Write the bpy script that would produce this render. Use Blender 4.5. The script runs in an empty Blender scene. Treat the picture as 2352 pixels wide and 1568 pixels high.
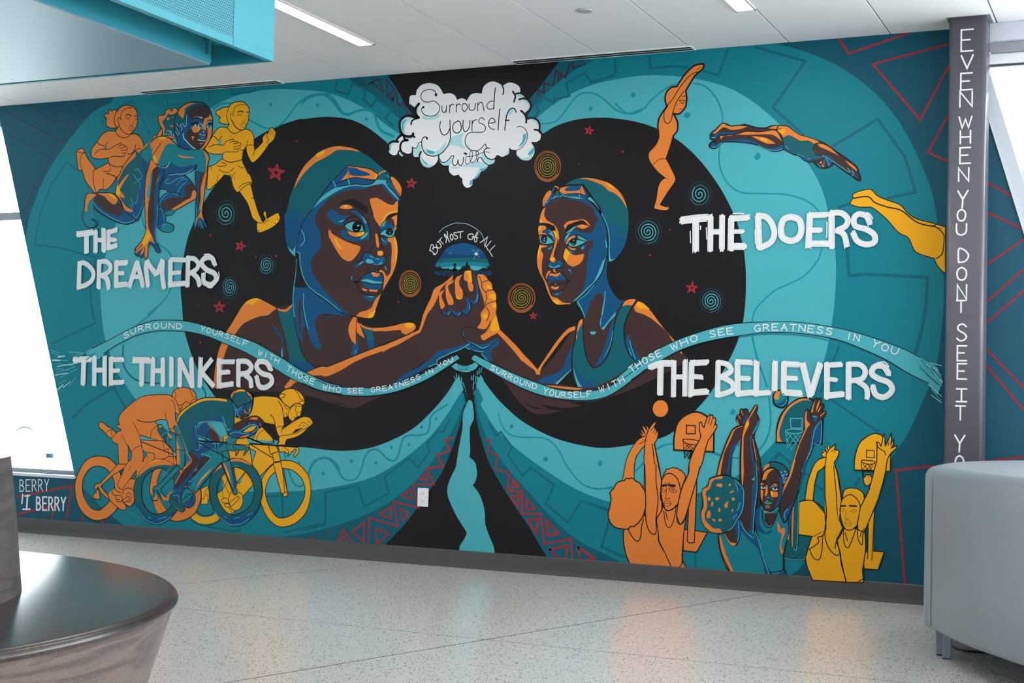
import bpy, bmesh, math, random
from mathutils import Vector, Matrix
from mathutils.geometry import tessellate_polygon
random.seed(7)
SC = bpy.context.scene
COL = SC.collection
R = math.radians

# ------------------------------------------------------------------ camera
cam_d = bpy.data.cameras.new('camera')
cam = bpy.data.objects.new('camera', cam_d)
COL.objects.link(cam)
SC.camera = cam
cam_d.sensor_width = 36.0
cam_d.lens = 50.11
RT = Vector((0.9105129, 0.4127604, 0.0243949)); DN = Vector((0.0065373, 0.0446210, -0.9989826)); FW = Vector((-0.4134290, 0.9097460, 0.0379297))
m = Matrix(((RT.x, -DN.x, -FW.x, 0.00000), (RT.y, -DN.y, -FW.y, -8.55267), (RT.z, -DN.z, -FW.z, 1.15044), (0, 0, 0, 1)))
cam.matrix_world = m
cam_d.clip_start = 0.05
cam_d.dof.use_dof = True
cam_d.dof.focus_distance = 8.6
cam_d.dof.aperture_fstop = 9.0

# ------------------------------------------------------------------ world, exposure
SC.view_settings.view_transform = 'Standard'
SC.view_settings.look = 'None'
SC.view_settings.gamma = 1.0
SC.view_settings.use_curve_mapping = False
SC.view_settings.exposure = 0.42
world = bpy.data.worlds.new('overcast_sky')
SC.world = world
world.use_nodes = True
bg = world.node_tree.nodes['Background']
bg.inputs[0].default_value = (0.93, 0.975, 1.0, 1)
bg.inputs[1].default_value = 6.0
H = 3.35

# ------------------------------------------------------------------ helpers
def lin(c):
    return tuple(((v / 255) / 12.92 if v / 255 <= 0.04045 else ((v / 255 + 0.055) / 1.055) ** 2.4) for v in c) + (1,)
def mat(name, rgb, rough=0.5, metal=0.0, spec=0.5, coat=0.0):
    m = bpy.data.materials.new(name); m.use_nodes = True
    b = m.node_tree.nodes['Principled BSDF']
    b.inputs['Base Color'].default_value = lin(rgb)
    b.inputs['Roughness'].default_value = rough
    b.inputs['Metallic'].default_value = metal
    b.inputs['Specular IOR Level'].default_value = spec
    b.inputs['Coat Weight'].default_value = coat; b.inputs['Coat Roughness'].default_value = 0.2
    return m
def nodes(m):
    return m.node_tree.nodes, m.node_tree.links, m.node_tree.nodes['Principled BSDF']
def emis(name, rgb, s):
    m = mat(name, rgb); n, l, b = nodes(m)
    b.inputs['Emission Color'].default_value = lin(rgb); b.inputs['Emission Strength'].default_value = s
    return m
def add_noise_bump(m, scale, strength, dist=0.001, detail=4):
    n, l, b = nodes(m)
    tc = n.new('ShaderNodeTexCoord'); nz = n.new('ShaderNodeTexNoise'); bp = n.new('ShaderNodeBump')
    nz.inputs['Scale'].default_value = scale; nz.inputs['Detail'].default_value = detail
    bp.inputs['Strength'].default_value = strength; bp.inputs['Distance'].default_value = dist
    l.new(tc.outputs['Object'], nz.inputs['Vector']); l.new(nz.outputs[0], bp.inputs['Height']); l.new(bp.outputs[0], b.inputs['Normal'])
    return nz
def tag(o, label=None, cat=None, group=None, kind=None):
    if label: o['label'] = label
    if cat: o['category'] = cat
    if group: o['group'] = group
    if kind: o['kind'] = kind
    return o
def mesh_obj(name, verts, faces, mats, parent=None, idx=None, smooth=False):
    me = bpy.data.meshes.new(name); me.from_pydata(verts, [], faces); me.update()
    for q in (mats if isinstance(mats, (list, tuple)) else [mats]): me.materials.append(q)
    if idx: me.polygons.foreach_set('material_index', idx)
    if smooth: me.polygons.foreach_set('use_smooth', [True] * len(me.polygons))
    o = bpy.data.objects.new(name, me); COL.objects.link(o)
    if parent: o.parent = parent
    return o
def from_bm(name, bm, mats, parent=None, smooth=False):
    me = bpy.data.meshes.new(name); bmesh.ops.recalc_face_normals(bm, faces=bm.faces[:]); bm.to_mesh(me); bm.free()
    for q in (mats if isinstance(mats, (list, tuple)) else [mats]): me.materials.append(q)
    if smooth: me.polygons.foreach_set('use_smooth', [True] * len(me.polygons))
    o = bpy.data.objects.new(name, me); COL.objects.link(o)
    if parent: o.parent = parent
    return o
def bm_box(bm, x0, x1, y0, y1, z0, z1, bev=0.0):
    r = bmesh.ops.create_cube(bm, size=1.0)
    for v in r['verts']:
        v.co = Vector(((x0 + x1) / 2 + v.co.x * (x1 - x0), (y0 + y1) / 2 + v.co.y * (y1 - y0), (z0 + z1) / 2 + v.co.z * (z1 - z0)))
    if bev:
        es = {e for v in r['verts'] for e in v.link_edges}
        bmesh.ops.bevel(bm, geom=list(es), offset=bev, segments=2, affect='EDGES', profile=0.5)
def box(name, x0, x1, y0, y1, z0, z1, m, parent=None, bev=0.0):
    bm = bmesh.new(); bm_box(bm, x0, x1, y0, y1, z0, z1, bev); return from_bm(name, bm, m, parent)
def prism(name, pts, y0, y1, m, parent=None):
    """polygon in the xz plane pushed from y0 to y1"""
    n = len(pts); v = [(p[0], y0, p[1]) for p in pts] + [(p[0], y1, p[1]) for p in pts]
    f = [tuple(range(n)), tuple(range(2 * n - 1, n - 1, -1))] + [(i, i + n, (i + 1) % n + n, (i + 1) % n) for i in range(n)]
    bm = bmesh.new(); vs = [bm.verts.new(c) for c in v]
    for q in f: bm.faces.new([vs[i] for i in q])
    return from_bm(name, bm, m, parent)
def tube(name, pts, r, m, parent=None, seg=10):
    cu = bpy.data.curves.new(name, 'CURVE'); cu.dimensions = '3D'; cu.bevel_depth = r; cu.bevel_resolution = 3
    s = cu.splines.new('NURBS'); s.points.add(len(pts) - 1)
    for i, p in enumerate(pts): s.points[i].co = (*p, 1)
    s.use_endpoint_u = True; s.order_u = 3; cu.use_fill_caps = True
    o = bpy.data.objects.new(name, cu); COL.objects.link(o)
    dg = bpy.context.evaluated_depsgraph_get(); me = bpy.data.meshes.new_from_object(o.evaluated_get(dg)); me.name = name
    bpy.data.objects.remove(o)
    o2 = bpy.data.objects.new(name, me); me.materials.append(m); COL.objects.link(o2)
    if parent: o2.parent = parent
    return o2
def empty(name, loc=(0, 0, 0)):
    o = bpy.data.objects.new(name, None); o.empty_display_size = 0.1; o.location = loc; COL.objects.link(o); return o
def keep(child, parent):
    child.parent = parent; child.matrix_parent_inverse = Matrix.Translation(parent.location).inverted()

# ------------------------------------------------------------------ materials
M_wall = mat('teal_wall_paint', (0, 80, 102), 0.5)
M_white = mat('white_wall_paint', (225, 226, 226), 0.7)
M_tile = mat('ceiling_panel_white', (236, 236, 238), 0.9, spec=0.1)
nz = add_noise_bump(M_tile, 900, 0.25, 0.001)
M_grid = mat('ceiling_grid_grey', (124, 126, 130), 0.7)
M_alu = mat('window_aluminium', (205, 212, 220), 0.42, metal=0.15)
M_alu_d = mat('window_aluminium_grey', (150, 155, 162), 0.5)
M_base = mat('grey_rubber_baseboard', (77, 75, 76), 0.45)
M_col = mat('grey_column_paint', (92, 90, 100), 0.28)
add_noise_bump(M_col, 300, 0.05)
M_lett = mat('white_paint_lettering', (228, 226, 226), 0.5)
M_plate = mat('white_outlet_plastic', (238, 238, 240), 0.35)
M_black = mat('black_plastic', (18, 18, 20), 0.4)
M_teal = mat('teal_canopy_metal', (52, 154, 172), 0.4)
M_teal_d = mat('teal_canopy_metal_shaded', (22, 140, 158), 0.5)  # darker copy of the canopy teal, recess shade put into its colour
M_pale = mat('satin_canopy_soffit', (122, 156, 174), 0.42, metal=0.25)
M_vinyl = mat('grey_blue_vinyl', (146, 155, 161), 0.33)
add_noise_bump(M_vinyl, 220, 0.12, 0.001)
M_seam = mat('vinyl_seam_thread', (110, 128, 142), 0.6)
M_leg = mat('blue_grey_leg', (140, 152, 166), 0.4)

def glass_mat():
    m = bpy.data.materials.new('window_glass'); m.use_nodes = True
    n, l = m.node_tree.nodes, m.node_tree.links; n.clear()
    out = n.new('ShaderNodeOutputMaterial'); mix = n.new('ShaderNodeMixShader'); tr = n.new('ShaderNodeBsdfTransparent'); gl = n.new('ShaderNodeBsdfGlossy'); fr = n.new('ShaderNodeMath'); lw = n.new('ShaderNodeLayerWeight')
    tr.inputs[0].default_value = (0.96, 0.985, 0.98, 1); gl.inputs['Roughness'].default_value = 0.02; lw.inputs[0].default_value = 0.5; fr.operation = 'POWER'; fr.inputs[1].default_value = 3.5; l.new(lw.outputs['Facing'], fr.inputs[0])
    l.new(fr.outputs[0], mix.inputs[0]); l.new(tr.outputs[0], mix.inputs[1]); l.new(gl.outputs[0], mix.inputs[2]); l.new(mix.outputs[0], out.inputs[0])
    return m
M_glass = glass_mat()

def terrazzo():
    m = mat('terrazzo_floor', (208, 204, 200), 0.2); n, l, b = nodes(m)
    tc = n.new('ShaderNodeTexCoord')
    vo = n.new('ShaderNodeTexVoronoi'); vo.inputs['Scale'].default_value = 75; vo.inputs['Randomness'].default_value = 1
    vo2 = n.new('ShaderNodeTexVoronoi'); vo2.inputs['Scale'].default_value = 150
    nz = n.new('ShaderNodeTexNoise'); nz.inputs['Scale'].default_value = 240; nz.inputs['Detail'].default_value = 3
    big = n.new('ShaderNodeTexNoise'); big.inputs['Scale'].default_value = 1.3
    for q in (vo, vo2, nz, big): l.new(tc.outputs['Object'], q.inputs['Vector'])
    # chips: cells whose random value is low, only near the cell centre
    def chips(v, thr, rad):
        sx = n.new('ShaderNodeSeparateColor'); l.new(v.outputs['Color'], sx.inputs[0])
        a = n.new('ShaderNodeMath'); a.operation = 'LESS_THAN'; a.inputs[1].default_value = thr; l.new(sx.outputs[0], a.inputs[0])
        d = n.new('ShaderNodeMath'); d.operation = 'LESS_THAN'; d.inputs[1].default_value = rad; l.new(v.outputs['Distance'], d.inputs[0])
        mu = n.new('ShaderNodeMath'); mu.operation = 'MULTIPLY'; l.new(a.outputs[0], mu.inputs[0]); l.new(d.outputs[0], mu.inputs[1])
        return mu, sx
    c1, s1 = chips(vo, 0.16, 0.33); c2, s2 = chips(vo2, 0.25, 0.4)
    ramp = n.new('ShaderNodeValToRGB'); l.new(nz.outputs[0], ramp.inputs[0])
    ramp.color_ramp.elements[0].color = lin((202, 198, 194)); ramp.color_ramp.elements[0].position = 0.35
    ramp.color_ramp.elements[1].color = lin((234, 230, 225)); ramp.color_ramp.elements[1].position = 0.62
    mx = n.new('ShaderNodeMixRGB'); mx.inputs[2].default_value = lin((140, 137, 134)); l.new(c2.outputs[0], mx.inputs[0]); l.new(ramp.outputs[0], mx.inputs[1])
    mx2 = n.new('ShaderNodeMixRGB'); mx2.inputs[2].default_value = lin((88, 87, 88)); l.new(c1.outputs[0], mx2.inputs[0]); l.new(mx.outputs[0], mx2.inputs[1])
    l.new(mx2.outputs[0], b.inputs['Base Color'])
    return m
M_floor = terrazzo()
M_strip = mat('floor_divider_strip', (58, 56, 54), 0.35)

def wood(name, c0, c1, rough, coat, scale=(1, 1, 1), spec=0.5):
    m = mat(name, c0, rough, spec=spec, coat=coat); n, l, b = nodes(m)
    tc = n.new('ShaderNodeTexCoord'); mp = n.new('ShaderNodeMapping'); mp.inputs['Scale'].default_value = scale
    nz = n.new('ShaderNodeTexNoise'); nz.inputs['Scale'].default_value = 2.0; nz.inputs['Detail'].default_value = 3; nz.inputs['Distortion'].default_value = 0.6
    wv = n.new('ShaderNodeMath'); wv.operation = 'MULTIPLY'; wv.inputs[1].default_value = 26
    sn = n.new('ShaderNodeMath'); sn.operation = 'SINE'
    fine = n.new('ShaderNodeTexNoise'); fine.inputs['Scale'].default_value = 60; fine.inputs['Detail'].default_value = 5
    mp2 = n.new('ShaderNodeMapping'); mp2.inputs['Scale'].default_value = tuple(s * 1.6 for s in scale)
    l.new(tc.outputs['Object'], mp.inputs[0]); l.new(mp.outputs[0], nz.inputs['Vector']); l.new(nz.outputs[0], wv.inputs[0]); l.new(wv.outputs[0], sn.inputs[0])
    l.new(tc.outputs['Object'], mp2.inputs[0]); l.new(mp2.outputs[0], fine.inputs['Vector'])
    ad = n.new('ShaderNodeMath'); ad.operation = 'MULTIPLY_ADD'; ad.inputs[1].default_value = 0.16; ad.inputs[2].default_value = 0.0; l.new(sn.outputs[0], ad.inputs[0])
    ad2 = n.new('ShaderNodeMath'); ad2.operation = 'ADD'; l.new(ad.outputs[0], ad2.inputs[0]); l.new(fine.outputs[0], ad2.inputs[1])
    rp = n.new('ShaderNodeValToRGB'); rp.color_ramp.elements[0].color = lin(c0); rp.color_ramp.elements[1].color = lin(c1)
    rp.color_ramp.elements[0].position = 0.25; rp.color_ramp.elements[1].position = 0.75
    l.new(ad2.outputs[0], rp.inputs[0]); l.new(rp.outputs[0], b.inputs['Base Color'])
    return m
M_wood_top = wood('dark_wood_top', (40, 33, 31), (62, 52, 49), 0.24, 0.2, (1, 5, 1))
M_wood_side = wood('lit_grey_brown_wood_side', (74, 62, 59), (120, 106, 101), 0.38, 0.1, (0.8, 0.8, 7))  # same wood coloured lighter for the light its sides catch
M_wood_back = wood('grey_brown_wood_back', (62, 56, 55), (92, 84, 83), 0.42, 0.1, (0.8, 0.8, 6))

def perforated():
    m = mat('perforated_teal_metal', (52, 154, 172), 0.45); n, l, b = nodes(m)
    tc = n.new('ShaderNodeTexCoord'); sp = n.new('ShaderNodeSeparateXYZ'); l.new(tc.outputs['Object'], sp.inputs[0])
    P = 0.0125
    def mth(op, a, bb=None, c=None):
        q = n.new('ShaderNodeMath'); q.operation = op
        for i, v in enumerate((a, bb, c)):
            if v is None: continue
            if isinstance(v, (int, float)): q.inputs[i].default_value = v
            else: l.new(v, q.inputs[i])
        return q.outputs[0]
    u = mth('DIVIDE', sp.outputs['Y'], P); v = mth('DIVIDE', sp.outputs['Z'], P * 0.866)
    row = mth('FLOOR', v); odd = mth('MODULO', row, 2.0); us = mth('ADD', u, mth('MULTIPLY', odd, 0.5))
    fu = mth('SUBTRACT', mth('FRACT', us), 0.5); fv = mth('MULTIPLY', mth('SUBTRACT', mth('FRACT', v), 0.5), 0.866)
    d = mth('SQRT', mth('ADD', mth('MULTIPLY', fu, fu), mth('MULTIPLY', fv, fv)))
    hole = mth('LESS_THAN', d, 0.31)
    mx = n.new('ShaderNodeMixRGB'); mx.inputs[1].default_value = lin((52, 154, 172)); mx.inputs[2].default_value = lin((4, 78, 96)); l.new(hole, mx.inputs[0])
    l.new(mx.outputs[0], b.inputs['Base Color'])
    return m
M_perf = perforated()

# ------------------------------------------------------------------ room shell
WX = lambda z: -8.42 + (3.29 - z) * 0.318            # slanted edge of the left window
WX2 = lambda z: -0.885 + (2.74 - z) * 0.30           # slanted edge of the right window
SILL = 0.455; SILL2 = 0.455
wl = prism('wall_back', [(WX(H), 0), (1.2, 0), (1.2, SILL2), (WX2(SILL2), SILL2), (WX2(3.2), 3.2), (WX2(3.2), H), (WX(H), H), (WX(3.29), 3.29), (WX(SILL), SILL), (WX(H), SILL)], 0.0, 0.14, M_wall)
tag(wl, kind='structure')
wl2 = box('wall_back_left', -13.0, WX(H), 0.0, 0.14, 0.0, SILL, M_wall); tag(wl2, kind='structure')
box_h = box('wall_back_head', -13.0, WX(H), 0.0, 0.14, 3.29, H, M_wall); tag(box_h, kind='structure')
fl = box('floor', -13.0, 6.0, -15.0, 0.14, -0.12, 0.0, M_floor); tag(fl, kind='structure')
# thin divider strips in the poured floor
def strip(p, q, w):
    d = Vector((q[0] - p[0], q[1] - p[1])); d.normalize(); nn = Vector((-d.y, d.x)) * w / 2
    a = [(p[0] + nn.x, p[1] + nn.y), (q[0] + nn.x, q[1] + nn.y), (q[0] - nn.x, q[1] - nn.y), (p[0] - nn.x, p[1] - nn.y)]
    v = [(x, y, z) for z in (-0.003, 0.0006) for x, y in a]
    mesh_obj('divider_strip', v, [(3, 2, 1, 0), (4, 5, 6, 7), (0, 1, 5, 4), (1, 2, 6, 5), (2, 3, 7, 6), (3, 0, 4, 7)], M_strip, fl)
for x0, w in ((-2.14, 0.006), (-4.71, 0.003), (-7.28, 0.003), (0.43, 0.003)):
    strip((x0, -0.03), (x0 - 0.307 * 11, -11.03), w)
for y0 in (-2.45, -5.2, -8.0):
    strip((-12, y0), (5, y0 + 0.03), 0.003)
ceil = box('ceiling', -13.0, 6.0, -15.0, 0.14, H + 0.012, H + 0.2, M_grid); tag(ceil, kind='structure')
PX = 0.608
def panel_mesh(w, d, nm):
    bm = bmesh.new(); bm_box(bm, 0, w, 0, d, 0, 0.012, 0.002)
    me = bpy.data.meshes.new(nm); bmesh.ops.recalc_face_normals(bm, faces=bm.faces[:]); bm.to_mesh(me); bm.free(); me.materials.append(M_tile); return me
rows = [(-0.795, 0.0)] + [(-0.795 - 1.219 * (k + 1), -0.795 - 1.219 * k) for k in range(11)]
pm = {}
for k in range(-15, 16):
    x0 = -3.899 + PX * k
    if x0 < -13 or x0 + PX > 6: continue
    for (ya, yb) in rows:
        d = yb - ya - 0.003
        key = round(d, 3)
        if key not in pm: pm[key] = panel_mesh(PX - 0.008, d, 'ceiling_panel')
        o = bpy.data.objects.new('ceiling_panel', pm[key]); o.location = (x0 + 0.004, ya + 0.0015, H); COL.objects.link(o); o.parent = ceil
# other walls, outside the frame: open right side, left side mostly closed, plain rear wall
wr = box('wall_rear', -13.0, 6.0, -15.1, -15.0, 0, H, M_white); tag(wr, kind='structure')
wsl = prism('wall_left', [(-15, 0), (0.14, 0), (0.14, 0.45), (-15, 0.45)], -13.1, -13.0, M_white); wsl.rotation_euler = (0, 0, 0)
bpy.data.objects.remove(wsl)
for nm, x0, x1 in (('wall_left', -13.1, -13.0), ('wall_right', 6.0, 6.1)):
    bm = bmesh.new()
    if nm == 'wall_left': bm_box(bm, x0, x1, -10.0, 0.14, 0, 3.1)  # unseen infill added to keep daylight off the left of the room
    bm_box(bm, x0, x1, -15.0, 0.14, 0, 0.5); bm_box(bm, x0, x1, -15.0, 0.14, 3.1, H); bm_box(bm, x0, x1, -15.0, -12.2, 0.5, 3.1)
    for yy in (-9.5, -6.5, -3.5): bm_box(bm, x0, x1, yy - 0.15, yy + 0.15, 0.5, 3.1)
    o = from_bm(nm, bm, M_white); tag(o, kind='structure')
# baseboard
def baseboard(nm, x0, x1):
    prof = [(0, 0), (-0.022, 0), (-0.022, 0.004), (-0.012, 0.012), (-0.008, 0.03), (-0.008, 0.108), (-0.005, 0.114), (0, 0.114)]
    v = [(x, y, z) for x in (x0, x1) for y, z in prof]; n = len(prof)
    f = [tuple(range(n)), tuple(range(2 * n - 1, n - 1, -1))] + [(i, (i + 1) % n, (i + 1) % n + n, i + n) for i in range(n)]
    bm = bmesh.new(); vs = [bm.verts.new(c) for c in v]
    for q in f: bm.faces.new([vs[i] for i in q])
    o = from_bm(nm, bm, M_base); tag(o, kind='structure'); return o
baseboard('baseboard_back', -12.9, 1.2)

# ------------------------------------------------------------------ windows
w1 = empty('window_1', (-9.5, 0.1, 0.455)); tag(w1, kind='structure')
def wpart(o, w): keep(o, w); return o
wpart(box('pane', -12.9, WX(SILL) + 0.02, 0.088, 0.094, SILL, 3.29, M_glass), w1)
wpart(box('sill_board', -12.9, WX(SILL) + 0.012, -0.03, 0.14, SILL - 0.018, SILL + 0.004, M_alu, bev=0.003), w1)
wpart(box('bottom_rail', -12.9, WX(SILL) + 0.03, 0.07, 0.12, SILL, SILL + 0.035, M_alu_d), w1)
wpart(box('transom', -12.9, WX(2.47) + 0.03, 0.05, 0.12, 2.445, 2.505, M_alu_d, bev=0.004), w1)
wpart(box('mullion', -8.485, -8.455, 0.05, 0.12, SILL, 3.29, M_alu, bev=0.004), w1)
wpart(box('mullion', -10.6, -10.55, 0.05, 0.12, SILL, 3.29, M_alu, bev=0.004), w1)
wpart(box('head_rail', -12.9, WX(3.29) + 0.06, 0.05, 0.13, 3.2, 3.29, M_alu_d), w1)
w2 = empty('window_2', (0.2, 0.1, 1.5)); tag(w2, kind='structure')
wpart(box('pane', -1.05, 1.2, 0.088, 0.094, SILL2, 3.24, M_glass), w2)
def slant(nm, off0, off1, z0, z1, y0, y1, m):
    return wpart(prism(nm, [(WX2(z0) + off0, z0), (WX2(z0) + off1, z0), (WX2(z1) + off1, z1), (WX2(z1) + off0, z1)], y0, y1, m), w2)
slant('slanted_jamb', 0.0, 0.085, SILL2, 3.2, -0.004, 0.12, M_alu)
slant('jamb_edge', 0.0, 0.006, SILL2, 3.2, -0.012, -0.002, M_alu)
wpart(box('transom', WX2(2.46) + 0.07, 1.2, 0.03, 0.11, 2.435, 2.505, M_alu, bev=0.004), w2)
wpart(box('head_beam', -0.9, 1.2, -0.07, 0.12, 3.245, H, M_alu, bev=0.004), w2)
wpart(box('head_trim', -0.9, 1.2, -0.03, 0.12, 3.19, 3.245, M_alu_d, bev=0.003), w2)
wpart(box('shade_roll', -0.95, 1.2, 0.0, 0.05, 3.13, 3.19, mat('roller_shade_bright', (236, 240, 244), 0.7), bev=0.01), w2)
wpart(box('gap_shadow_strip', -0.95, 1.2, 0.02, 0.06, 3.118, 3.128, mat('shade_shadow_strip', (70, 74, 80), 0.7)), w2)  # dark strip stands in for the shadow below the shade roll
M_shade = mat('translucent_shade', (240, 244, 248), 0.8); M_shade.node_tree.nodes['Principled BSDF'].inputs['Transmission Weight'].default_value = 0.35
wpart(box('roller_shade', -0.95, 1.2, 0.03, 0.033, 2.98, 3.12, M_shade), w2)
wpart(box('mullion', 0.35, 0.4, 0.03, 0.12, SILL2, 3.19, M_alu), w2)

# outside, seen blown out through the glass
M_ground = mat('pale_concrete_ground', (236, 236, 232), 0.9)
g = box('ground', -90, 40, 0.16, 110, -1.0, -0.85, M_ground); tag(g, kind='structure')

# ------------------------------------------------------------------ mural
PAINT = dict(DK=(0, 82, 102), MID=(0, 124, 139), BND=(0, 93, 109), LT=(74, 172, 183), BLK=(18, 15, 18), ML=(0, 100, 116), SQ=(8, 140, 153), SH=(30, 128, 144),
    RD=(166, 36, 48), RD2=(66, 34, 62), WH=(232, 232, 234), WG=(196, 204, 208), LC=(176, 217, 224), OR=(228, 128, 50), YE=(243, 171, 12), NV=(0, 78, 124), NV2=(0, 52, 92),
    NS=(0, 60, 106), TD=(0, 92, 102), TNV=(0, 86, 116), TQ=(8, 126, 140), BR=(64, 42, 42), OL=(150, 98, 8), SB=(44, 118, 130), SD=(34, 62, 76), SY=(150, 132, 26), SO=(150, 84, 30))
PM = {}
for k, c in PAINT.items():
    PM[k] = mat('mural_paint_' + {'DK': 'deep_teal', 'MID': 'mid_teal', 'BND': 'band_teal', 'LT': 'light_teal', 'BLK': 'black', 'ML': 'line_teal', 'SQ': 'squiggle_teal', 'SH': 'soft_teal', 'RD': 'red', 'RD2': 'dull_red', 'WH': 'white', 'WG': 'streak_grey', 'LC': 'pale_blue', 'OR': 'orange', 'YE': 'yellow', 'NV': 'navy', 'NV2': 'dark_navy', 'NS': 'night_blue', 'TD': 'dark_teal', 'TNV': 'teal_navy', 'TQ': 'turquoise', 'BR': 'brown', 'OL': 'olive', 'SB': 'spiral_blue', 'SD': 'spiral_dark', 'SY': 'spiral_yellow', 'SO': 'spiral_orange'}[k], c, 0.5, spec=0.25)
    add_noise_bump(PM[k], 160, 0.06, 0.001, 2)
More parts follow.
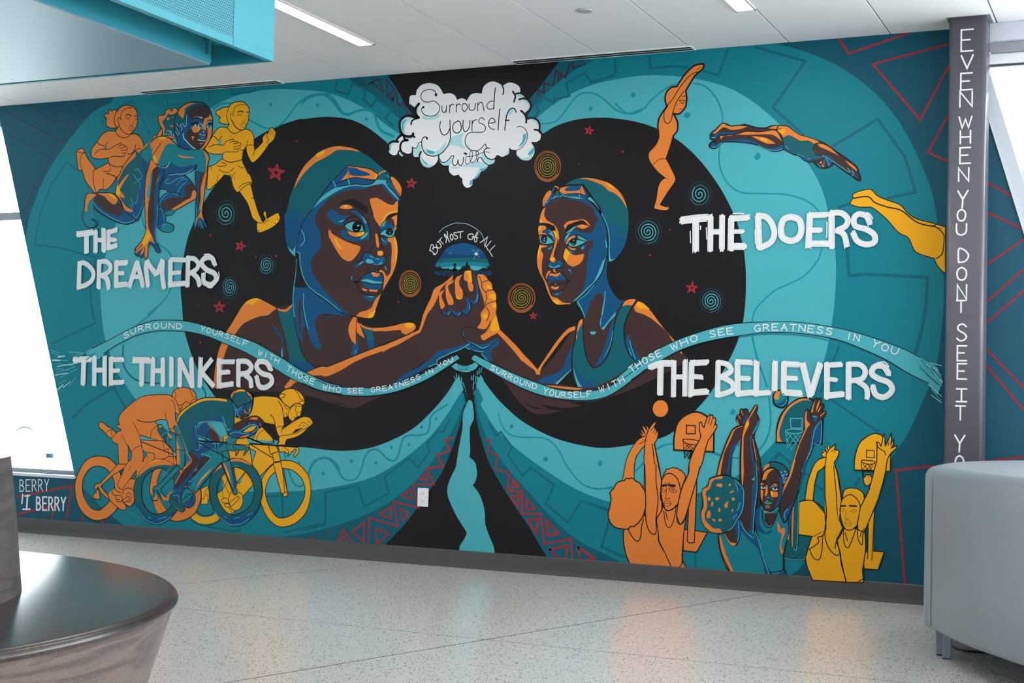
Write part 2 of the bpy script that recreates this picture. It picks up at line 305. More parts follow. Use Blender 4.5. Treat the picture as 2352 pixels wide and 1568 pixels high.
MURAL = [
('painted_background', 0, '', '''f DK -4217,1683 3682,-3 3,-1687 -3679,-2
c MID -3597,1677! -51,-22 -86,-33 -82,-72 -83,-86 -68,-94 -43,-89 -26,-79 -8,-57 7,-148 22,-152
c MID -3636,1705! -12,-50 -87,-33 -82,-71 -82,-88 -68,-92 -44,-91 -30,-107 9,-290 80,-288 97,-216 92,-151 45,-47 58,-42 92,-55 94,-51! 643,15! 108,27 118,33 142,54 112,66 82,73 73,86 47,79 31,69! -10,340! -223,615! -57,45 -61,53 -59,42 -72,44 -73,67!
c MID -1698,1696! -95,-79 -61,-35 -41,-52! -254,-655! 79,-338! 30,-78 38,-60 56,-65 80,-76 79,-72 86,-65 116,-47 89,-39! 418,-16! 72,36 45,44 64,95 107,96 80,132 43,71 42,97 33,89 14,89 8,126 -5,89 -16,127 -13,74 -26,77 -39,87 -51,86 -65,77 -82,67 -70,41 -67,30 -104,35!
c BND -2541,1680! 19,-47 54,-45 59,-54 41,-27! 39,17! -18,16 -17,22 -24,36 -24,37 -36,43!
c BND -1672,1670! -75,-32 -76,-52 -51,-45 -30,-37! -22,35! 31,22 30,32 30,37 40,45!
c BND -2831,54! 108,21 118,33 142,54 112,66 82,73 73,86 47,79 31,69! 5,-10! -19,-69 -24,-67 -31,-70 -38,-56 -52,-70 -54,-68 -83,-86!
c BND -2070,537! 30,-78 38,-60 56,-65 80,-76 79,-72 86,-65 116,-47 89,-39! -298,-8! -69,118 -55,68 -54,72 -45,70 -34,85 -16,58!
c LT -2778,1644 91,-15 90,-32 89,-47 66,-50 53,-33! 251,-855! 9,-33! -42,-65 -59,-75 -65,-56 -76,-53 -95,-49 -116,-32 -111,-21! -162,-15 -117,-2 -187,73 -180,113 -104,93 -113,117 -54,88 -35,87 -17,99 -6,55 2,28 13,83 24,83 26,60 63,131 97,104 161,129 96,48 65,28 95,21 124,5
c LT -1878,1488! 57,40 76,39 75,23 90,12 88,4 96,-10 77,-16 89,-30 70,-41 70,-58 68,-71 45,-73 33,-55 22,-53 14,-53 14,-49 7,-57 4,-75 -3,-86 -8,-70 -15,-83 -21,-65 -39,-80 -64,-93 -79,-89 -81,-63 -109,-50 -141,-44 -97,-1 -74,10 -100,33 -103,55 -95,59 -76,59 -54,70 -34,53! 7,62!
c BLK -2358,1717! -79,-50! 25,-32 24,-37 23,-36 48,-58! -100,-85! -35,32 -71,49 -72,30 -89,13 -91,-2 -31,-1 -91,-22 -85,-35 -74,-60 -99,-107 -48,-63 -37,-63 -30,-69 -20,-107 -2,-81 8,-53 11,-81 24,-68 37,-75 55,-74 86,-82 153,-89 99,-32 85,-3 148,-7 116,15 97,35 76,42 65,57 54,60 31,48! 16,-28! 18,-58! -6,-29! -13,-55 -24,-67 -31,-70 -38,-56 -52,-70 -54,-68 -83,-80! 632,-17! -81,117 -55,68 -54,72 -45,70 -34,85 -16,58! -8,57! 6,58! 13,25! 28,-34 49,-51 80,-61 105,-47 101,-23 100,-5 150,30 70,34 61,61 49,59 54,96 26,57 16,54 8,73 0,88 -9,81 -7,23 -15,54 -23,51 -34,60 -48,66 -47,51 -54,44 -69,38 -59,21 -64,14 -55,7 -76,0 -76,-15 -55,-26! -76,72! 31,52 30,31 30,37 38,45!'''),
('painted_body', 1, '', '''c LT -2097,556 -5,-9 -9,-19 -6,-22 0,-39 -6,-39 -7,-39 -4,-29 -5,-29 -15,-30 -13,-35 1,-29 15,-33 22,-37 28,-37 9,-14 -8,-20 -16,-25 -1,-21! 131,1! -6,28 -17,33 -15,37 -3,38 -9,33 -14,28 -24,28! 9,10 6,24 -3,24 -7,19 -19,14! 2,24 -3,38 0,37 13,31 -4,39 -6,18'''),
('painted_bristle', 2, '', '''k LT 6.2 -2153,636 6,-12
k LT 6.2 -2145,644 4,-25
k LT 6.2 -2136,639 5,-22
k LT 6.2 -2126,632 1,-22
k LT 6.1 -2119,615 5,-13
k LT 6.1 -2122,605 3,-17
k MID 6.1 -2111,600 2,-16
k MID 6.1 -2124,583 4,-22
k MID 6.1 -2116,579 3,-20
k MID 6.1 -2121,559 3,-19
k MID 6.1 -2113,559 3,-17
k DK 6.1 -2107,584 4,-20
k DK 6.1 -2109,562 3,-27
k LT 6.1 -2050,667 -4,-17
k LT 6.1 -2059,664 -2,-19
k LT 6.1 -2067,654 -1,-12
k LT 6.1 -2080,642 -2,-19
k LT 6.1 -2088,637 0,-12
k LT 6.1 -2072,637 -1,-24
k LT 6.1 -2079,618 -3,-22
k MID 6.1 -2069,613 -1,-24
k MID 6.1 -2079,594 1,-19
k DK 6.1 -2068,580 0,-20
k DK 6.1 -2075,570 1,-24
k DK 6.1 -2070,551 2,-20
c LT -2145,624! 8,10! 5,-17! 9,7! -1,-21! 7,-10! -13,-20! -16,15!
c LT -2068,638! 10,-8! 1,13! 8,-8! 13,-31 -16,-19! -13,14!
c MID -2077,584! 9,15! 8,-7! 17,-31! -15,-25! -12,19!
c MID -2134,568! 12,15! 9,-14! 1,-24! -13,-20! -14,9!'''),
('painted_meander', 1, '', '''k RD2 5.1 -4197,1664 325,-153 26,148
k RD2 5.0 -4044,1666 128,-74 15,74
k RD2 5.1 -4158,1560 225,-103 -127,-209
k RD2 4.9 -3779,1667 -3,-63 81,58
k ML 13.3 -3806,1403 -48,33 -69,-79 -53,-111 -24,-128 118,-13 116,-25 71,-17 -5,-48 -18,-78 15,-92
k ML 7.3 -3385,1663 5,-38 69,6
k ML 7.2 -3273,1667 5,-33
k ML 9.2 -3544,1654 91,-134
k ML 9.3 -3544,1654 -45,-11 -101,-60 22,-35
k ML 8.9 -3194,1656 3,-27
s SQ 12.7 -3490,1263 5,-44 27,-61 49,-44 54,-34 22,-33 5,-48 -8,-54 -31,-49 -71,-51
s SQ 12.0 -3172,1601 38,17 58,-7 53,-51 51,-29 44,-16 44,8 36,27 35,40 36,26 48,11 48,-4 24,-17 33,-44
c SQ -2928,1605 6,4 7,-8 -6,-6 -6,3
c SQ -2728,1592 7,1 5,-5 -4,-7 -8,3
k ML 10.5 -3091,1676 -1,-26 78,2 22,4 3,11
s SQ 19.8 -2789,1598 36,22 54,3 31,-19 24,-25 19,-22 30,-11 29,8 41,5 29,-10 12,-21 7,-20 18,-27 47,-22
c SQ -2728,1592 7,1 5,-7 -6,-6 -7,4
c SQ -2527,1530 7,2 6,-7 -5,-6 -8,3
k ML 16.4 -2644,1667 -9,-33 55,-17 17,40 53,-27 -7,-37 33,-25 19,27 62,-45 -25,-26 33,-30
k RD2 9.8 -2521,1645 45,18 21,-48 -50,39
k RD2 9.7 -2444,1658 3,-59 29,21 -32,38
k RD2 9.7 -2434,1599 15,-16 13,32 7,-41 15,-11 8,14 15,-41
k RD2 9.7 -2423,1601 7,-16
k RD2 10.5 -1872,1562 2,22 21,-11 -1,31 34,-7 7,48 36,-27 15,49
k RD2 9.0 -1801,1630 2,-20 13,14 -15,6
k RD2 8.9 -1748,1667 -2,-19 43,8
k ML 14.8 -1878,1495 12,19 -10,12 22,33 40,-20 2,10 54,8 -14,42 65,29 24,-33 77,18 7,14 -5,36
s SQ 10.3 -1854,1472 29,-1 30,12 35,41 30,32 35,7 36,-10 35,-28 36,-28 39,-10 55,16
c SQ -1690,1513 7,5 7,-6 -5,-8 -7,1
c SQ -1545,1548 7,5 8,-7 -6,-8 -8,3
k ML 15.6 -1486,1666 4,-38 76,1 48,-8
k ML 15.3 -1306,1606 48,-16 28,76
k ML 17.5 -1142,1669 156,-56 -97,-136 94,-88
k ML 18.0 -898,1349 132,74 80,-117 32,-106 -81,-14
k ML 18.3 -848,1171 -28,-7 3,-19
s SQ 10.0 -1599,1523 31,-30 24,-8 35,9 33,31 33,26 24,14 24,6
s SQ 9.7 -1338,1570 29,-8 28,-22 24,-34 13,-37 2,-27
s SQ 9.5 -1249,1365 -2,-41 8,-37 24,-41 42,-27 68,-6 68,-5 58,-18 31,-21 16,-20
c SQ -1546,1547 7,8 9,-8 -6,-9 -9,3
c SQ -1367,1472 11,8 10,-8 -6,-11 -13,2
c SQ -1138,1330 9,10 10,-10 -8,-12 -10,3
k RD 13.0 -886,1675 31,-49 170,47
k RD 12.7 -560,1633 -223,-44 139,-175 80,155
k RD 12.5 -566,1420 -54,-103 54,-29
k ML 20.3 -852,1052 8,-95 47,4 180,-11 -3,-85 -12,-72 -15,-64
s SQ 9.3 -926,1041 -14,-39 -39,-44 -44,-23 -44,-20 -40,-35 -22,-27 -7,-31
s SQ 10.7 -1135,773 8,-35 14,-49 14,-31 12,-37
s SQ 10.7 -1080,588 6,-53 -2,-44 -15,-40 -17,-23
k ML 13.0 -869,748 -54,-139
k ML 12.8 -886,583 131,-86
c SQ -1201,542 9,9 10,-8 -7,-10 -11,2
k ML 13.2 -1048,421 39,-27
k ML 13.3 -1048,421 -28,-31
s SQ 9.9 -1503,346 37,36
s SQ 9.8 -1433,418 24,14 28,6
s SQ 9.5 -1254,413 33,-9 50,-3
s SH 7.8 -1178,771 77,10 89,-1 88,-12 87,-28 86,-34 84,-41 54,-29
k RD 10.0 -703,385 137,20
k ML 12.7 -753,499 -4,-2
k ML 12.8 -805,358 -11,-24
k ML 13.1 -974,368 20,-10
k ML 13.0 -934,330 22,-14
k ML 14.3 -1613,102 23,86
k ML 14.2 -1613,102 72,-30
k ML 11.5 -1663,240 67,-24
k ML 13.7 -1303,102 3,-49
k ML 13.2 -1063,386 18,36 33,-30
s SQ 8.6 -1664,291 30,-8 54,10
s SQ 8.5 -1503,344 23,29
s SQ 8.4 -1438,418 24,14 28,6
s SQ 10.8 -1249,416 37,-12 41,-3
c SQ -1631,367 7,10 8,-8 -4,-11 -10,1
k RD 12.5 -605,400 -94,-15 30,-332
s SQ 12.8 -2712,281 10,31 23,23 30,7 30,-14 24,-27 19,-24 29,-9 29,11 16,31 10,35 17,26 28,9 24,-12 23,-19 23,-6 16,13 10,35 11,30 22,11 33,1 33,8 11,22 2,30 18,20 46,28
c SQ -2662,288 7,7 8,-6 -6,-7 -8,1
c SQ -2550,336 6,7 8,-5 -4,-10 -9,2
c SQ -2451,334 7,5 6,-5 -5,-6 -7,1
c SQ -2391,388 5,6 6,-5 -4,-6 -6,1
c SQ -2323,401 5,6 6,-6 -4,-6 -6,2
c SQ -2277,462 6,7 6,-6 -4,-7 -7,1
c SQ -2223,491 5,5 6,-5 -5,-5 -5,1
k ML 12.7 -2724,87 83,23 -1,113 128,29 28,-71 95,52 -19,54 94,68 35,-30 42,53 -9,29 40,43 17,-4 26,46
k RD 12.5 -2150,431 -30,-11 18,-32 -49,-19 26,-36 -63,-9 29,-53 -80,-6 24,-75 -98,15 20,-83 -112,23 0,-92
k RD 12.5 -2275,286 22,20 9,-21 -31,1
k RD 12.6 -2341,226 34,24 6,-34 -40,10
k RD 12.7 -2423,160 42,25 -1,-38 -41,13
k RD 11.0 -2347,184 37,-15 -22,-26 -15,41
k RD 12.8 -2532,94 48,33 -1,-65 -47,32
k RD 12.7 -2438,110 52,-15 -47,-40 -5,55
k RD 12.9 -2589,58 22,41 39,-42
k RD 12.9 -2578,54 13,23 14,-22
k RD 13.1 -2696,56 4,8 7,-9
k RD 9.0 -2031,427 18,1 -7,-39 38,-11 -12,-46 53,-9
k RD 13.3 -1941,323 -4,-60 52,0 0,-73 67,4 15,-96 93,23 7,-70
k RD 13.4 -1925,299 19,-20 -24,-3 5,23
k RD 13.4 -1934,244 31,6 -7,-37 -24,31
k RD 13.3 -1877,240 29,-29 -28,-6 -1,35
k RD 14.8 -1870,172 35,5 -4,-48 -31,43
k RD 14.6 -1805,174 44,-40 -38,-9 -6,49
k RD 14.5 -1790,81 58,18 -4,-47
k RD 14.6 -1790,81 31,-28
k RD 14.4 -1692,94 55,-30 -37,-12
k RD 14.4 -1692,94 8,-38
k RD 11.4 -1617,53 8,-3
s SQ 8.8 -1986,514 9,-28 22,-31 32,-13 46,-2 47,1 36,-13 32,-34 21,-37 31,-36 31,-26 40,-10 59,4
c SQ -1943,475 6,7 7,-6 -4,-8 -7,1
c SQ -1821,373 8,8 9,-7 -5,-9 -10,1
c SQ -1631,368 7,8 8,-8 -5,-10 -9,2
s SQ 9.9 -1503,347 14,14 20,17
k ML 11.8 -2020,484 28,-42 16,13 43,-49 -15,-27 54,-64 30,27 84,-52 -29,-63 80,-56 43,72 93,-22
k ML 11.4 -1590,175 -20,-73 88,-30
k ML 15.1 -3708,882 21,-70 -206,-79
s SQ 12.7 -3386,880 -52,-43 -53,-33
s ML 12.7 -3549,728 3,-66 36,-48 55,-21 81,-4
s ML 12.3 -3190,587 20,-21 7,-21
k ML 18.5 -3780,448 68,57 126,64 58,-75
k ML 14.3 -3351,525 -21,10
k RD 13.6 -4039,135 267,56 -22,-136
k RD 13.7 -4036,69 187,42 -19,-60
k RD 11.1 -3714,82 -2,-28
k RD 11.0 -3630,70 32,-17
k ML 13.5 -2976,139 1,52 154,10 6,-78
k ML 13.1 -2580,239 -65,-16 4,-106 -166,-43
k ML 13.7 -3144,75 127,-11 25,9
s SQ 13.3 -2817,353 10,-41 30,-60 24,-14 18,6
s SQ 16.4 -2715,280 13,37 29,21 36,4 30,-16 18,-20
c SQ -2662,288 7,6 8,-5 -6,-8 -8,2
c SQ -2759,322 6,5 5,-5 -5,-5
s SH 10.8 -3508,110 55,-19 47,-8'''),
('painted_spiral', 1, 'light blue hand drawn spiral on the black', '''s LT 7.0 -3103,1211 -2,2 -1,3 3,4 5,1 6,-4 2,-7 -3,-8 -9,-3 -10,4 -6,10 2,13 11,8 15,-3 11,-12 1,-17 -11,-14 -19,-2 -17,12 -7,21 9,20
s SB 5.6 -3123,1239 21,8 24,-8 13,-23 -4,-26 -21,-16 -28,2 -22,22
s SD 4.9 -3140,1198 -3,33 21,25 34,2 29,-22 7,-37 -19,-31'''),
('painted_spiral', 1, 'light blue hand drawn spiral on the black', '''s LT 5.1 -2919,1021 -2,1 -1,3 2,2 4,1 5,-2 1,-6 -2,-6 -7,-2 -8,2 -4,9 2,9 8,6 11,-2 9,-9 0,-13 -8,-10 -14,-2 -13,9 -5,15 7,15
s SB 5.5 -2934,1041 16,7 17,-6 10,-17 -3,-19 -16,-13 -21,2 -16,16
s SD 4.8 -2947,1011 -3,24 16,19 25,2 22,-16 6,-27 -15,-24'''),
('painted_spiral', 1, 'light blue hand drawn spiral on the black', '''s LT 5.2 -3075,942 -1,2 -1,2 2,3 4,1 4,-3 1,-6 -2,-6 -6,-3 -7,3 -4,8 1,10 7,6 10,0 8,-8 2,-13 -6,-11 -12,-5 -12,6 -7,15 3,16 11,11 16,-2
s SB 5.6 -3064,968 14,-15 0,-22 -13,-16 -21,-1 -16,18 -2,26 15,20
s SD 4.9 -3087,978 25,0 20,-21 1,-31 -20,-22 -29,2 -20,27'''),
('painted_spiral', 1, 'orange and yellow hand drawn spiral on the black', '''s SY 5.4 -1832,1328 -1,3 1,2 3,1 4,-2 2,-5 -2,-5 -5,-2 -6,2 -4,6 0,8 6,6 9,-1 7,-7 2,-10 -6,-10 -10,-2 -11,5 -5,13 3,13 12,7 14,-3 10,-13 0,-16 -11,-13 -17,-1 -14,11 -5,19 8,18 17,7 19,-7 11,-20 -3,-22 -17,-14 -22,2 -17,17 -3,26 13,21
s SO 5.4 -1850,1302 -13,22 3,25 17,16 25,0 20,-19 5,-27 -13,-24 -25,-9 -26,13 -14,27 5,31 24,17 30,-3 22,-25 4,-33 -18,-27
s SO 4.8 -1784,1327 -2,-15 -6,-14 -10,-11 -13,-6 -14,-2 -14,3 -14,7 -10,12 -7,14 -3,16 2,16 6,13 10,11 13,7 15,1 14,-3 13,-8 11,-11 7,-15 2,-15
s SO 14.9 -1794,1299 -10,-10 -12,-6 -13,-2 -13,3 -13,7 -10,11 -6,14'''),
('painted_spiral', 1, 'orange and yellow hand drawn spiral on the black', '''s SY 5.7 -2333,948 0,2 1,3 2,0 4,-1 1,-4 -1,-5 -5,-2 -5,1 -4,6 1,7 5,5 8,0 7,-6 1,-9 -5,-9 -10,-3 -9,5 -5,11 3,12 10,7 13,-2 9,-12 0,-14 -9,-12 -15,-1 -14,9 -4,17 7,16 16,7 17,-7 10,-16 -3,-20 -15,-13 -20,1 -16,15 -3,23 12,18
s SO 5.7 -2349,925 -12,19 3,22 16,15 22,0 18,-16 5,-24 -12,-22 -23,-8 -23,10 -13,24 5,27 21,17 27,-2 21,-21 3,-30 -16,-25
s SO 5.1 -2289,949 -1,-14 -6,-13 -9,-9 -11,-7 -13,-2 -13,3 -12,6 -10,10 -7,12 -2,14 2,14 5,13 9,10 12,6 13,2 13,-3 12,-6 9,-10 7,-13 2,-13
s SO 15.9 -2298,924 -9,-10 -10,-6 -12,-2 -13,3 -11,6 -9,9 -6,12'''),
('painted_spiral', 1, 'orange and yellow hand drawn spiral on the black', '''s SY 5.4 -1915,897 -1,2 2,2 3,1 4,-2 1,-4 -1,-5 -5,-2 -7,1 -4,6 1,8 6,5 9,0 7,-6 2,-10 -6,-9 -11,-3 -11,5 -6,12 4,12 12,7 15,-2 10,-12 0,-16 -11,-12 -17,-1 -16,10 -5,17 8,17 19,8 20,-7 11,-18 -4,-21 -17,-14 -23,1 -18,16 -3,24 14,20
s SO 5.4 -1933,872 -14,19 3,24 18,16 26,0 21,-16 5,-26 -13,-23 -27,-9 -27,11 -15,25 6,29 25,18 31,-3 24,-22 3,-32 -18,-26
s SO 4.8 -1864,897 -2,-15 -7,-13 -10,-10 -13,-7 -15,-2 -15,2 -14,7 -11,10 -8,14 -2,15 2,14 6,13 11,11 13,7 15,2 15,-3 14,-7 11,-10 7,-13 3,-15
s SO 15.0 -1875,871 -10,-10 -12,-7 -14,-2 -14,2 -13,7 -11,10 -6,12'''),
('painted_spiral', 1, 'light blue hand drawn spiral on the black', '''s LT 5.6 -1313,1217 -2,1 0,3 2,3 4,1 5,-3 1,-7 -3,-6 -7,-3 -8,4 -4,9 2,10 9,6 12,-2 8,-10 1,-14 -10,-11 -14,-2 -14,10 -4,17 7,17
s SB 4.4 -1328,1240 17,7 18,-8 10,-18 -3,-22 -17,-13 -22,2 -17,18
s SD 3.9 -1342,1206 -2,27 16,21 27,2 23,-19 5,-31 -16,-25'''),
('painted_spiral', 1, 'light blue hand drawn spiral on the black', '''s LT 5.7 -1481,1104 -2,2 1,3 2,2 5,-1 3,-4 0,-6 -5,-5 -7,0 -6,6 -2,8 5,8 10,3 10,-5 5,-11 -4,-12 -11,-6 -14,2 -9,12 0,16 11,11 17,1 14,-11 5,-18 -9,-17 -18,-6
s SB 4.5 -1480,1076 -21,9 -10,23 9,22 24,9 24,-11 10,-26 -10,-26 -27,-10
s SD 4.0 -1481,1066 -25,11 -14,25 6,28 23,17 30,-3 22,-22 3,-31 -18,-26'''),
('painted_spiral', 1, 'light blue hand drawn spiral on the black', '''s LT 5.5 -1270,883 -1,1 0,3 3,2 3,-1 3,-3 0,-6 -4,-4 -6,0 -6,5 -1,8 4,7 9,3 8,-5 5,-10 -3,-11 -10,-6 -12,2 -8,11 0,14 10,11 14,1 13,-9 4,-17 -8,-16 -16,-6
s SB 4.4 -1269,857 -18,8 -8,21 8,20 20,9 21,-10 9,-23 -9,-24 -24,-10
s SD 3.9 -1270,848 -21,9 -12,23 5,26 20,16 25,-2 20,-20 3,-29 -16,-24'''),
('painted_star', 1, 'small red hand drawn star on the black', '''k RD 14.3 -2885,1383 13,-56
k RD 14.4 -2872,1327 -50,42
k RD 14.4 -2922,1369 67,-12
k RD 14.4 -2855,1357 -58,-23
k RD 14.4 -2913,1334 28,49'''),
('painted_star', 1, 'small red hand drawn star on the black', '''k RD 9.7 -3027,1110 2,-36
k RD 9.7 -3025,1074 -27,30
k RD 9.7 -3052,1104 41,-12
k RD 9.7 -3011,1092 -40,-11
k RD 9.7 -3051,1081 24,29'''),
('painted_star', 1, 'small red hand drawn star on the black', '''k RD 9.8 -3117,892 16,-38
k RD 9.8 -3101,854 -40,24
k RD 9.8 -3141,878 48,-1
k RD 9.8 -3093,877 -37,-22
k RD 9.8 -3130,855 13,37'''),
('painted_star', 1, 'small red hand drawn star on the black', '''k RD 8.9 -2335,1311 9,-34
k RD 8.9 -2326,1277 -29,24
k RD 8.9 -2355,1301 38,-5
k RD 8.9 -2317,1296 -32,-16
k RD 8.9 -2349,1280 14,31'''),
('painted_star', 1, 'small red hand drawn star on the black', '''k RD 7.6 -1685,1453 4,-27
k RD 7.6 -1681,1426 -20,21
k RD 7.6 -1701,1447 29,-7
k RD 7.6 -1672,1440 -26,-10
k RD 7.6 -1698,1430 13,23'''),
('painted_star', 1, 'small red hand drawn star on the black', '''k RD 7.8 -1869,850 8,-21
k RD 7.8 -1861,829 -20,13
k RD 7.8 -1881,842 24,0
k RD 7.8 -1857,842 -19,-13
k RD 7.8 -1876,829 7,21'''),
('painted_star', 1, 'small red hand drawn star on the black', '''k RD 7.8 -1329,943 8,-33
k RD 7.8 -1321,910 -27,22
k RD 7.8 -1348,932 35,-3
k RD 7.8 -1313,929 -30,-17
k RD 7.8 -1343,912 14,31'''),
('painted_dots', 1, 'scattered tiny red dots', '''c RD -3172,1135 5,4 4,-4 -4,-4
c RD -2967,1053 3,2 3,-2 -3,-3
c RD -2883,1053 4,4 5,-4 -4,-4
c RD -1575,1365 5,4 4,-4 -4,-4
c RD -1410,1110 3,3 3,-3 -3,-3
c RD -1474,1030 3,4 4,-4 -3,-4
c RD -2378,887 3,3 4,-3 -3,-4
c RD -2811,1463 4,4 5,-4 -5,-4
c RD -1722,1331 2,3 3,-3 -3,-2
c RD -3201,742 4,4 6,-4 -5,-4
c RD -3215,878 3,2 4,-2 -3,-3'''),
('painted_zigzag', 1, 'red stripes beyond the column', '''k RD 11.0 -460,1225 75,-47 29,-14
k RD 10.9 -459,1138 98,-51 41,-21
k RD 10.9 -462,977 110,78 55,40
k RD 10.9 -461,867 110,103 78,72
k RD 10.8 -460,807 109,102 101,93
k RD 10.8 -460,752 112,-120 103,-106
k RD 10.8 -459,705 112,-135 102,-124
k RD 10.7 -460,419 114,19 113,17'''),
('painted_swimmer', 2, 'larger swimmer with swim cap and goggles facing right, left arm raised', '''c BR -3115,638! 9,51 22,32 40,51 29,38 44,34 74,12 29,13! 65,9! 106,-31! 160,-13! 46,-30 178,-2! 6,-172! -118,-65 -54,-22 -55,-24 -63,6 -71,17 -72,10 -110,16 -118,-2 -129,6!
c BLK -2740,558 36,-5 36,-8 -18,-4 -43,8
c BLK -2711,534 54,-7 53,-7 -28,4 -54,8
c BLK -2632,535 28,-1 28,-2 -28,-3
c OR -3132,578! 7,79 11,51 14,35 18,38 21,28 33,48 29,31 37,14 26,-5 68,-30! -16,-11 -20,-14 -30,-4 -44,-13 -37,-19 -29,-34 -25,-35 -21,-54 -5,-109!
c YE -3028,857 29,33 37,13 26,-6! -18,-6 -19,-12 -26,3
c NV -2827,583! 13,17 35,22 -18,9! -79,39 -67,15! 11,-6 64,-21 41,-15! 33,-18!
c OR -2826,587! 33,32 33,-11! -25,-8 -14,-12 -22,-8!
c OR -2741,636! 62,23 35,2 77,28 103,37 68,22 84,33! 0,-15! -50,-21 -68,-27 -68,-22 -51,-22 -52,-28 -51,-19 -26,3 -33,-2!
k BLK 7.1 -2703,657 27,5 32,2 84,31 89,31 81,28 78,28
c TD -2868,867! 26,-11 39,23! 12,-63 18,-62 16,-43 19,-27 37,-26! -40,-22! -39,20 -30,21! -7,40 -14,49 -21,56
c NV -2808,674! 27,3 33,-5 14,9! 33,-23! -40,-22!
k BLK 4.0 -2868,867 16,-45 21,-56 14,-49 7,-40
s BLK 6.0 -2801,878 10,-62 18,-62 16,-43 19,-27 37,-26
c OR -2868,867! 26,-4 14,3 23,16! 2,-10! -21,-16 -18,-2 -18,5
s BLK 4.1 -2898,883 30,-15 26,-5 18,4 18,14
c NV -2894,807! 28,-13 20,-28 8,-24 3,-31 -8,-19! -3,12 3,34 -14,28 -19,22
s BLK 5.4 -2890,804 25,-22 16,-25 10,-31
c LT -2841,726! 4,-22 1,-13! -6,4 0,19
c NV -2799,940! 65,-1! 90,-62! 50,-27! 53,-14! -66,5 -65,6 -24,-9 -10,-19 2,-18 10,-31 16,-36 -5,-14 -20,7 -19,25 -12,27 -19,22 -3,-59! -21,31 -8,31 -11,49 -7,40
c BR -2769,915! -9,-53 3,-46 17,-71! -5,40 -2,62
s LT 6.7 -2757,918 0,-40 11,-47 13,-39
s BLK 4.7 -2761,915 0,-37 11,-56 14,-43
s LT 6.1 -2797,940 -4,-47 9,-57
s BLK 4.0 -2801,940 -4,-47 8,-46
c OR -2551,834! 16,-1! -2,-47! 0,-47! -18,14 -14,33 5,27
c OR -2536,816! 10,-3! 23,-51! -18,9 -14,12!
c BLK -2537,833! 56,1! 43,42! 123,0! 2,-61! -21,0 -78,-15 -54,-2! -35,9 -25,9
c OR -2529,816! 28,-15 31,-4 58,3 65,14 34,0! 1,-36! -28,-3 -15,9 -7,6! -49,-2 -59,-2 -31,9 -16,6!
c YE -2347,809 13,6 21,-1! 0,-15! -14,-3 -13,6
c TD -2517,800! 16,-5 28,-7! 8,-32 4,-25! -27,-9! -8,34 -8,21
c NV -2496,756! 33,0! 2,-25! -27,-9!
k BLK 3.9 -2477,798 11,-30 5,-39
s BLK 3.9 -2526,813 22,-36 10,-27 6,-28
k BLK 3.9 -2539,831 2,-90
c NV -2535,768! 10,-39 1,-20! -23,-8! -10,3! 9,37! 11,-2!
k LT 5.2 -2535,720 -5,-14
c BR -2793,1066! 22,78! -1,34! 71,81! 191,35! 48,4! 38,-30! 38,-36! -2,-86! -8,-30 13,-56 -4,-43 -23,-50 -26,-45 -18,-39 -13,-37 -13,-14 -29,0 -57,8 -34,11 -39,21 -50,35 -45,30 -26,36 -16,36 -7,46
c NV -2848,1201! 72,82! 99,-3! -37,-73 -6,-14! 3,-25 18,-30 8,-32 -5,-29 -22,-23 -11,-23 1,-27 12,-23 26,-32 37,-38 38,-33 49,-36! -34,8 -39,23 -50,34 -45,30 -26,36 -16,36 -7,46! -10,11! -2,-15! -23,22 -19,32 -6,43
c NV -2734,1219! 33,34! 48,28! 96,21! 71,-7! 23,14! 38,-20! 43,-47! -2,-11! -11,6 -31,27 -27,28 -23,1 -19,-4 -33,-9 -41,0 -48,-7 -47,-21 -21,-20 -19,-17 -14,-22 -3,-23 4,-17 18,-19! -77,2! 0,14!
c TD -2843,1138! 1,46 8,46 9,38 14,31 21,38 35,47 44,34 41,15 36,3 36,-5 37,-9 24,-12 39,-23 34,-27 38,-26! 6,-17! -8,-12! -40,6! -172,3! -80,-83! -28,-37 -23,-36 -7,-22!
c TNV -2835,1226! 49,-12 29,-28! -19,-50! -67,2! 1,46
c NV -2840,1199! 43,-6 33,-20! -14,-37! -65,2! 1,35
c OR -2812,1291! 10,29 12,23 19,27 21,20 39,28 41,14 36,4 36,-5 37,-9 21,-11! -33,7 -36,4 -29,0 -24,-13 -24,-11 -34,-14 -29,-19 -29,-27 -19,-26
c YE -2723,1410 12,8 24,6 -5,-13 -14,-8 -12,-2
c NV -2844,1175! 70,-2! -14,-37 -6,-42 -3,-28 1,-17! -22,20 -16,28 -8,40
c LT -2831,1088! 22,-19! 9,14! 13,51! -6,-40 -3,-22 0,-23! -22,18
s BLK 6.7 -2771,1161 -14,-32 -9,-33 -1,-30 0,-19
s LT 7.4 -2775,1145 12,-20 2,-22 -15,-15
s LT 6.7 -2792,1066 13,-7 5,-40 14,-42 21,-32 35,-25 40,-23 64,-45
s BLK 7.3 -2793,1064 9,-9 5,-33 14,-45 21,-32 35,-27 40,-23 64,-42 39,-12 36,-7 31,-2
s LT 6.7 -2791,1039 -2,-51 -7,-63 0,-38 7,-51
s BLK 4.7 -2795,1047 2,-38 -10,-84 0,-40 6,-40
k BLK 6.7 -2734,1216 -38,-49 -8,-31
k BLK 8.3 -2720,1231 42,57 27,26
c NV -2715,1235! 49,59! 17,20! 56,50! 19,-3! 67,-11 29,-14 9,-8! 31,15! 17,-26! 6,-33! 36,-34! 0,-8! -48,37! -36,28! -46,-17! -60,6! -65,-10! -55,-33!
c LT -2727,1220! 26,33 36,24 31,14! 29,3 36,4 36,-3 28,0 19,8 18,8 36,-3! 0,-11 17,-21 33,-36! -1,-5! -32,29 -29,30 -18,1 -33,-4 -21,-3 -41,5 -36,-4 -36,-11 -36,-18 -31,-18
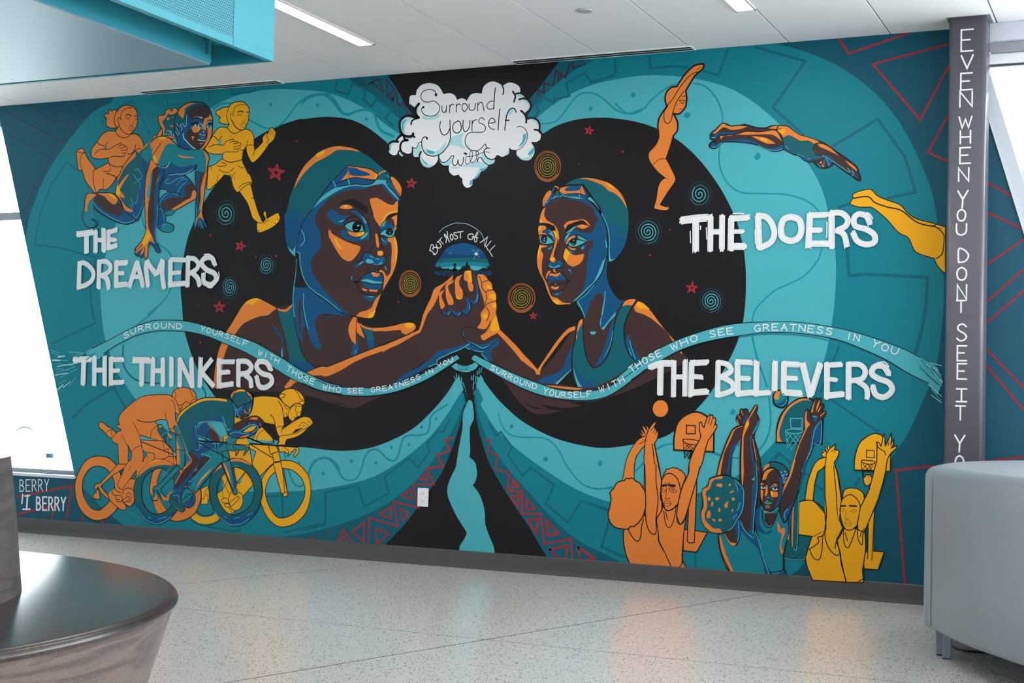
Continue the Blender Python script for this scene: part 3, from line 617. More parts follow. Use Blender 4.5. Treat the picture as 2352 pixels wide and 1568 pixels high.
c NV -2649,1316! 56,48! 24,-3 62,-11 29,-14 9,-8 -8,-19 -18,-12 -34,-2 -40,5 -65,-8!
c OR -2593,1363! 19,-2 39,-6 28,-5 24,-9 14,-13 -3,-13 -15,-2 -47,7 -36,3 -22,-3 -25,-6! 15,15 10,12 3,15! 7,-22 9,-4 34,-4 28,1 12,2 -12,9 -29,9 -19,9 -24,3
c YE -2483,1336 13,-8 -4,-13 -8,1 7,10
k BLK 3.3 -2590,1353 5,-29
s BLK 5.9 -2639,1301 33,11 36,10 36,-3 38,-9 19,0
s BLK 6.5 -2649,1316 56,48 24,-2 62,-11 29,-15 10,-8 -9,-19 -18,-12 -34,-2 -31,4 -75,-7
k LT 8.3 -2649,1314 12,-21
k LT 9.9 -2587,1315 6,-15
c TD -2466,1325! 26,14! 12,-23! -7,-8! -37,3!
s BLK 4.9 -2468,1328 5,-1 13,11 12,1 15,-22
c OR -2467,1330! 8,7 21,6! 1,-5! -15,-3 -14,-10
k LT 6.5 -2431,1326 7,-9
c NV -2432,1305 9,12! 5,-4! 17,-29 22,-34! -2,-5! -34,29 -14,17
s BLK 5.8 -2421,1317 -11,-7 -1,-13 11,-15 31,-25 11,-13
c OR -2420,1318! 13,-1 19,-17 12,-17 3,-17 -5,-20! -13,17 -15,21 -10,21
s BLK 5.8 -2420,1317 7,-16 14,-24 17,-21 4,-9
k BLK 3.2 -2376,1265 -6,-6
k LT 4.8 -2427,1297 2,-6
c OR -2497,1244 13,3 16,0 22,-11 21,-11 21,-4 10,12! 9,-1! -1,-39! -22,-1 -16,-8 -15,-18 -14,-21! -19,24 -8,13 -3,16 -10,25
c YE -2453,1145! 4,17 11,20 14,12 25,6 13,-1! 0,-7! -22,-1 -16,-7 -13,-20
c BLK -2437,1168! 9,14 11,7 16,4 16,1! 0,-7! -15,-2 -10,-6 -18,-5
c OR -2411,1177! 23,10! 1,-45! -6,-10! -6,21 0,10
s BLK 4.8 -2385,1232 0,-45 -3,-41
c BLK -2634,1222! 21,16 22,7 16,4 24,-7 32,-18 14,-7! -1,-24! -20,11 -29,15 -24,11 -24,1
c OR -2618,1218 6,7 11,3 17,-1 15,-6 0,-7 -19,-2 -19,2
c YE -2603,1224 12,2 7,-4 -7,-4 -9,1
c NV -2670,1200 5,8 19,4 15,-7 17,-13 24,-3 20,-1! -24,-9 -12,-13! 15,0! -14,-10 -25,3 -19,11 -13,15
c LT -2624,1169! 13,4 17,4! -12,-9 -12,-1
c NV -2571,1205 14,4 15,-9 17,-15 20,-25 10,-31! -12,0! -10,27 -17,21 -20,17 -14,5
c LT -2530,1188! 12,-10 13,-21 9,-20 -1,-8! -7,0! -6,18 -10,23
s BLK 8.2 -2601,1168 16,12 22,6 19,-5 15,-13 11,-18 5,-19
k BLK 3.3 -2582,1172 8,-6
k BLK 3.3 -2558,1177 5,-7
k BLK 3.3 -2615,1167 10,-11
s BLK 6.5 -2557,1211 20,-9 17,-19 20,-24 6,-29
c NV -2614,1127 4,10 12,3 10,-5 8,-13 29,-9 23,4 17,12! -8,33! 21,-3! 3,-31 -2,-31! -11,9! -19,-5 -24,-2 -29,5 -22,10
c LT -2532,1108! 12,11 16,12! 1,-9 -12,-12 -17,-5
s BLK 7.1 -2503,1162 9,-25 2,-21 -3,-22
c OR -2585,1133! 24,-2 21,-2 26,4! -4,-12 -28,-8 -24,5
c YE -2545,1130! 31,3! -3,-12 -27,-8!
s BLK 4.6 -2583,1124 20,-8 19,-3 24,6 6,10
c LT -2599,1154! 10,8 22,5 19,1! 19,-12 10,-19! 1,-6! -22,-1 -31,2 -17,9
c LT -2598,1154! 79,-9! 0,-10! -21,-2 -24,1 -19,7
s BLK 7.2 -2600,1164 9,-17 22,-13 27,-3 25,3
c BLK -2566,1149 6,14 12,5 14,-4 5,-12 -4,-14 -14,-8 -15,6
c BLK -2564,1151 33,-3 -4,-9 -15,-3 -10,5
s BLK 8.2 -2600,1153 16,11 21,4 20,0 17,-12 10,-23
c LT -2547,1153 6,4 4,-3 -5,-5
c LT -2556,1142! 6,-2 10,1! -5,-4 -7,1
c OR -2663,1135 4,8 6,-3 12,-14 27,-13 23,-12 24,-8 21,-7 15,-7 0,-10 -9,-14 -14,-16 -15,-9 -15,1 -22,11 -15,17 -15,19 -16,25 -9,17
c YE -2638,1111 8,-2 12,-17 13,-17 0,-5 -7,2 -15,16
s BLK 4.6 -2663,1135 2,-15 9,-17 31,-44 15,-17 17,-11
s BLK 4.0 -2658,1143 17,-17 50,-25 45,-15
c NV -2453,1144! 9,16 16,14 17,-17! 14,-5 7,-12 -6,-13! -58,1!
c BR -2428,1173! 16,2 12,-8 2,-15! -25,-5
c LT -2452,1140! 8,18 16,12! -11,-18! 7,3! -11,-14!
s BLK 6.5 -2452,1146 8,14 16,13
s BLK 6.4 -2436,1143 16,10 18,0 12,-9 -1,-10
c OR -2397,1150! 7,-10 -3,-8! -4,8!
c NV -2454,1144! 43,15! 16,-21! -58,-19!
c LT -2454,1119! 16,16 18,6 24,-7! -2,-14 -12,-10 -14,1 -12,5
c BLK -2431,1125 4,12 12,5 12,-8 1,-10 -10,-9 -12,1
c OR -2398,1144! 8,-2 -4,-9! -3,3!
c LT -2417,1126 3,2 2,-3 -3,-2
s LT 3.2 -2425,1119 8,-3 9,1
s BLK 7.7 -2454,1118 16,-3 17,-7 14,0 10,8
s BLK 6.5 -2456,1136 0,-13 2,-5
s BLK 5.2 -2452,1126 14,9 16,5
c NV -2449,1109! 25,-3! 1,-18 -9,-6 -10,2!
s LT 5.8 -2446,1107 6,-9 11,-3
s BLK 5.2 -2445,1112 10,-10 5,-5
s BLK 5.8 -2454,1115 8,-29 9,-25 6,-20
c OR -2472,1123! 6,0! 5,-12 5,-23 -1,-12 -4,-2 -5,10 -4,23
c OR -2424,1106! 19,2! 9,6! 10,-23 4,-31 -5,-43 -12,-32 -17,-28 -14,-21 -15,-26 -11,-31 -9,-26 -6,-17 -12,-5 -23,1 -34,6! 16,13 24,6 21,10 11,22 16,19 13,16! 2,27! 2,16 -8,18 -10,5! 3,6 9,0 9,-7 10,-15! 12,11 4,18 0,31 1,27 -3,26 -3,4 -10,5
c YE -2396,1113! 10,-22 3,-31 -4,-43! -3,27 0,24 -5,25
c YE -2495,832! 7,14 19,10 7,1! -9,-21 -12,-5
c OR -2462,1058 5,5 16,-1 2,-13 -11,-3 -10,3
c YE -2457,1058 4,4 10,-2 0,-7 -9,-4
c NV -2520,1044 4,11 14,3 12,-4 17,-11 19,-2 21,0 4,-11 -6,-14 -18,-3 -24,3 -24,5 -16,5
c LT -2507,1031 8,5 14,-3 9,-6 -6,-6 -19,1
c LT -2456,1016! 12,8 3,-2 -5,-6
s LT 3.2 -2477,1025 9,-9 14,3 13,18
k LT 6.5 -2492,1047 14,-7
k LT 6.5 -2467,1036 13,-2
s BLK 7.2 -2488,1058 -21,1 -12,-11 -3,-14 11,-6
s BLK 7.1 -2431,1045 3,-15 -7,-16 -18,-2
s BLK 4.9 -2491,1062 3,11 14,8
c NV -2549,1010 3,8 21,12 12,-2! -11,-10 -19,-11
k LT 9.8 -2533,1018 14,8
k BLK 6.5 -2536,1023 11,8
k LT 6.4 -2430,1008 6,-10
k BLK 5.2 -2468,1004 0,-8
k BLK 5.2 -2458,1003 1,-9
c NV -2486,994 12,4 7,-7! 14,-3! 14,-11 2,-14 -1,-12! -37,-2 -47,9! -12,1! 18,17 19,11
c LT -2527,959! 16,6 19,0 22,-6 30,-3! 0,-6! -25,-1 -24,4 -24,5
c NV -2520,955! 22,-2 23,-5 37,1! -5,-11 -10,-9 -21,-1 -21,5 -15,10
c OR -2484,989! 13,1 4,-4! 17,0! -2,-8 -9,-4 -15,3
k LT 9.7 -2470,990 9,-1
c OR -2517,935! 19,-6! 0,-4! -11,0 -8,5
c OR -2491,930! 36,-2! -5,-7! -28,2!
s BLK 7.8 -2556,958 22,1 16,17 18,10 24,6 19,-5 14,0 8,-14 0,-20 -4,-27 -11,-14 -23,-4 -29,4 -19,9 -13,18 -14,19
s BLK 7.1 -2546,958 31,-1 21,-5 19,-3 38,0
c NV -2513,912! 21,-5 35,0! -4,-9 -17,-7 -19,3 -12,8
c LT -2502,908! 33,-2! -11,-5!
c NV -2567,971 6,7 5,-3 -2,-15 -5,4
k LT 5.9 -2561,976 -1,-10
k BLK 5.2 -2556,979 -2,-17'''),
('painted_swimmer', 2, 'smaller swimmer in cap and goggles facing left', '''c BR -2063,711! 49,49! 20,25! 147,-139! 67,73 47,67 13,12! 25,18! 6,24! 132,50! 41,-6! 34,-15! 94,-111! 31,-34 1,-35 -151,-78 -125,-44 -127,-36 -84,-15 -54,26 -44,45! -18,24! -34,36 -35,39
c BLK -1897,554 40,-14 33,-2 -33,-4
c BLK -1824,547 65,-7 64,4 -32,-9 -64,-2
c BLK -1727,558 96,3 -32,-13
c OR -1987,788! 58,-52 55,-48 24,-25! 41,59 31,40 32,33 26,10! 0,-12! -26,-13 -25,-27 -31,-40 -26,-33 -11,-22! -1,-12! -12,0! -8,15! -41,27 -34,36 -60,58!
s BLK 4.7 -1850,663 41,59 31,43 32,33 26,9
c NV -1853,619! 26,18 49,16 22,22 12,36 17,30! -1,-75! -40,-25! -19,-24!
c LT -1787,617! 57,49! 0,-4! -47,-46!
c BLK -1777,616! 47,46! 7,4! 3,-24 14,-34!
c OR -1818,612! 57,-3 74,-6! -25,-4 -65,5 -36,5!
c TD -1718,762! 4,36 20,30! 4,-63 7,-51 17,-32 16,-12 22,12 22,27 14,42 8,59 9,36 18,26 28,0! -14,-38 -9,-47 8,-48 16,-26 19,-23! -92,-61! -51,-21! -54,0! -14,34 -6,48 2,48
c NV -1724,684! 27,-38 48,-26! -3,-12! -54,0! -14,34
c LT -1724,675! 14,-39 19,-28! -15,1! -12,33
c OR -1713,762! 2,42 6,18 11,6! 0,-14! -10,-13 -12,-30
c OR -1560,869! 9,15 19,7 18,-1! -13,-19! -17,1
s BLK 7.6 -1717,805 -2,-43 -9,-42 0,-54 5,-6
s BLK 6.9 -1693,825 3,-60 9,-51 15,-32 16,-11 22,11 22,27 14,42 7,59 13,42 18,32
s BLK 8.5 -1510,884 -21,-27 -15,-32 -6,-38 8,-48 16,-29 19,-17
c NV -1650,676! 24,39 15,48 18,62! 6,9! -2,-48 -6,-35 -15,-42 -18,-24
s LT 4.0 -1590,789 -8,-44 -18,-36
c NV -1713,885! 51,44! 63,0! 10,-21 19,-18 16,-3! -21,-27 -6,-20! -40,-45! -13,9 -1,24! -33,-48! -19,57! -12,24
c BR -1686,834! 9,24 15,39 16,13 16,-2 5,-24 -7,-44 -4,-30 6,-30! -38,-6!
s LT 5.8 -1713,885 14,-24 12,-27
s LT 5.8 -1618,917 -4,-33 -8,-41 -3,-33
c LT -1634,819! 3,-18 7,0 18,21 25,30! -3,-15! -22,-21 -14,-21 -9,3
c LT -1669,787! 22,0! -2,-5 -7,-5 -8,2
s BLK 5.8 -1673,788 8,-11 9,-1
c OR -1521,866! 14,19! 22,-10 25,-27 28,-35 28,-32 21,-21! -6,-2! -21,29 -22,20 -28,21 -28,15 -25,8
c YE -1513,875 12,6 31,-19 -3,-3 -15,3 -16,0
c NV -1545,751 8,28 11,-22 13,-29 19,-26! -15,-12! -16,23 -13,21
s LT 4.6 -1532,760 6,-23 14,-36
s LT 4.6 -1535,734 10,-24
s BLK 4.5 -1534,769 15,-35 13,-30
c OR -1366,723! 8,3! 0,-8!
c OR -1873,593! 8,-2! -7,-3!
c TD -1776,1259! 26,16 26,9 29,2 32,-5 34,-10 26,-13 27,-24 17,-28 11,-29 3,-32 -1,-32 -5,-32 -8,-27! -49,1! -1,35 -6,32 -11,22 -14,26 -16,30 -32,41 -16,22!
c TNV -1602,1146! 37,-33 19,-5! -5,-27 -8,-27! -48,1! -3,46 -5,29!
c NV -1610,1114! 28,-21 28,-20! -5,-19! -48,1!
c OR -1717,1284! 22,2 32,-5 34,-10 26,-13 27,-24 17,-28 8,-26! -16,26 -18,19 -14,9 -13,5 -9,6 -9,10 -16,9 -26,10 -21,7
c YE -1629,1270 19,-9 21,-19 -15,8 -9,5
c NV -1608,1086! 59,-1! -10,-27 -13,-22 -17,-16 -11,-8 -9,2! -1,29
c LT -1611,1062! 3,0! 2,-24 5,-18 16,2! -15,-10 -9,2!
c NV -1685,1101! 32,96! 18,-4! 18,-61! 4,-81! 1,-40 -3,-32 6,-28 14,-32 25,-29! -144,-6! -18,-1!
c NV -1833,1196! 22,22! 32,9! 91,-12! 27,-18 19,-25 22,-41 6,-49 1,-27! -71,2!
c BR -1833,1194! 12,13 19,11 23,4 39,-5 32,-9 29,-14 15,-14 5,-16 9,-12 -1,-9 -7,-6! -2,-13 -5,-12! -11,-6 -18,-1 -21,7 -9,4 -14,-1! -51,-56! -62,1! -4,77!
c BR -1840,1187! 75,-43! 6,-71! 75,5! 22,6! -5,-13 -8,-19 -6,-24 -3,-32 -1,-33 -5,-24 -11,-24 -17,-19 -14,-13! -26,-7 -26,2 -15,13 -18,33 -17,33 -19,30 -6,28 1,33! 4,24! -3,33! -1,22! 4,17! 6,27!
c NV -1765,1073! 5,24 14,13 22,6! 22,-8 26,-2! 16,-21! -24,-6! -2,5! -34,15! -26,-14!
c BR -1690,1077! 28,8! -5,-29! -22,1!
s BLK 8.8 -1773,1264 32,1 37,-2
s BLK 14.6 -1704,1263 21,-28 21,-29 16,-20 6,-19
s BLK 10.2 -1811,1220 18,6 35,-3 41,-4 31,-5 21,-17 23,-27 16,-28 10,-36 4,-51
s LT 5.8 -1637,1168 13,-24 11,-30 4,-32 1,-27
c LT -1622,1082! 4,-6 3,-20! -5,2!
c LT -1623,1083! 5,-8! 3,-18! -4,2!
s BLK 7.2 -1614,1086 1,-35 1,-36 10,-4 15,8
s BLK 4.3 -1614,1009 -1,-29 4,-26 14,-33 23,-29
c LT -1615,1032! -8,-12 -8,-9 -7,-16 -9,-24 -12,-23 -22,-20 -25,-23 -28,-24! 19,10 26,21 29,28 18,20 13,24 6,28
s BLK 7.6 -1616,1028 -6,-19 -7,-25 -13,-24 -18,-20 -29,-28 -26,-23 -20,-10
s LT 4.1 -1659,937 -25,-30 -30,-23 14,-24 13,-26
c BR -1684,831! 13,30 15,37 17,14 10,-6 4,-16 -3,-32 -4,-27!
s LT 5.8 -1619,917 -2,-35 -6,-40
c LT -1812,1220! 10,11! 23,1! 11,-7 45,-2 35,-8! 9,8! 17,-17 19,-28! -22,25 -21,12! -45,5 -44,6 -20,0
c TD -1807,1231! 13,16! 8,1! 2,-15! 3,-5! -26,1!
c NV -1787,1253! 20,8! 59,1! 9,-11! 18,-28! -5,-6! -28,6! -54,3! -15,11!
c LT -1781,1235! 7,-5 16,-4 44,-3! 0,1! -44,4 -16,5
k LT 4.4 -1716,1233 1,-10
k LT 5.9 -1680,1222 -4,-7
c OR -1787,1252 7,7 21,2 27,1! -18,-2 -14,-6 -3,-5 5,-4 21,-1 18,1 8,2 7,14! 2,-3! 6,-16 6,-13! -13,5 -13,3 -20,-1 -22,-1 -15,4 -8,6
k BLK 2.9 -1708,1255 -5,-18
s BLK 5.3 -1787,1250 4,6 14,4 28,2 34,0
s BLK 5.3 -1787,1250 1,-12 11,-11
s BLK 4.7 -1763,1235 23,1 20,0 20,-6 19,-7
s BLK 2.9 -1690,1241 4,-6
c NV -1842,1196! 10,19 14,16 5,15! 8,16! 4,-2! -10,-14! 4,-18 -11,-13 -20,-19!
c OR -1805,1263! 8,0 10,-6! -2,-5! -8,7 -6,1!
c LT -1811,1249! 7,11! -2,-6! -4,-8!
c OR -1842,1196! -3,17 4,13 10,16 11,7 6,-3 -2,-11 -9,-13 -12,-16
s LT 3.0 -1838,1197 10,13 16,15
k LT 4.5 -1833,1214 7,-4
k BLK 3.0 -1841,1217 6,-2
c OR -1854,1144! 1,13 4,19 7,13 9,5! -4,-13 -1,-12 6,-13 9,-8 14,-7 11,-9 8,-10 5,-15 2,-18 -6,-19 -3,-11! -7,0! 2,19 -3,17 -10,21! 13,1! -4,15! -16,7 -18,4
c YE -1854,1144! 1,13 5,-4 7,-5 2,-4!
c YE -1809,1115! 8,-2 9,-4 1,-15 -8,2
c BLK -1858,1139! 8,4 15,0 18,-5 16,-7 4,-9 0,-5 -11,1 -11,5 -12,8 -13,4 -14,-3
c OR -1858,1127 5,7 13,0 9,-4 0,-7 -9,-6 -5,-7! 9,0 7,-3! 0,-7! -14,2 -11,-8! -2,12
c YE -1858,1126 5,6 6,0 -5,-11 -4,-7
c NV -1846,1112! 8,8 19,1! 11,-8 8,-17! -4,-3! -11,8! -14,1! 0,6 -7,3!
c LT -1818,1121! 10,-10 8,-15 3,-16! -7,11! -7,10! -11,7! 9,3!
s BLK 5.9 -1815,1121 11,-13 6,-17 1,-13
c LT -1853,1088! 3,9! 25,3! 18,-15 7,-6! -14,-5 -19,-2 -13,4
s BLK 7.1 -1853,1088 3,-10 15,-6 21,1 16,5
s BLK 7.1 -1855,1102 15,2 15,-4 12,-8 13,-13
s BLK 4.2 -1829,1109 14,-6 13,-10
c BLK -1848,1088 2,10 10,4 9,-5 1,-10 -4,-10 -9,0 -7,6
c LT -1838,1091 3,4 3,-3 -4,-4
c LT -1843,1086! 13,-1! -5,-4!
c OR -1767,1130 4,8 12,8 21,2 23,3 12,-2 13,-10 8,-12! -8,5 -11,7 -10,4 -26,-3 -18,-4 -10,-7 -5,-9!
c BLK -1760,1118! 5,15 10,4 17,6 23,5 12,-6 13,-13! -9,5 -18,1 -17,-3 -21,-14 -13,-6!
c LT -1758,1109! 13,10 12,8 13,3! -9,-6 -10,-10 -16,-7!
c OR -1723,1129! 9,4 11,1 12,-2 11,-5! -11,-5 -10,-2 -11,3
c YE -1706,1129 5,3 3,-3 -3,-3
c LT -1763,1077! 1,17 12,15! 5,-1! -6,-11 -8,-12!
s BLK 4.7 -1765,1076 3,19 14,16
c OR -1759,1072! 6,15 12,9 13,3! 2,-6 -13,-5 -8,-8 -7,-8
c BR -1727,1098! 7,1! 9,-13! -15,-1!
c LT -1720,1099! 18,-5 16,-10 -2,-4! -14,2 -10,2!
c LT -1752,1071! 8,8! 23,6! 19,-4 12,-4! -20,-12 -17,-4 -16,1
s BLK 6.5 -1752,1069 8,14 21,2 14,-1 19,-5
s BLK 5.9 -1727,1100 11,-1 17,-7 14,-8
k BLK 2.9 -1711,1091 4,-7
k BLK 2.9 -1693,1087 -5,-5
c BLK -1744,1079 5,8 11,1 6,-7 -1,-9 -8,-6 -9,4
c LT -1735,1083 3,3 3,-3 -3,-3
c LT -1741,1074! 6,-2 6,1! -6,-3
s BLK 7.0 -1751,1070 8,-7 16,-2 17,5 20,9
c OR -1751,1067! 11,-8 17,-3! -3,-5! -13,2 -9,7
c NV -1753,1059! 8,-7 11,-3 7,-6! -2,-6! -12,5
c LT -1748,1053! 12,-9! -7,2!
c NV -1707,1054 6,12 12,4 0,-11 -10,-10
c LT -1705,1056 5,6 5,-1 -4,-7
c OR -1762,1052! 3,6 5,-4 10,-10 12,-8 14,-1 21,3 2,-5 -4,-14 -10,-12 -15,-7 -14,-2 -13,7 -10,13 -7,12
c YE -1762,1052! 3,6 5,-4 10,-12! -12,-29! -5,5 -6,12
s BLK 4.7 -1763,1051 -5,-21 7,-12 10,-13 13,-7
c OR -1852,1073! 6,-3 21,-2! -1,-5! -16,-1 -4,-5! 1,-6 7,-10 -1,-12 -3,-15 0,-18 2,-23 8,-13 11,-20 7,-19 6,-15 9,-7 14,-3 15,-11 12,-5 25,0! -16,-5 -21,-1 -18,2 -14,10 -11,17 -10,21 -11,28 -15,25 -9,23 -3,23 3,28 4,16
c YE -1852,1072! 6,-3! -1,-7! -4,-11 -3,-25 -5,8 1,19
c YE -1799,890! 14,0 8,-5 0,-10! -14,1 -8,9
s BLK 5.3 -1852,1072 -6,-21 -3,-28 3,-23 9,-23 15,-25 11,-28 10,-21 11,-17 14,-11 18,-2 21,2
c NV -1824,1058 7,7 11,1! -2,-8 -9,-4
s LT 4.2 -1822,1058 7,-1 7,8
c OR -1797,1087! 10,0! -4,-19 -6,-18 -3,-18! 6,-10 -1,-8! -10,-1 -9,6 -1,8 9,20 6,21
c YE -1814,1025 8,4 7,-2 2,-5 -8,-5 -8,2
s BLK 5.9 -1787,1087 -4,-21 -6,-18 -3,-17
s BLK 4.2 -1797,1087 -6,-24 -10,-29 -2,-12 6,-8
c NV -1820,1011 2,3! 13,-2 17,3 9,3 9,-3 4,-7 -4,-9 -10,-5 -21,0 -15,2 -4,7
s LT 8.9 -1816,1002 11,-6 11,0 7,4 8,2
s BLK 6.5 -1820,1014 -1,-11 6,-8 17,-2 18,0 10,4 5,10 -3,8 -7,3
s BLK 4.1 -1780,1005 5,-2 -2,-5
c OR -1802,991! 6,0! 2,-8! 5,-2! -3,-3 -7,2
c LT -1794,983! 5,-2 -3,-3
s BLK 4.4 -1803,991 1,-8 4,-4
c OR -1809,983! -8,2 -7,-9 -2,-11 5,-13! 2,15 6,11
c OR -1817,970! 4,6 7,1 10,-2 9,3 7,2 7,-4! -13,-10 -9,0 -11,4
c NV -1820,953! 2,14 12,3 11,-5 10,2 11,10! 12,-11 7,-10! -17,-1 -14,0 -18,-3
s BLK 6.5 -1820,949 -1,11 3,11 6,7 11,1 14,-1 11,3 9,-7 16,-20 11,-2
s BLK 5.9 -1740,952 -9,-3 -5,-13 -10,-12 -14,-10 -11,-1 -12,3 -9,3
s LT 3.0 -1818,949 7,-6 11,0 5,3
s BLK 5.9 -1811,942 15,1 10,-1 18,0 21,7
c LT -1794,942 3,1 3,-2 -3,-2
c OR -1808,932! 3,3 11,-3 12,2 3,-3 -6,-6 -9,-1 -9,3
c NV -1803,914! 14,-2 21,6! -5,-9 -12,-6 -12,3
c LT -1795,911! 6,-1 10,3! -8,-6!
c NV -1748,988! 7,2 7,-16! -5,0
k LT 5.9 -1746,988 6,-5'''),
('painted_clasped_hands', 3, 'pair of clasped hands in orange, brown and blue', '''c BR -2463,696! 198,2! -16,-25 -44,-25 -44,-28 -45,-21! -45,-4!
c NV -2391,601! 50,39 60,28 33,30 21,25! 15,-24! -14,-20! -21,-13! -55,-27! -55,-29!
c BLK -2247,666! 30,16! 2,12! 86,40! 6,-20! -32,-10!
s LT 6.2 -2250,665 31,15 5,14 85,34
c BLK -2207,685! -7,12! 52,21 49,16! 50,-20! 40,-27!
c BR -2431,713! 92,42! 53,30! 14,50 39,49! 17,45 52,31! 84,17! 39,-63 38,-35 1,-40! 15,-47! 104,-103! -140,-2! -15,28! -75,19! -49,-16 -52,-21! -13,-13! -203,-2!
c NV -2250,684! 27,29 25,9 50,12 45,13! 10,-4! 45,-15 29,13 19,18 10,-6 -5,-14 -19,-11 -4,-18 5,-23! -15,0! -25,27! -45,11! -15,9! -22,-9! -62,-21! -22,-20!
s LT 6.2 -2219,684 7,9 40,18 37,14 22,11 15,9
s LT 6.1 -2111,732 18,-7 23,-5 24,-2
s BLK 6.1 -2095,725 27,-8 26,-2
k LT 6.1 -2053,712 23,-24
c OR -2430,736! 52,19 51,20 36,16! 7,19 7,29 14,32 15,29 9,25 10,10 25,12 22,16 16,13! -3,-16! -23,-13 -19,-18 -7,-18 -10,-22! -14,-23 -18,-22 -7,-16 -9,-25 -10,-21! -40,-18 -41,-23 -36,-14 -26,-14!
c OR -2431,798! 52,8 33,6 18,3 16,-3 9,-9 -4,-12! -33,-17! -15,6 -7,11! -43,-4 -26,-2!
c YE -2346,810 18,5 16,-5 -5,-12 -13,-2 -10,4
k BLK 7.6 -2430,737 91,35 38,19
c OR -2080,976! 20,1 15,-7 10,-13! 13,-12 4,-20! 11,-11 3,-18 -2,-8! 4,-18 -2,-20 2,-9! -15,-13 -9,-20 -9,-14 -15,-2 -22,7! 11,13 4,14! -4,20! 16,20! -8,35 -16,38
c YE -2042,939 12,2 10,-13! -19,2
c YE -2031,903 14,11 12,-9 -1,-15 -18,7
c YE -2018,877 13,6 1,-18 -11,0
c YE -2054,839 10,9 9,-7 -1,-13 -13,0
s BLK 5.5 -2080,977 15,-13 6,-18 3,-16 15,-16 2,-17 -6,-20
s BLK 4.9 -2059,950 12,3 13,4
s BLK 4.9 -2044,917 12,6 17,2
s BLK 4.9 -2044,873 16,8 22,7
s BLK 5.5 -2045,872 15,-18 1,-15 -8,-17
s BLK 5.5 -2115,799 15,2 20,-2 18,-5 17,-2 12,7 12,22 19,18
c OR -2002,842! 5,-19 10,-31! 35,-30 40,-37 29,-36! -21,-1! -27,30 -33,33 -32,30! -24,-11 -24,-13 -10,2 -5,13! 19,11 14,20 9,25
c YE -2002,842! 5,-19 9,-28! -6,-7! -22,0 -5,11 7,24
c BR -2127,783 8,11 17,5 27,-1! 25,-6! 15,0! -10,-11! -13,-7! 4,-13 10,-4! 29,13! 17,9! -2,-20 -49,-18 -24,4 -35,14 -13,11
c NV -2128,779 4,13 12,7! -9,-11 1,-16 9,-13! -10,6
c NV -2098,754! 25,-9 24,-2 25,9 29,12! 5,-9 -29,-20 -29,-7 -30,8
s LT 6.1 -2111,755 33,-14 27,-10 17,4 12,5
s BLK 6.7 -2112,800 -12,-8 -4,-16 15,-20 35,-17 27,-12 27,10 29,21
c BR -2132,969 12,18 20,5 17,-10 11,-36 5,-36 -5,-27 -12,-8 -16,11 -18,25 -11,29
c NV -2085,977! 8,-20 10,-47 -5,-27 -12,-8 -13,9 -5,9! 17,-5 7,18 -1,31
c OR -2124,985 9,4 15,1! 3,-19 2,-20 6,-14 -2,-15 -10,-1 -8,14 -3,18 -12,7
c YE -2118,988 18,2! 3,-19 2,-18 -12,-1! 0,17
s BLK 6.2 -2130,971 0,-24 12,-36 18,-25 16,-12 13,9 4,27 -6,38 -10,34 -15,11
k LT 4.6 -2071,910 -6,-26
c BR -2160,947 6,20 22,10! 2,-35 12,-34 16,-15 5,-25 -9,-22 -15,0 -13,15 -13,23 -11,31
c NV -2115,902! 13,-12 5,-22 -9,-22 -15,0 -13,13! 15,0 7,16
k LT 4.6 -2102,881 2,-22
c OR -2160,947 6,20 23,10! -11,-17 1,-20 12,-18 0,-25 -8,-4! -15,4! -6,23
c YE -2154,909! 14,-13! 2,-3! -13,3!
s BLK 6.2 -2160,947 2,-32 11,-31 13,-25 13,-15 15,1 10,23 -6,23
c BR -2195,929 8,20 23,10! 3,-28 9,-38 16,-27 4,-14 -11,-15 -15,4 -19,25 -10,18
c NV -2182,873! 21,-16 12,-7 15,5! 1,-9 -10,-10 -18,7
c OR -2195,929 8,20 23,10! -2,-8 -17,-11 2,-15 16,-30 3,-16 -10,-4 -15,7
k LT 4.6 -2134,850 -9,-12
s BLK 6.2 -2195,929 2,-25 7,-22 12,-23 16,-18 12,-5 13,5 1,11
c BR -2219,907 8,13 14,7! 3,-25 7,-22 11,-18 2,-14 -12,-9 -13,7 -10,16 -8,22
c NV -2209,859! 20,-11 13,9! 2,-10 -12,-9 -15,8
c OR -2219,907 8,13 14,7! -11,-20 6,-18 8,-16 -8,-10 -9,-1 -6,22
s BLK 6.2 -2219,907 2,-25 8,-23 10,-15 13,-6 13,8
k LT 4.7 -2174,853 -7,-12'''),
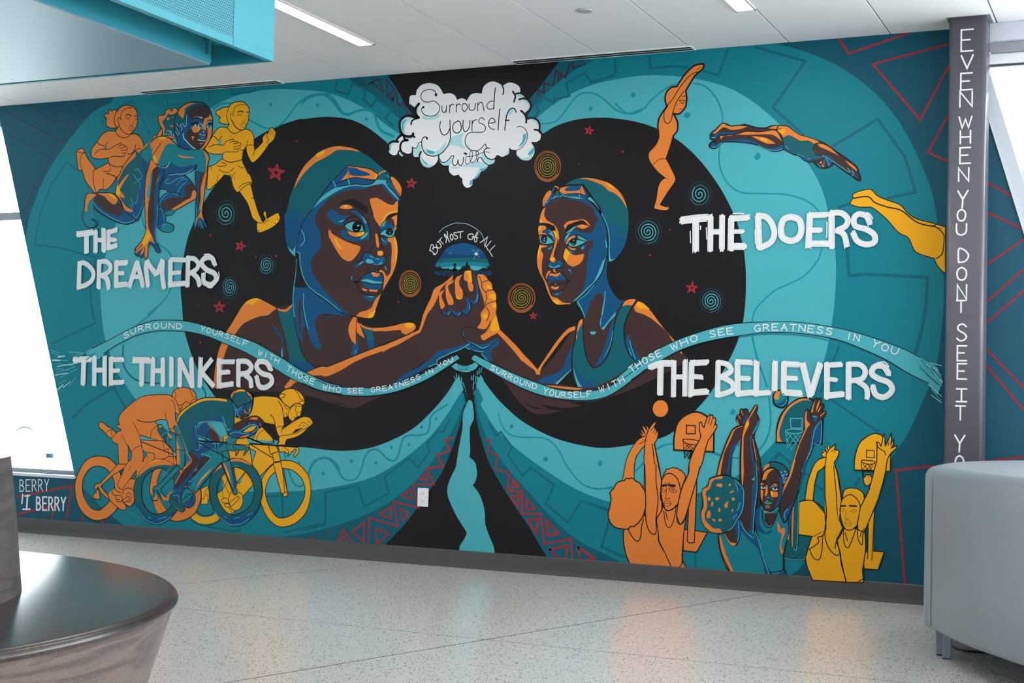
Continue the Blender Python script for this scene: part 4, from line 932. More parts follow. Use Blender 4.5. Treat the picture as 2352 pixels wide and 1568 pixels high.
('painted_cloud', 2, 'white heart-shaped cloud lettered Surround yourself with', '''o WH 9.4 -2356,1572! 2,22 10,6 14,-1! 5,19 21,16 30,3 28,-9 16,-16 9,-16! 26,1 19,-10 8,-14! 14,4 13,-3 8,-6! 13,18 21,5 20,-3! 6,21 18,14 21,3 21,-8 13,-8! 20,8 18,-2 18,-9 10,-12 1,-18! 13,-9 4,-10! 15,-8 8,-17 -7,-16 -10,-11! 3,-16! 20,2 18,-9 7,-17 -1,-14! 8,-14 -2,-19 -13,-9 -18,0! 11,-18 -2,-16 -10,-16 -20,-7 -20,4 -16,15 0,14! -18,3 -6,5! 1,-11 -13,-12 -15,-5 -16,7! -10,-11! 0,-10 -13,-8 -13,0! 1,-10 -13,-9 -14,-2! -1,-11 -10,-12 -16,-4! 0,-15 -5,-8 -15,-6 -14,7 -8,15 0,11! -11,8 -2,5! -20,-2 -16,13 -4,15 2,10! -12,-2 -14,9! -11,15 -1,12! -4,-19 -16,-16 -21,-5 -22,10 -11,17 -1,19 8,12! -11,-12 -5,-8! -14,2 -7,13 1,12! -5,-12 -16,-2 -14,6! 3,-8! -8,-7 -12,8 -4,10! -4,-9 -14,-3 -17,9 -7,17 6,15 14,6 14,2! 5,15 13,9! 12,-3! -18,18 -2,19 7,17 16,9 17,0 16,-5! 14,4 -9,15 2,15! -16,6 -12,8
c LC -2326,1548! 11,12! -2,-17 0,-20! -8,1!
c LC -2385,1503 11,14 25,3 11,-2! -19,-14 -10,-24 6,-17! -14,8
c LT -2379,1505 11,9 8,2! -13,-19 3,-24! -8,10
c LC -2300,1522 32,-4 33,10! -3,-14 -29,-7 -27,5
c LC -2354,1568! 20,-6 8,-7! -8,-2 -11,6
c LC -2190,1444! 21,6 29,8! -7,-31 17,-29! -14,7 -45,12 -29,-27! 13,21 13,18
c LC -2283,1410 25,-13 26,8! 26,25! -4,-24 -24,-20 -27,-1 -25,11
c LT -2280,1407! 16,-5 14,-3! -3,-7 -13,-1 -12,9
c LC -2332,1415! 16,1 10,14! 5,-19 -11,-29! -17,11
c LC -2306,1387! 6,9! 4,-19 23,-23 21,-1! -18,-9 -25,11
c LT -2296,1379! 9,-12 14,-11! -6,-2 -14,13
c LC -2231,1383! 14,-22 21,4! 13,11! 1,-19 -8,-9! -27,3 -14,18
c LC -2187,1341! 37,3 65,16! 24,-13 15,-6! -17,-15 -10,-4! -15,-21 -13,-5! 13,19 9,21! -58,5 -34,-6
c LT -2076,1331! 16,2 13,6! -13,-14 -13,-1
c LT -2101,1299! 15,11 8,11! -2,-14 -13,-9
c LT -2112,1294! 10,1! -1,-13 -11,-4!
c LC -2072,1380! 8,10! 8,-17 21,-11 13,-2! -5,-12 -23,-3 -16,16
c LC -1933,1407! 15,15 7,26! 5,-15 -9,-25 -18,-13
c LT -1921,1439! 10,2! -2,-21 -12,-16 -11,-4! 13,18
c LC -1985,1513! 13,13 18,2! -5,-9 -15,-14
c LC -1907,1487! 20,4 18,-11 4,-21! -17,20
c LC -1924,1554 15,-3 11,-20 -13,-18! 5,21
c LC -1950,1572! 17,2 16,-13! -15,3
c LC -2429,1422 13,14 20,0! -22,-10 -2,-21! -6,5
c LT -2425,1424! 7,7! -3,-14 -2,-12! -4,10
c LC -2387,1403! 8,2 9,-10! -8,-5
c LC -1945,1379! 28,-20 33,15 4,23! 1,-23 -17,-21 -31,4
c LT -1902,1375! 15,15 7,7! -2,-19 -15,-11!
c LC -1979,1383! 9,9! -1,-14 -13,-6
c LC -2364,1453! 25,1 6,-5! -22,-6
c LC -2126,1421! 14,-20 19,-5! -16,-2 -16,11
s BLK 19.2 -2315,1566 -11,-13 -2,-15 6,-14 8,-6
s BLK 12.8 -2349,1564 12,-10 9,-2
s BLK 19.2 -2316,1520 -28,7 -22,-1 -19,-13 -3,-20 7,-22 14,-13 25,-3 8,8
s BLK 12.8 -2343,1497 2,11 11,6 14,3
s BLK 12.8 -2335,1466 1,-10 6,-4
s BLK 16.0 -2369,1458 1,-10 13,-6
s BLK 16.1 -2399,1443 8,11 16,9
s BLK 16.1 -2430,1412 1,20 16,9 21,-2
s BLK 16.0 -2355,1442 -17,-1 -10,-11 0,-20 12,-15
s BLK 11.2 -2335,1417 0,-19
s BLK 11.3 -2383,1410 -8,-7 3,-10
s BLK 5.1 -2337,1416 16,-2 7,10 0,6 12,4
s BLK 12.7 -2301,1400 -6,-8 -1,-12
s BLK 9.5 -2234,1385 1,-15
s BLK 12.2 -1962,1585 9,-15 -1,-9 -3,-11
s BLK 12.2 -1951,1577 18,1
s BLK 13.6 -1938,1557 14,2 15,-4 13,-17 -2,-16 -15,-13
s BLK 13.6 -1931,1519 13,-12 7,-15 0,-14
s BLK 13.6 -1907,1490 15,3 20,-8 10,-17 -1,-18
s BLK 12.0 -1881,1453 13,-3 10,-10
s BLK 9.2 -2003,1611 7,-17 -2,-16
s BLK 5.7 -2252,1593 1,8 -14,10 -19,2 -19,-8 -5,-17 12,-15 19,-3 19,2 16,-10 7,-12 -3,-17 -16,-11 -19,-1 -19,6 -11,12 -1,10 7,6
c BLK -2255,1596 5,3 5,-5 -2,-6 -6,0
c BLK -2301,1556 5,1 3,-5 -4,-3 -4,2
s BLK 6.3 -2226,1553 0,-11 4,-10 7,-2 6,11 0,12
s BLK 5.0 -2209,1541 0,-12
s BLK 6.3 -2196,1555 0,-27
s BLK 6.3 -2196,1547 7,9 8,-1
s BLK 6.3 -2171,1555 0,-26
s BLK 6.3 -2172,1547 8,9 9,-3
s BLK 6.2 -2145,1556 -5,-12 5,-12 8,-2 8,11 -4,12 -10,3
s BLK 6.2 -2123,1554 0,-16 7,-6 13,2 4,20
s BLK 6.2 -2091,1556 0,-28
s BLK 6.2 -2091,1546 9,10 9,-4 6,-25
s BLK 5.5 -2033,1557 -13,0 -10,-11 3,-12 11,-3 13,2
s BLK 7.4 -2027,1601 -3,-36 -1,-35
s BLK 6.9 -2230,1500 -2,-20 7,-20 11,-7 13,6 7,14
s BLK 7.0 -2194,1502 2,-34 1,-29 -9,-24 -18,-20 -19,-10 -21,-2 -22,7 -14,16 -6,19 1,15 9,11 8,-4
c BLK -2284,1449 5,1 3,-7 -4,-3 -4,4
s BLK 6.9 -2165,1497 -13,-6 -5,-14 6,-15 13,-5 12,9 1,16 -7,14 -8,2
s BLK 6.9 -2144,1499 0,-24 7,-14 10,3 8,14 0,19
s BLK 6.2 -2110,1497 0,-36
s BLK 6.2 -2110,1485 7,11 11,2
s BLK 5.6 -2065,1496 -8,8 -10,-4 -1,-12 12,-5 10,-8 2,-12 -11,-8 -21,1 -24,0 -13,-8 -6,-17 4,-17 14,-15 16,-5 16,0 15,10 11,10 5,-11 13,-4
s BLK 6.2 -2047,1484 14,0 9,3 -7,11 -10,1 -8,-13 3,-14 11,-9 10,0
s BLK 7.4 -2008,1529 -3,-33 -2,-37
s BLK 7.9 -1948,1515 -6,11 -11,3 -12,-9 -7,-21 -2,-19 -2,-23
k BLK 8.6 -1987,1490 14,-1
s BLK 4.2 -1944,1464 9,3 16,-6 10,-11 4,-17 -5,-20 -15,-18 -20,-8
s BLK 6.3 -2231,1374 9,-13 16,0 13,9 7,9 10,1 -3,-11 0,-14 5,-8 11,4 4,15
s BLK 6.2 -2159,1366 2,-15 10,-5 7,12 1,16
s BLK 4.3 -2130,1374 -2,-17 6,-7 10,4 10,19 0,16 -8,3 -1,-19 4,-17 11,0 13,16 3,16 -8,2 2,-18 4,-17
s BLK 6.2 -2087,1355 5,14 9,0 10,-15 13,-9
s BLK 4.3 -2127,1375 24,1 26,7 18,5 16,-3
s BLK 7.7 -2050,1401 -12,-7 2,-14 9,-12 16,-7 13,3 7,9
k BLK 7.8 -2138,1386 12,-1
k BLK 7.8 -2134,1389 4,-8'''),
('painted_moonlit_lake', 2, 'small blue night sky above three silhouettes under white script', '''c NS -2240,1009! 12,16 14,18 17,21 20,13 21,4 26,3 20,-5 24,-7 20,-12 18,-19 12,-21 5,-15! 2,-7! 6,-21! -214,2!
c NV -2200,1059 23,16 21,5 29,3 29,-7 30,-16 14,-13! -28,-6 -59,3 -44,1
c TD -2225,1026! 26,6 44,2 58,-1 57,-6! 9,-21! -7,-8 -197,10!
c MID -2231,1016! 33,3 44,1 58,-1 58,-6! 6,-8 -6,-9 -193,9!
c LT -2213,1002! 30,2 44,1 43,1 51,-5! -36,-11 -117,8
c NV2 -2229,991! 203,-2! 2,-17! -200,3!
c BLK -2243,1009! 15,-7! 9,6! 6,-7 15,-3 15,2! 1,-4! 14,-1 20,-2! 38,-3 38,1! 8,4! 6,4! 17,-2! 3,9! 14,-4! 8,-14! -25,-1 -40,2 -73,1 -81,-1! -10,12!
c BLK -2166,1009 2,6 5,1 3,-4 0,-5 -2,-6! 4,-5! 2,-7 2,-15! -18,0! -1,21 3,5! 3,3! -2,2
c BLK -2136,1004 4,2 6,-2! 7,6! -1,7 3,3 4,-2 1,-7! 9,-7! 2,-10! 11,-5! 1,-16! -58,1! 1,18 8,5
k BLK 6.3 -2218,988 6,-11
k BLK 6.3 -2206,988 -3,-12
k BLK 6.2 -2197,986 6,-10
k BLK 6.2 -2186,986 1,-11
k BLK 6.2 -2175,987 -2,-12
k BLK 6.1 -2064,987 -2,-10
k BLK 6.1 -2052,987 3,-10
k BLK 6.1 -2040,985 -3,-8
c WH -2088,1046 4,4 6,-1 1,-5 -4,-3 -4,1
k LC 1.8 -2092,1029 18,31
k LC 1.8 -2096,1061 25,-27
k LC 1.8 -2093,1046 22,0
c LC -2182,1050 2,2 2,-2 -2,-1
s LC 3.1 -2224,1122 15,13 22,10 21,6 21,0 23,-3 22,-9 22,-14 15,-14 8,-19 4,-23
s WH 5.7 -2258,1059 2,11 4,11 6,-2 2,-8 -2,-7
k WH 5.7 -2258,1064 20,-16
s WH 5.7 -2247,1068 6,3 7,0 5,-5 0,-9 -7,-10 -8,1
s WH 5.6 -2234,1081 3,-8 6,-5 7,2 3,6 -5,8 -4,4 -6,0
s WH 5.0 -2230,1088 9,8 8,8
s WH 5.0 -2220,1095 6,-7 7,-7
s WH 5.6 -2197,1086 1,10 1,6 -6,4 -3,6 1,3 5,-4 2,-10
s WH 5.6 -2195,1125 3,-8 1,-14 4,-9 4,-6
s WH 5.0 -2196,1101 4,6 0,6
s WH 5.6 -2179,1114 -3,-6 2,-8 4,-6 5,5 0,8 -4,6 -4,1
s WH 5.6 -2159,1118 -6,2 -3,-3 1,-5 7,-3 6,-3 -1,-6 -6,-3 -4,3
k WH 5.6 -2156,1120 23,3
k WH 5.6 -2144,1121 1,-21
s WH 5.6 -2109,1111 6,3 6,-2 3,-7 -4,-8 -9,-2 -7,4 -1,6 3,7 4,1
s WH 4.9 -2099,1104 12,-1 10,-4
s WH 4.9 -2090,1102 -1,-6 2,-7 4,-3 4,4 -2,9 -4,6 3,8 4,6 2,-4 -5,-8 -7,-5
k WH 4.9 -2069,1083 15,9 12,10 -9,-33
k WH 4.9 -2028,1088 -18,-19 8,-12
k WH 4.9 -2014,1073 -20,-19 12,-18'''),
('painted_runner', 2, 'orange running girl leftmost of the three runners', '''o OR 6.7 -3677,1606 3,7 8,0 9,-1! 1,12 5,5 7,-8! 14,5 8,0 3,-9! 13,12 16,9 21,1 21,-4 16,-11 10,-17 4,-24 -3,-20 -10,-19 -20,-17! 18,2 16,-5 19,-15 11,-22 3,-17! -17,-14 -26,-11! -20,-14! -31,-26! -19,-33! -13,-8! -20,-26! -21,-15 -21,-1! -11,2 -21,-16! -11,5! -20,22! -8,7! -17,21 -12,27 -4,11! -16,0 -8,22 -4,26 -5,18 8,12 16,7 11,-4 9,-17! 17,-23 17,-18 20,-22! 24,8 38,14! -3,18! -36,-2 -25,3 -19,9 -3,15 4,17 21,21! 15,18 18,16 22,7 32,-3! 12,12! -24,0 -16,3 -13,8 -4,13 1,15 -10,9
s BLK 6.0 -3619,1620 -9,-22 0,-21 9,-17 11,0 5,7
s BLK 5.6 -3548,1629 -26,-2 -18,-9 -6,-19 1,-15
s BLK 5.2 -3599,1590 -11,5 -3,-8 4,-13 6,-7
s BLK 5.9 -3603,1561 11,-16 19,-13 19,-5 16,7
s BLK 5.6 -3622,1543 15,-18 27,-9 19,3 10,8
s BLK 7.4 -3574,1601 9,3 9,-2 7,-6
s BLK 6.7 -3535,1595 7,1 7,-1
s BR 3.7 -3575,1591 10,4 11,-6 -10,-4 -11,6
s BR 3.7 -3531,1583 6,3 5,-3 -6,-3
s BR 3.7 -3539,1576 2,-10 -7,-5 -8,2
s BR 4.1 -3562,1554 12,5 12,-4 2,-6 -7,-7 -10,1 -6,7
s BR 3.0 -3560,1553 10,-3 12,2
s BLK 6.0 -3710,1505 19,-10 22,-4 13,14
s BLK 5.3 -3664,1487 2,-10
s BLK 6.0 -3719,1458 11,12 18,7 32,-2 21,5 21,9 25,9
s BLK 5.2 -3591,1498 -1,-8 -15,-8
s BLK 4.8 -3592,1490 16,-3 3,-6 -24,-4
s BLK 4.8 -3573,1482 11,-4 -3,-8 -26,-2
s BLK 4.8 -3565,1470 1,-7 -8,-5 -18,-2
s BLK 6.0 -3572,1458 0,-9 -20,-5 -30,4 -30,-6
c MID -3675,1478! 7,11! 6,-12!
c MID -3544,1440! 1,16! 11,8! 5,-15!
s BLK 6.7 -3559,1453 19,0 10,11 7,21
s BLK 5.9 -3530,1464 20,6 24,1
s BLK 6.7 -3649,1424 15,-10 22,-8 34,0
s BLK 6.0 -3711,1401 -9,-5 -2,-19 6,-36 12,-29
s BLK 5.2 -3647,1421 9,-21 -11,-9 -26,1
s BLK 6.7 -3656,1383 24,-7 24,-10
s BLK 5.2 -3670,1364 -2,-25 4,-18
s BLK 4.6 -3776,1401 -9,22 -2,21 6,17 15,7
s BLK 4.6 -3801,1473 22,-5 13,0'''),
('painted_runner', 2, 'yellow running girl rightmost of the three runners', '''o YE 6.3 -3159,1583 1,10 16,4! 12,7! 27,0! 14,13 25,4 24,-3 18,-13 9,-18 -1,-23 -4,-22 -13,-23! 19,-4 15,-11 8,-20 2,-27! 3,-18! 22,17 12,12! -2,14 8,11 10,8! 4,-4! 9,15 7,6 10,-7 7,-8 2,-12 -10,-20 -18,-13! -16,-21 -26,-27 -25,-16 -15,14 -13,25 -4,20! -11,-16 -4,-30! 3,-10! 13,-21 16,-29 10,-21! 7,-6! -7,-7! -4,-3! -78,-1! -3,21 -11,21! -22,4! -31,-29 -12,-7! -19,-16! -15,2! 4,84! 23,4 21,11 17,11! 2,17! -32,1 -30,6 -21,15! 24,32! 12,16! 14,19 19,11 30,-5! 8,13! -23,2 -21,9 -1,11 6,5 -18,12
s BLK 4.9 -3103,1603 -6,-17 -1,-22 11,-24
s BLK 4.2 -3027,1607 -25,2 -19,-5 -9,-11 -2,-25
s BLK 4.2 -3085,1578 -9,-1 0,-16 8,-11
s BLK 7.0 -3087,1554 9,-17 17,-15 18,-7 12,4
s BLK 5.6 -3106,1527 14,-15 17,-7 17,3 12,7
s BLK 7.7 -3063,1582 12,4 12,-5
s BLK 7.7 -3025,1579 10,1
s OL 3.5 -3066,1573 11,3 12,-5 -12,-2 -11,4
s OL 3.5 -3028,1565 7,3 5,-5
s OL 3.5 -3032,1561 4,-14 -9,-1 -6,4
s OL 3.5 -3051,1536 12,6 12,-2 -2,-11 -12,-3 -10,6
s OL 2.8 -3050,1535 11,1 12,0
s BLK 5.7 -3170,1501 15,-8 9,-12
s BLK 5.6 -3129,1498 -18,-18
c LT -3150,1469! 17,20! 4,-22!
s BLK 5.6 -3187,1460 21,7 22,0 22,-2 14,13 27,6 5,-4
s BLK 4.6 -3095,1473 17,3 17,-1 0,-6 -18,-2
s BLK 4.5 -3061,1470 15,-1 -2,-9 -28,-5
s BLK 4.5 -3048,1458 -1,-9 -26,-2
s BLK 4.6 -3056,1447 -1,-9 -30,0 -22,1 -14,-5
s BLK 4.5 -3015,1475 -5,-22 -13,-11 -11,1
s BLK 4.2 -3020,1457 15,3 16,-3
s BLK 4.8 -2984,1439 -6,-20
s BLK 4.8 -2930,1497 -4,-10 8,-11 -5,-13
k BLK 4.1 -2911,1510 -11,-16
k BLK 4.1 -2903,1505 -10,-15
k BLK 4.1 -2897,1495 -9,-12
s BLK 6.3 -3125,1415 20,-11 22,-4 27,3 19,5
s BLK 4.6 -3128,1402 24,-9 -15,-6 -27,2
s BLK 4.9 -3136,1376 18,-11 24,-1 22,13
s BLK 4.2 -3142,1356 0,-14 -4,-14
s BLK 4.2 -3054,1386 11,-7 15,-2
k BLK 4.5 -3067,1363 -16,-23
s BLK 4.5 -3062,1355 -7,-15 13,-10
k BLK 4.5 -3019,1332 -26,-17
s BLK 5.0 -3186,1387 10,2 6,-11
o YE 5.5 -3071,1302! 50,20! 23,-7 17,-48 21,-53 20,-37! 12,10 -10,21 9,8 7,-27! 37,17 12,0 7,-21 -18,-20 -36,-18 -37,-7 -8,27 3,10! -22,17 -21,48 -20,27 -26,27
f YE -3066,1355 63,-2 14,-33 -62,-32 -20,14
s BLK 5.6 -3085,1356 7,-32 17,-30 13,-4 28,21 31,9
s BLK 4.9 -3048,1304 21,15 35,4
s BLK 4.1 -2965,1175 31,-1 19,12
k BLK 4.1 -2961,1148 10,-3
k BLK 4.1 -2878,1188 9,-6
k BLK 4.1 -2890,1173 9,-6
s BLK 4.1 -2990,1268 9,-6 3,5'''),
('painted_runner', 3, 'central runner crouching on hands in teal, brown and orange', '''o OR 5.5 -3421,1584 5,8 15,-2 13,5! 2,12 15,7 13,-11! 5,10 13,1 8,-10! -4,-98 -61,6! -4,29! -14,18
c TD -3397,1572 12,10 10,14! 15,-5 25,7! -3,-92! -57,8! 7,24 -12,24
c OR -3381,1575 9,6 4,-4 -9,-6
c OR -3357,1583 8,-2 -1,-4
c OR -3367,1552 9,-2 8,-3 -5,-3
k LC 5.4 -3378,1531 21,-3
k LC 5.4 -3382,1521 5,-2
k LC 5.4 -3370,1518 3,-3
k LC 5.4 -3359,1516 3,-7
k LC 5.5 -3393,1518 5,1
k LC 5.4 -3365,1524 8,-4
k LC 5.4 -3349,1517 3,-6
o OR 4.4 -3446,1500! 7,14 10,6 3,-9! 15,22 11,4 -3,-23! -30,-19!
c NV -3345,1536 0,33 8,23 12,18 22,15 25,6 25,0 31,-5 22,-12 16,-19 10,-27 2,-29 -3,-39 -16,-28 -24,-21 -20,0 -36,4 -35,8 -19,16 -11,27
c TD -3343,1544 1,25 5,23 12,16 22,15 28,6 27,1 23,-4 23,-11! -35,6 -30,-7 -20,-15 -5,-12 -3,-37! -18,7 -8,-8 -3,-14! -11,9
c OR -3330,1597 10,10 18,3 3,-10 -5,-21 -4,-4 -16,12
c OR -3327,1606! 19,13 25,9 33,0! -27,-7 -23,-11
c BR -3280,1590 6,14 22,9 30,2 23,-5 13,-17! 3,-13 -6,-10 -21,-2! -5,-10! -19,-16 -27,-7! -27,-15 2,-21 9,-17 26,-24 21,-7 14,1! 17,20 7,14 -1,33 -14,-20! -11,77! -47,-7! -11,7
c OR -3210,1566! 20,7 5,10! 10,-17! 1,-11! -21,-1 -7,-10 1,-16 -10,-4 -4,17
c OR -3213,1452! -13,1! 15,12 12,18 6,18 1,18 -2,13! 19,3! 0,-33 -16,-30
c NV -3272,1557! 27,6 18,-5 10,-13 4,-33! 10,-9 4,-16! -38,0! 9,26 2,25! -41,2!
c OR -3267,1538! 10,3 31,-4! -1,-10 -11,-9 -15,-1 -9,10
c YE -3241,1537! 15,0! -2,-11 -9,-4! 3,10
c OR -3266,1505! 15,-1! -7,-16!
c OR -3264,1569! 16,8 28,-4! 0,-3! -25,2
c LC -3235,1574! 16,-1! -1,-7! -8,4
s BLK 8.6 -3263,1568 18,5 22,-7 8,-8
c BLK -3272,1550! 12,6 20,0 13,-6! -17,-1 -20,-4
c LC -3257,1544! 13,4 16,-5! -13,-5
c BLK -3246,1547 7,0 1,-7 -6,0
c LC -3199,1536! 11,5 11,-5! -9,-6
c BLK -3190,1540 7,-1 0,-6 -6,-1
c BLK -3197,1546! 12,4 9,-5! -11,-3
s BLK 7.8 -3195,1556 10,4 10,-3
s LC 4.6 -3199,1542 7,12 15,1
s LC 4.6 -3232,1552 13,-7 0,-16
c OR -3214,1520 6,1 1,-6 -5,-2
k LC 5.3 -3229,1511 9,-4
k LC 5.3 -3215,1506 12,0
c NV -3237,1489! 12,9 10,-2 13,3! 3,-15! -23,0
c OR -3224,1498! 18,-2! -9,-2!
s LC 6.4 -3236,1490 14,-4 20,-2
c OR -3230,1478! 19,-2! -5,-3 -10,2
c NV -3229,1472! 15,0! -7,-7
s LC 7.2 -3304,1517 4,-17 18,-17 21,-18 15,-8
s LC 4.3 -3320,1543 5,12 7,0 8,-11 6,-1 4,15 -1,33
s LC 4.3 -3315,1547 6,-9 -5,-10
k LC 3.6 -3334,1556 9,-13
k LC 3.6 -3335,1539 16,-23
k LC 3.6 -3339,1527 13,-17
s BLK 6.5 -3345,1536 0,33 8,23 12,18 22,15 25,6 25,1 31,-5 22,-13 16,-19 10,-27 2,-29 -3,-39 -16,-28 -24,-22 -20,0 -36,4 -35,9 -19,16 -11,27 -9,30
s BLK 5.7 -3202,1613 -35,7 -30,-6 -20,-15 -5,-12 -1,-25
s BLK 5.0 -3320,1526 -5,15 7,14 13,2
c TQ -3479,1482! 43,25 36,5 31,-8 26,-18 21,-14! 26,-12 45,-8! 40,2! 18,-15 11,-17 -2,-18 -4,-12 -2,-25! -47,4! -5,13! -45,-21! -92,0! 10,26! -45,17! -18,9! -63,26!
c OR -3432,1411! 16,-3! 11,27 17,32 17,14 21,0 28,-9! -23,16 -29,18 -29,6 -33,-7! -50,-31! -59,-24! 13,-5 21,5 25,18 35,17! 2,-36! 8,-11!
c YE -3421,1509 16,3 26,-6 -10,-7 -21,1
c YE -3441,1436! 10,4 11,-13 -4,-19!
c OR -3211,1454! 18,-15 11,-17 -3,-18 -3,-12 -3,-23! -4,2! 0,25 -2,25 -8,17
c OR -3328,1440! 23,-6 25,-4 30,-3! -4,-3 -36,1 -25,6
c NV -3355,1414! 26,-16 31,-6 32,3 30,5! -3,-19 -48,-18! -92,0! 11,24!
s BLK 7.2 -3477,1467 41,36 36,9 31,-7 26,-19 21,-16 26,-11 25,-5
s BLK 7.1 -3211,1454 18,-15 11,-17 -3,-18 -3,-12 -2,-25
s BLK 6.6 -3450,1414 18,-3 31,-12 33,-10
k BLK 5.8 -3445,1437 41,49
s LC 4.7 -3413,1400 28,-8 14,4 13,18
s BLK 5.4 -3368,1389 13,25
s BLK 5.7 -3379,1363 39,1 25,-1 28,2 44,19 6,16
s BLK 5.7 -3240,1373 25,-5 25,0
k BLK 5.4 -3241,1373 5,27
s LC 4.3 -3376,1362 48,4 41,1 34,15
c TQ -3523,1443! 41,0 40,29! -3,-46! -10,-18! -9,-27! -35,16 -16,24!
c NV -3507,1407! 26,0 27,11! -8,-31! -1,-7! -20,6 -18,11
s LT 4.4 -3503,1397 21,-13 18,-6
s BLK 5.9 -3523,1442 8,-21 14,-20 18,-13 19,-8
c TD -3522,1465! -22,-22 -33,-36 -16,-30 -11,-13 1,-44! -5,-19! 25,-22 13,-33 59,-45! 13,-3! 25,64! 6,52 0,60! 1,44! -35,32
c NV -3486,1431! 15,-13! 5,-46 -1,-58 -6,-52 -25,-64! -13,3! -56,38! 29,-3 30,41 12,50 7,46
c OR -3522,1460! -22,-17 -33,-36 -16,-30 -11,-15 -4,-42 -1,-20! 20,-16 12,-23 16,-22 26,-7 13,2! -8,6 -23,10 -18,17 -13,17 -3,9! 15,-7 7,1! -8,13 -18,17! 22,32 19,24 -3,3! -17,-13 -27,-30! -4,17 14,23 16,27 25,22 25,20
c YE -3606,1331! 9,2 9,-16! 1,-19! -21,3!
s LT 5.1 -3466,1326 -7,-57 -32,-58 -17,11
s LT 4.4 -3539,1262 15,-26
s LT 4.4 -3534,1285 11,-32
s LT 4.4 -3502,1300 -6,-33 -10,0
s LT 4.4 -3525,1375 10,-17 12,-6 18,12 -10,14 -13,19
s LT 4.4 -3525,1338 25,9 6,-27
s LT 4.4 -3524,1388 8,7 6,-7
s BLK 6.7 -3522,1463 -22,-20 -33,-36 -16,-30 -11,-13 -1,-28 -4,-36 26,-25 19,-36 30,-22 23,-16 13,-3 15,36 10,28
c BR -3699,1306! 41,2 33,-6 18,-13 24,-17 13,-30 59,-41! -22,-11 -26,-3 -38,9 -48,20 -39,20 -27,22 -6,19
c NV -3712,1279! 30,-22 48,-27 36,-8 24,0! -2,34! -24,10! 5,14! 18,-19 13,-22 53,-37! -22,-11 -26,-3 -38,9 -48,19 -39,21 -27,21
c BR -3600,1266 18,-5 8,-21 0,-18 -24,0 -36,8 -36,22
c OR -3699,1307! 27,1 29,-1 24,-7 18,-13 5,-7! -10,-16! -14,0 -21,13 -19,17 -18,7
c YE -3649,1307 24,-5 18,-13 -6,-4 -21,12
s LT 5.9 -3714,1274 15,-19 36,-22 42,-22 41,-15 24,-5 28,5 14,7
s BLK 7.4 -3699,1306 -16,-24 0,-17 31,-30 39,-20 48,-20 41,-9 29,3 18,10
s BLK 7.4 -3746,1309 44,0 38,1 33,-3 21,-8 21,-19 19,-34 18,-16 41,-28
c TQ -3699,1306! -38,2 -15,-9 -4,-28 -2,-28 -7,-19 6,-23 15,-17 21,-5 21,0 11,10 -3,15 -18,9! -3,38! 0,28! 5,14
c OR -3699,1304! -38,4 -15,-10 -3,-27 -1,-23 10,-10! 3,5 2,23 11,18 23,14
c NV2 -3722,1209! 19,1 14,-14 -4,-14 -12,1! 5,11
s BLK 7.5 -3746,1309 -8,-19 -3,-38 -8,-28 6,-23 19,-20 23,-3 21,3 7,13 -8,13 -25,3
s BLK 5.3 -3715,1250 13,-4 15,-13 6,1
s LT 4.5 -3714,1242 0,-24 17,-12 6,-12
c TQ -3407,1241! 26,-19! 9,-12! 4,-23! 22,-5 13,-12 0,-11 -17,-8 -28,2 -20,12 -12,12
c NV -3407,1241! 23,-21! 4,-25! 9,-12! -14,-4 -2,-14! -11,0 -12,12
s LT 5.1 -3407,1175 18,-17 22,-5 25,3
s LT 4.3 -3387,1173 8,8 14,-1
s BLK 7.2 -3369,1212 -1,-18 10,-9 20,-5 8,-12 -4,-12 -19,-5 -29,4 -17,12 -9,10
o TQ 5.8 -3381,1224! 36,9 16,-2! -4,-10 -19,-8 -20,3
c NV -3378,1364! 92,-2! 17,-16 23,-26 14,-26 0,-16 -6,-8! -90,-38! -14,1 -39,-8! -17,14 -6,20 4,14 16,18 22,9! -14,10 -28,2!
c BR -3287,1319 19,8 14,-2 14,-19 -13,-22! -32,-20 -60,-28 -22,-5 -20,9 -4,17 19,15 34,6 39,1 22,4!
c OR -3253,1297 11,6 10,-13 -1,-14 -7,-6! -88,-38! -17,4! 33,16 30,15 24,10
s LT 5.1 -3401,1255 7,18 33,24 22,-3 23,-6
s LT 5.1 -3399,1243 18,-16
s LT 5.0 -3320,1295 14,23 24,17
s LT 5.1 -3374,1334 -1,9 14,6
s LT 5.0 -3374,1333 22,2 33,15 28,3
s LT 4.3 -3326,1324 24,21 25,-1
s BLK 7.2 -3404,1312 28,-1 17,-10 31,-5 23,-6
s BLK 7.3 -3378,1365 -27,-46
s BLK 6.5 -3362,1300 -22,-9 -16,-18 -3,-18 7,-19 15,-12
s BLK 7.1 -3289,1362 32,-28 23,-35 2,-21 -6,-8 -90,-39
c BR -3436,1396! 19,4! 13,-17! -20,-70 1,-103 -1,-30 8,-72! -18,31 -12,25 -18,5! 12,64!
c NV -3417,1400! 35,-10! 13,-1! -9,-23! -27,-49 -2,-76 -1,-55 -7,-27 8,-42 18,-34 -5,-8 -12,4 -15,20 -12,10! -13,-14! -4,-43 -9,0! -6,12 -14,-7 -6,7 -20,3 -3,9 -1,14! 36,34! 40,-1! 14,-5! -4,34 0,58 -1,103 15,34 2,36!
c OR -3449,1429! 31,-29! -19,-13 -11,-21 -3,-29 -9,-27 3,-26 10,-4 -6,-19 1,-62 6,-35 15,-25 15,-32! -20,13 -11,-6! -3,-58 -12,3! -1,25! -16,-16 -6,3! 8,20! -23,-15 -5,2! 2,12 30,36 13,32 -6,76 -6,58 4,57 3,25 8,32
c YE -3460,1151 11,9 15,-21 -11,-16 -10,-14 -9,-4 -11,7
s BLK 6.6 -3449,1429 -10,-39 -7,-18 -5,-69 6,-92 5,-53 -16,-34 -30,-30 -3,-9
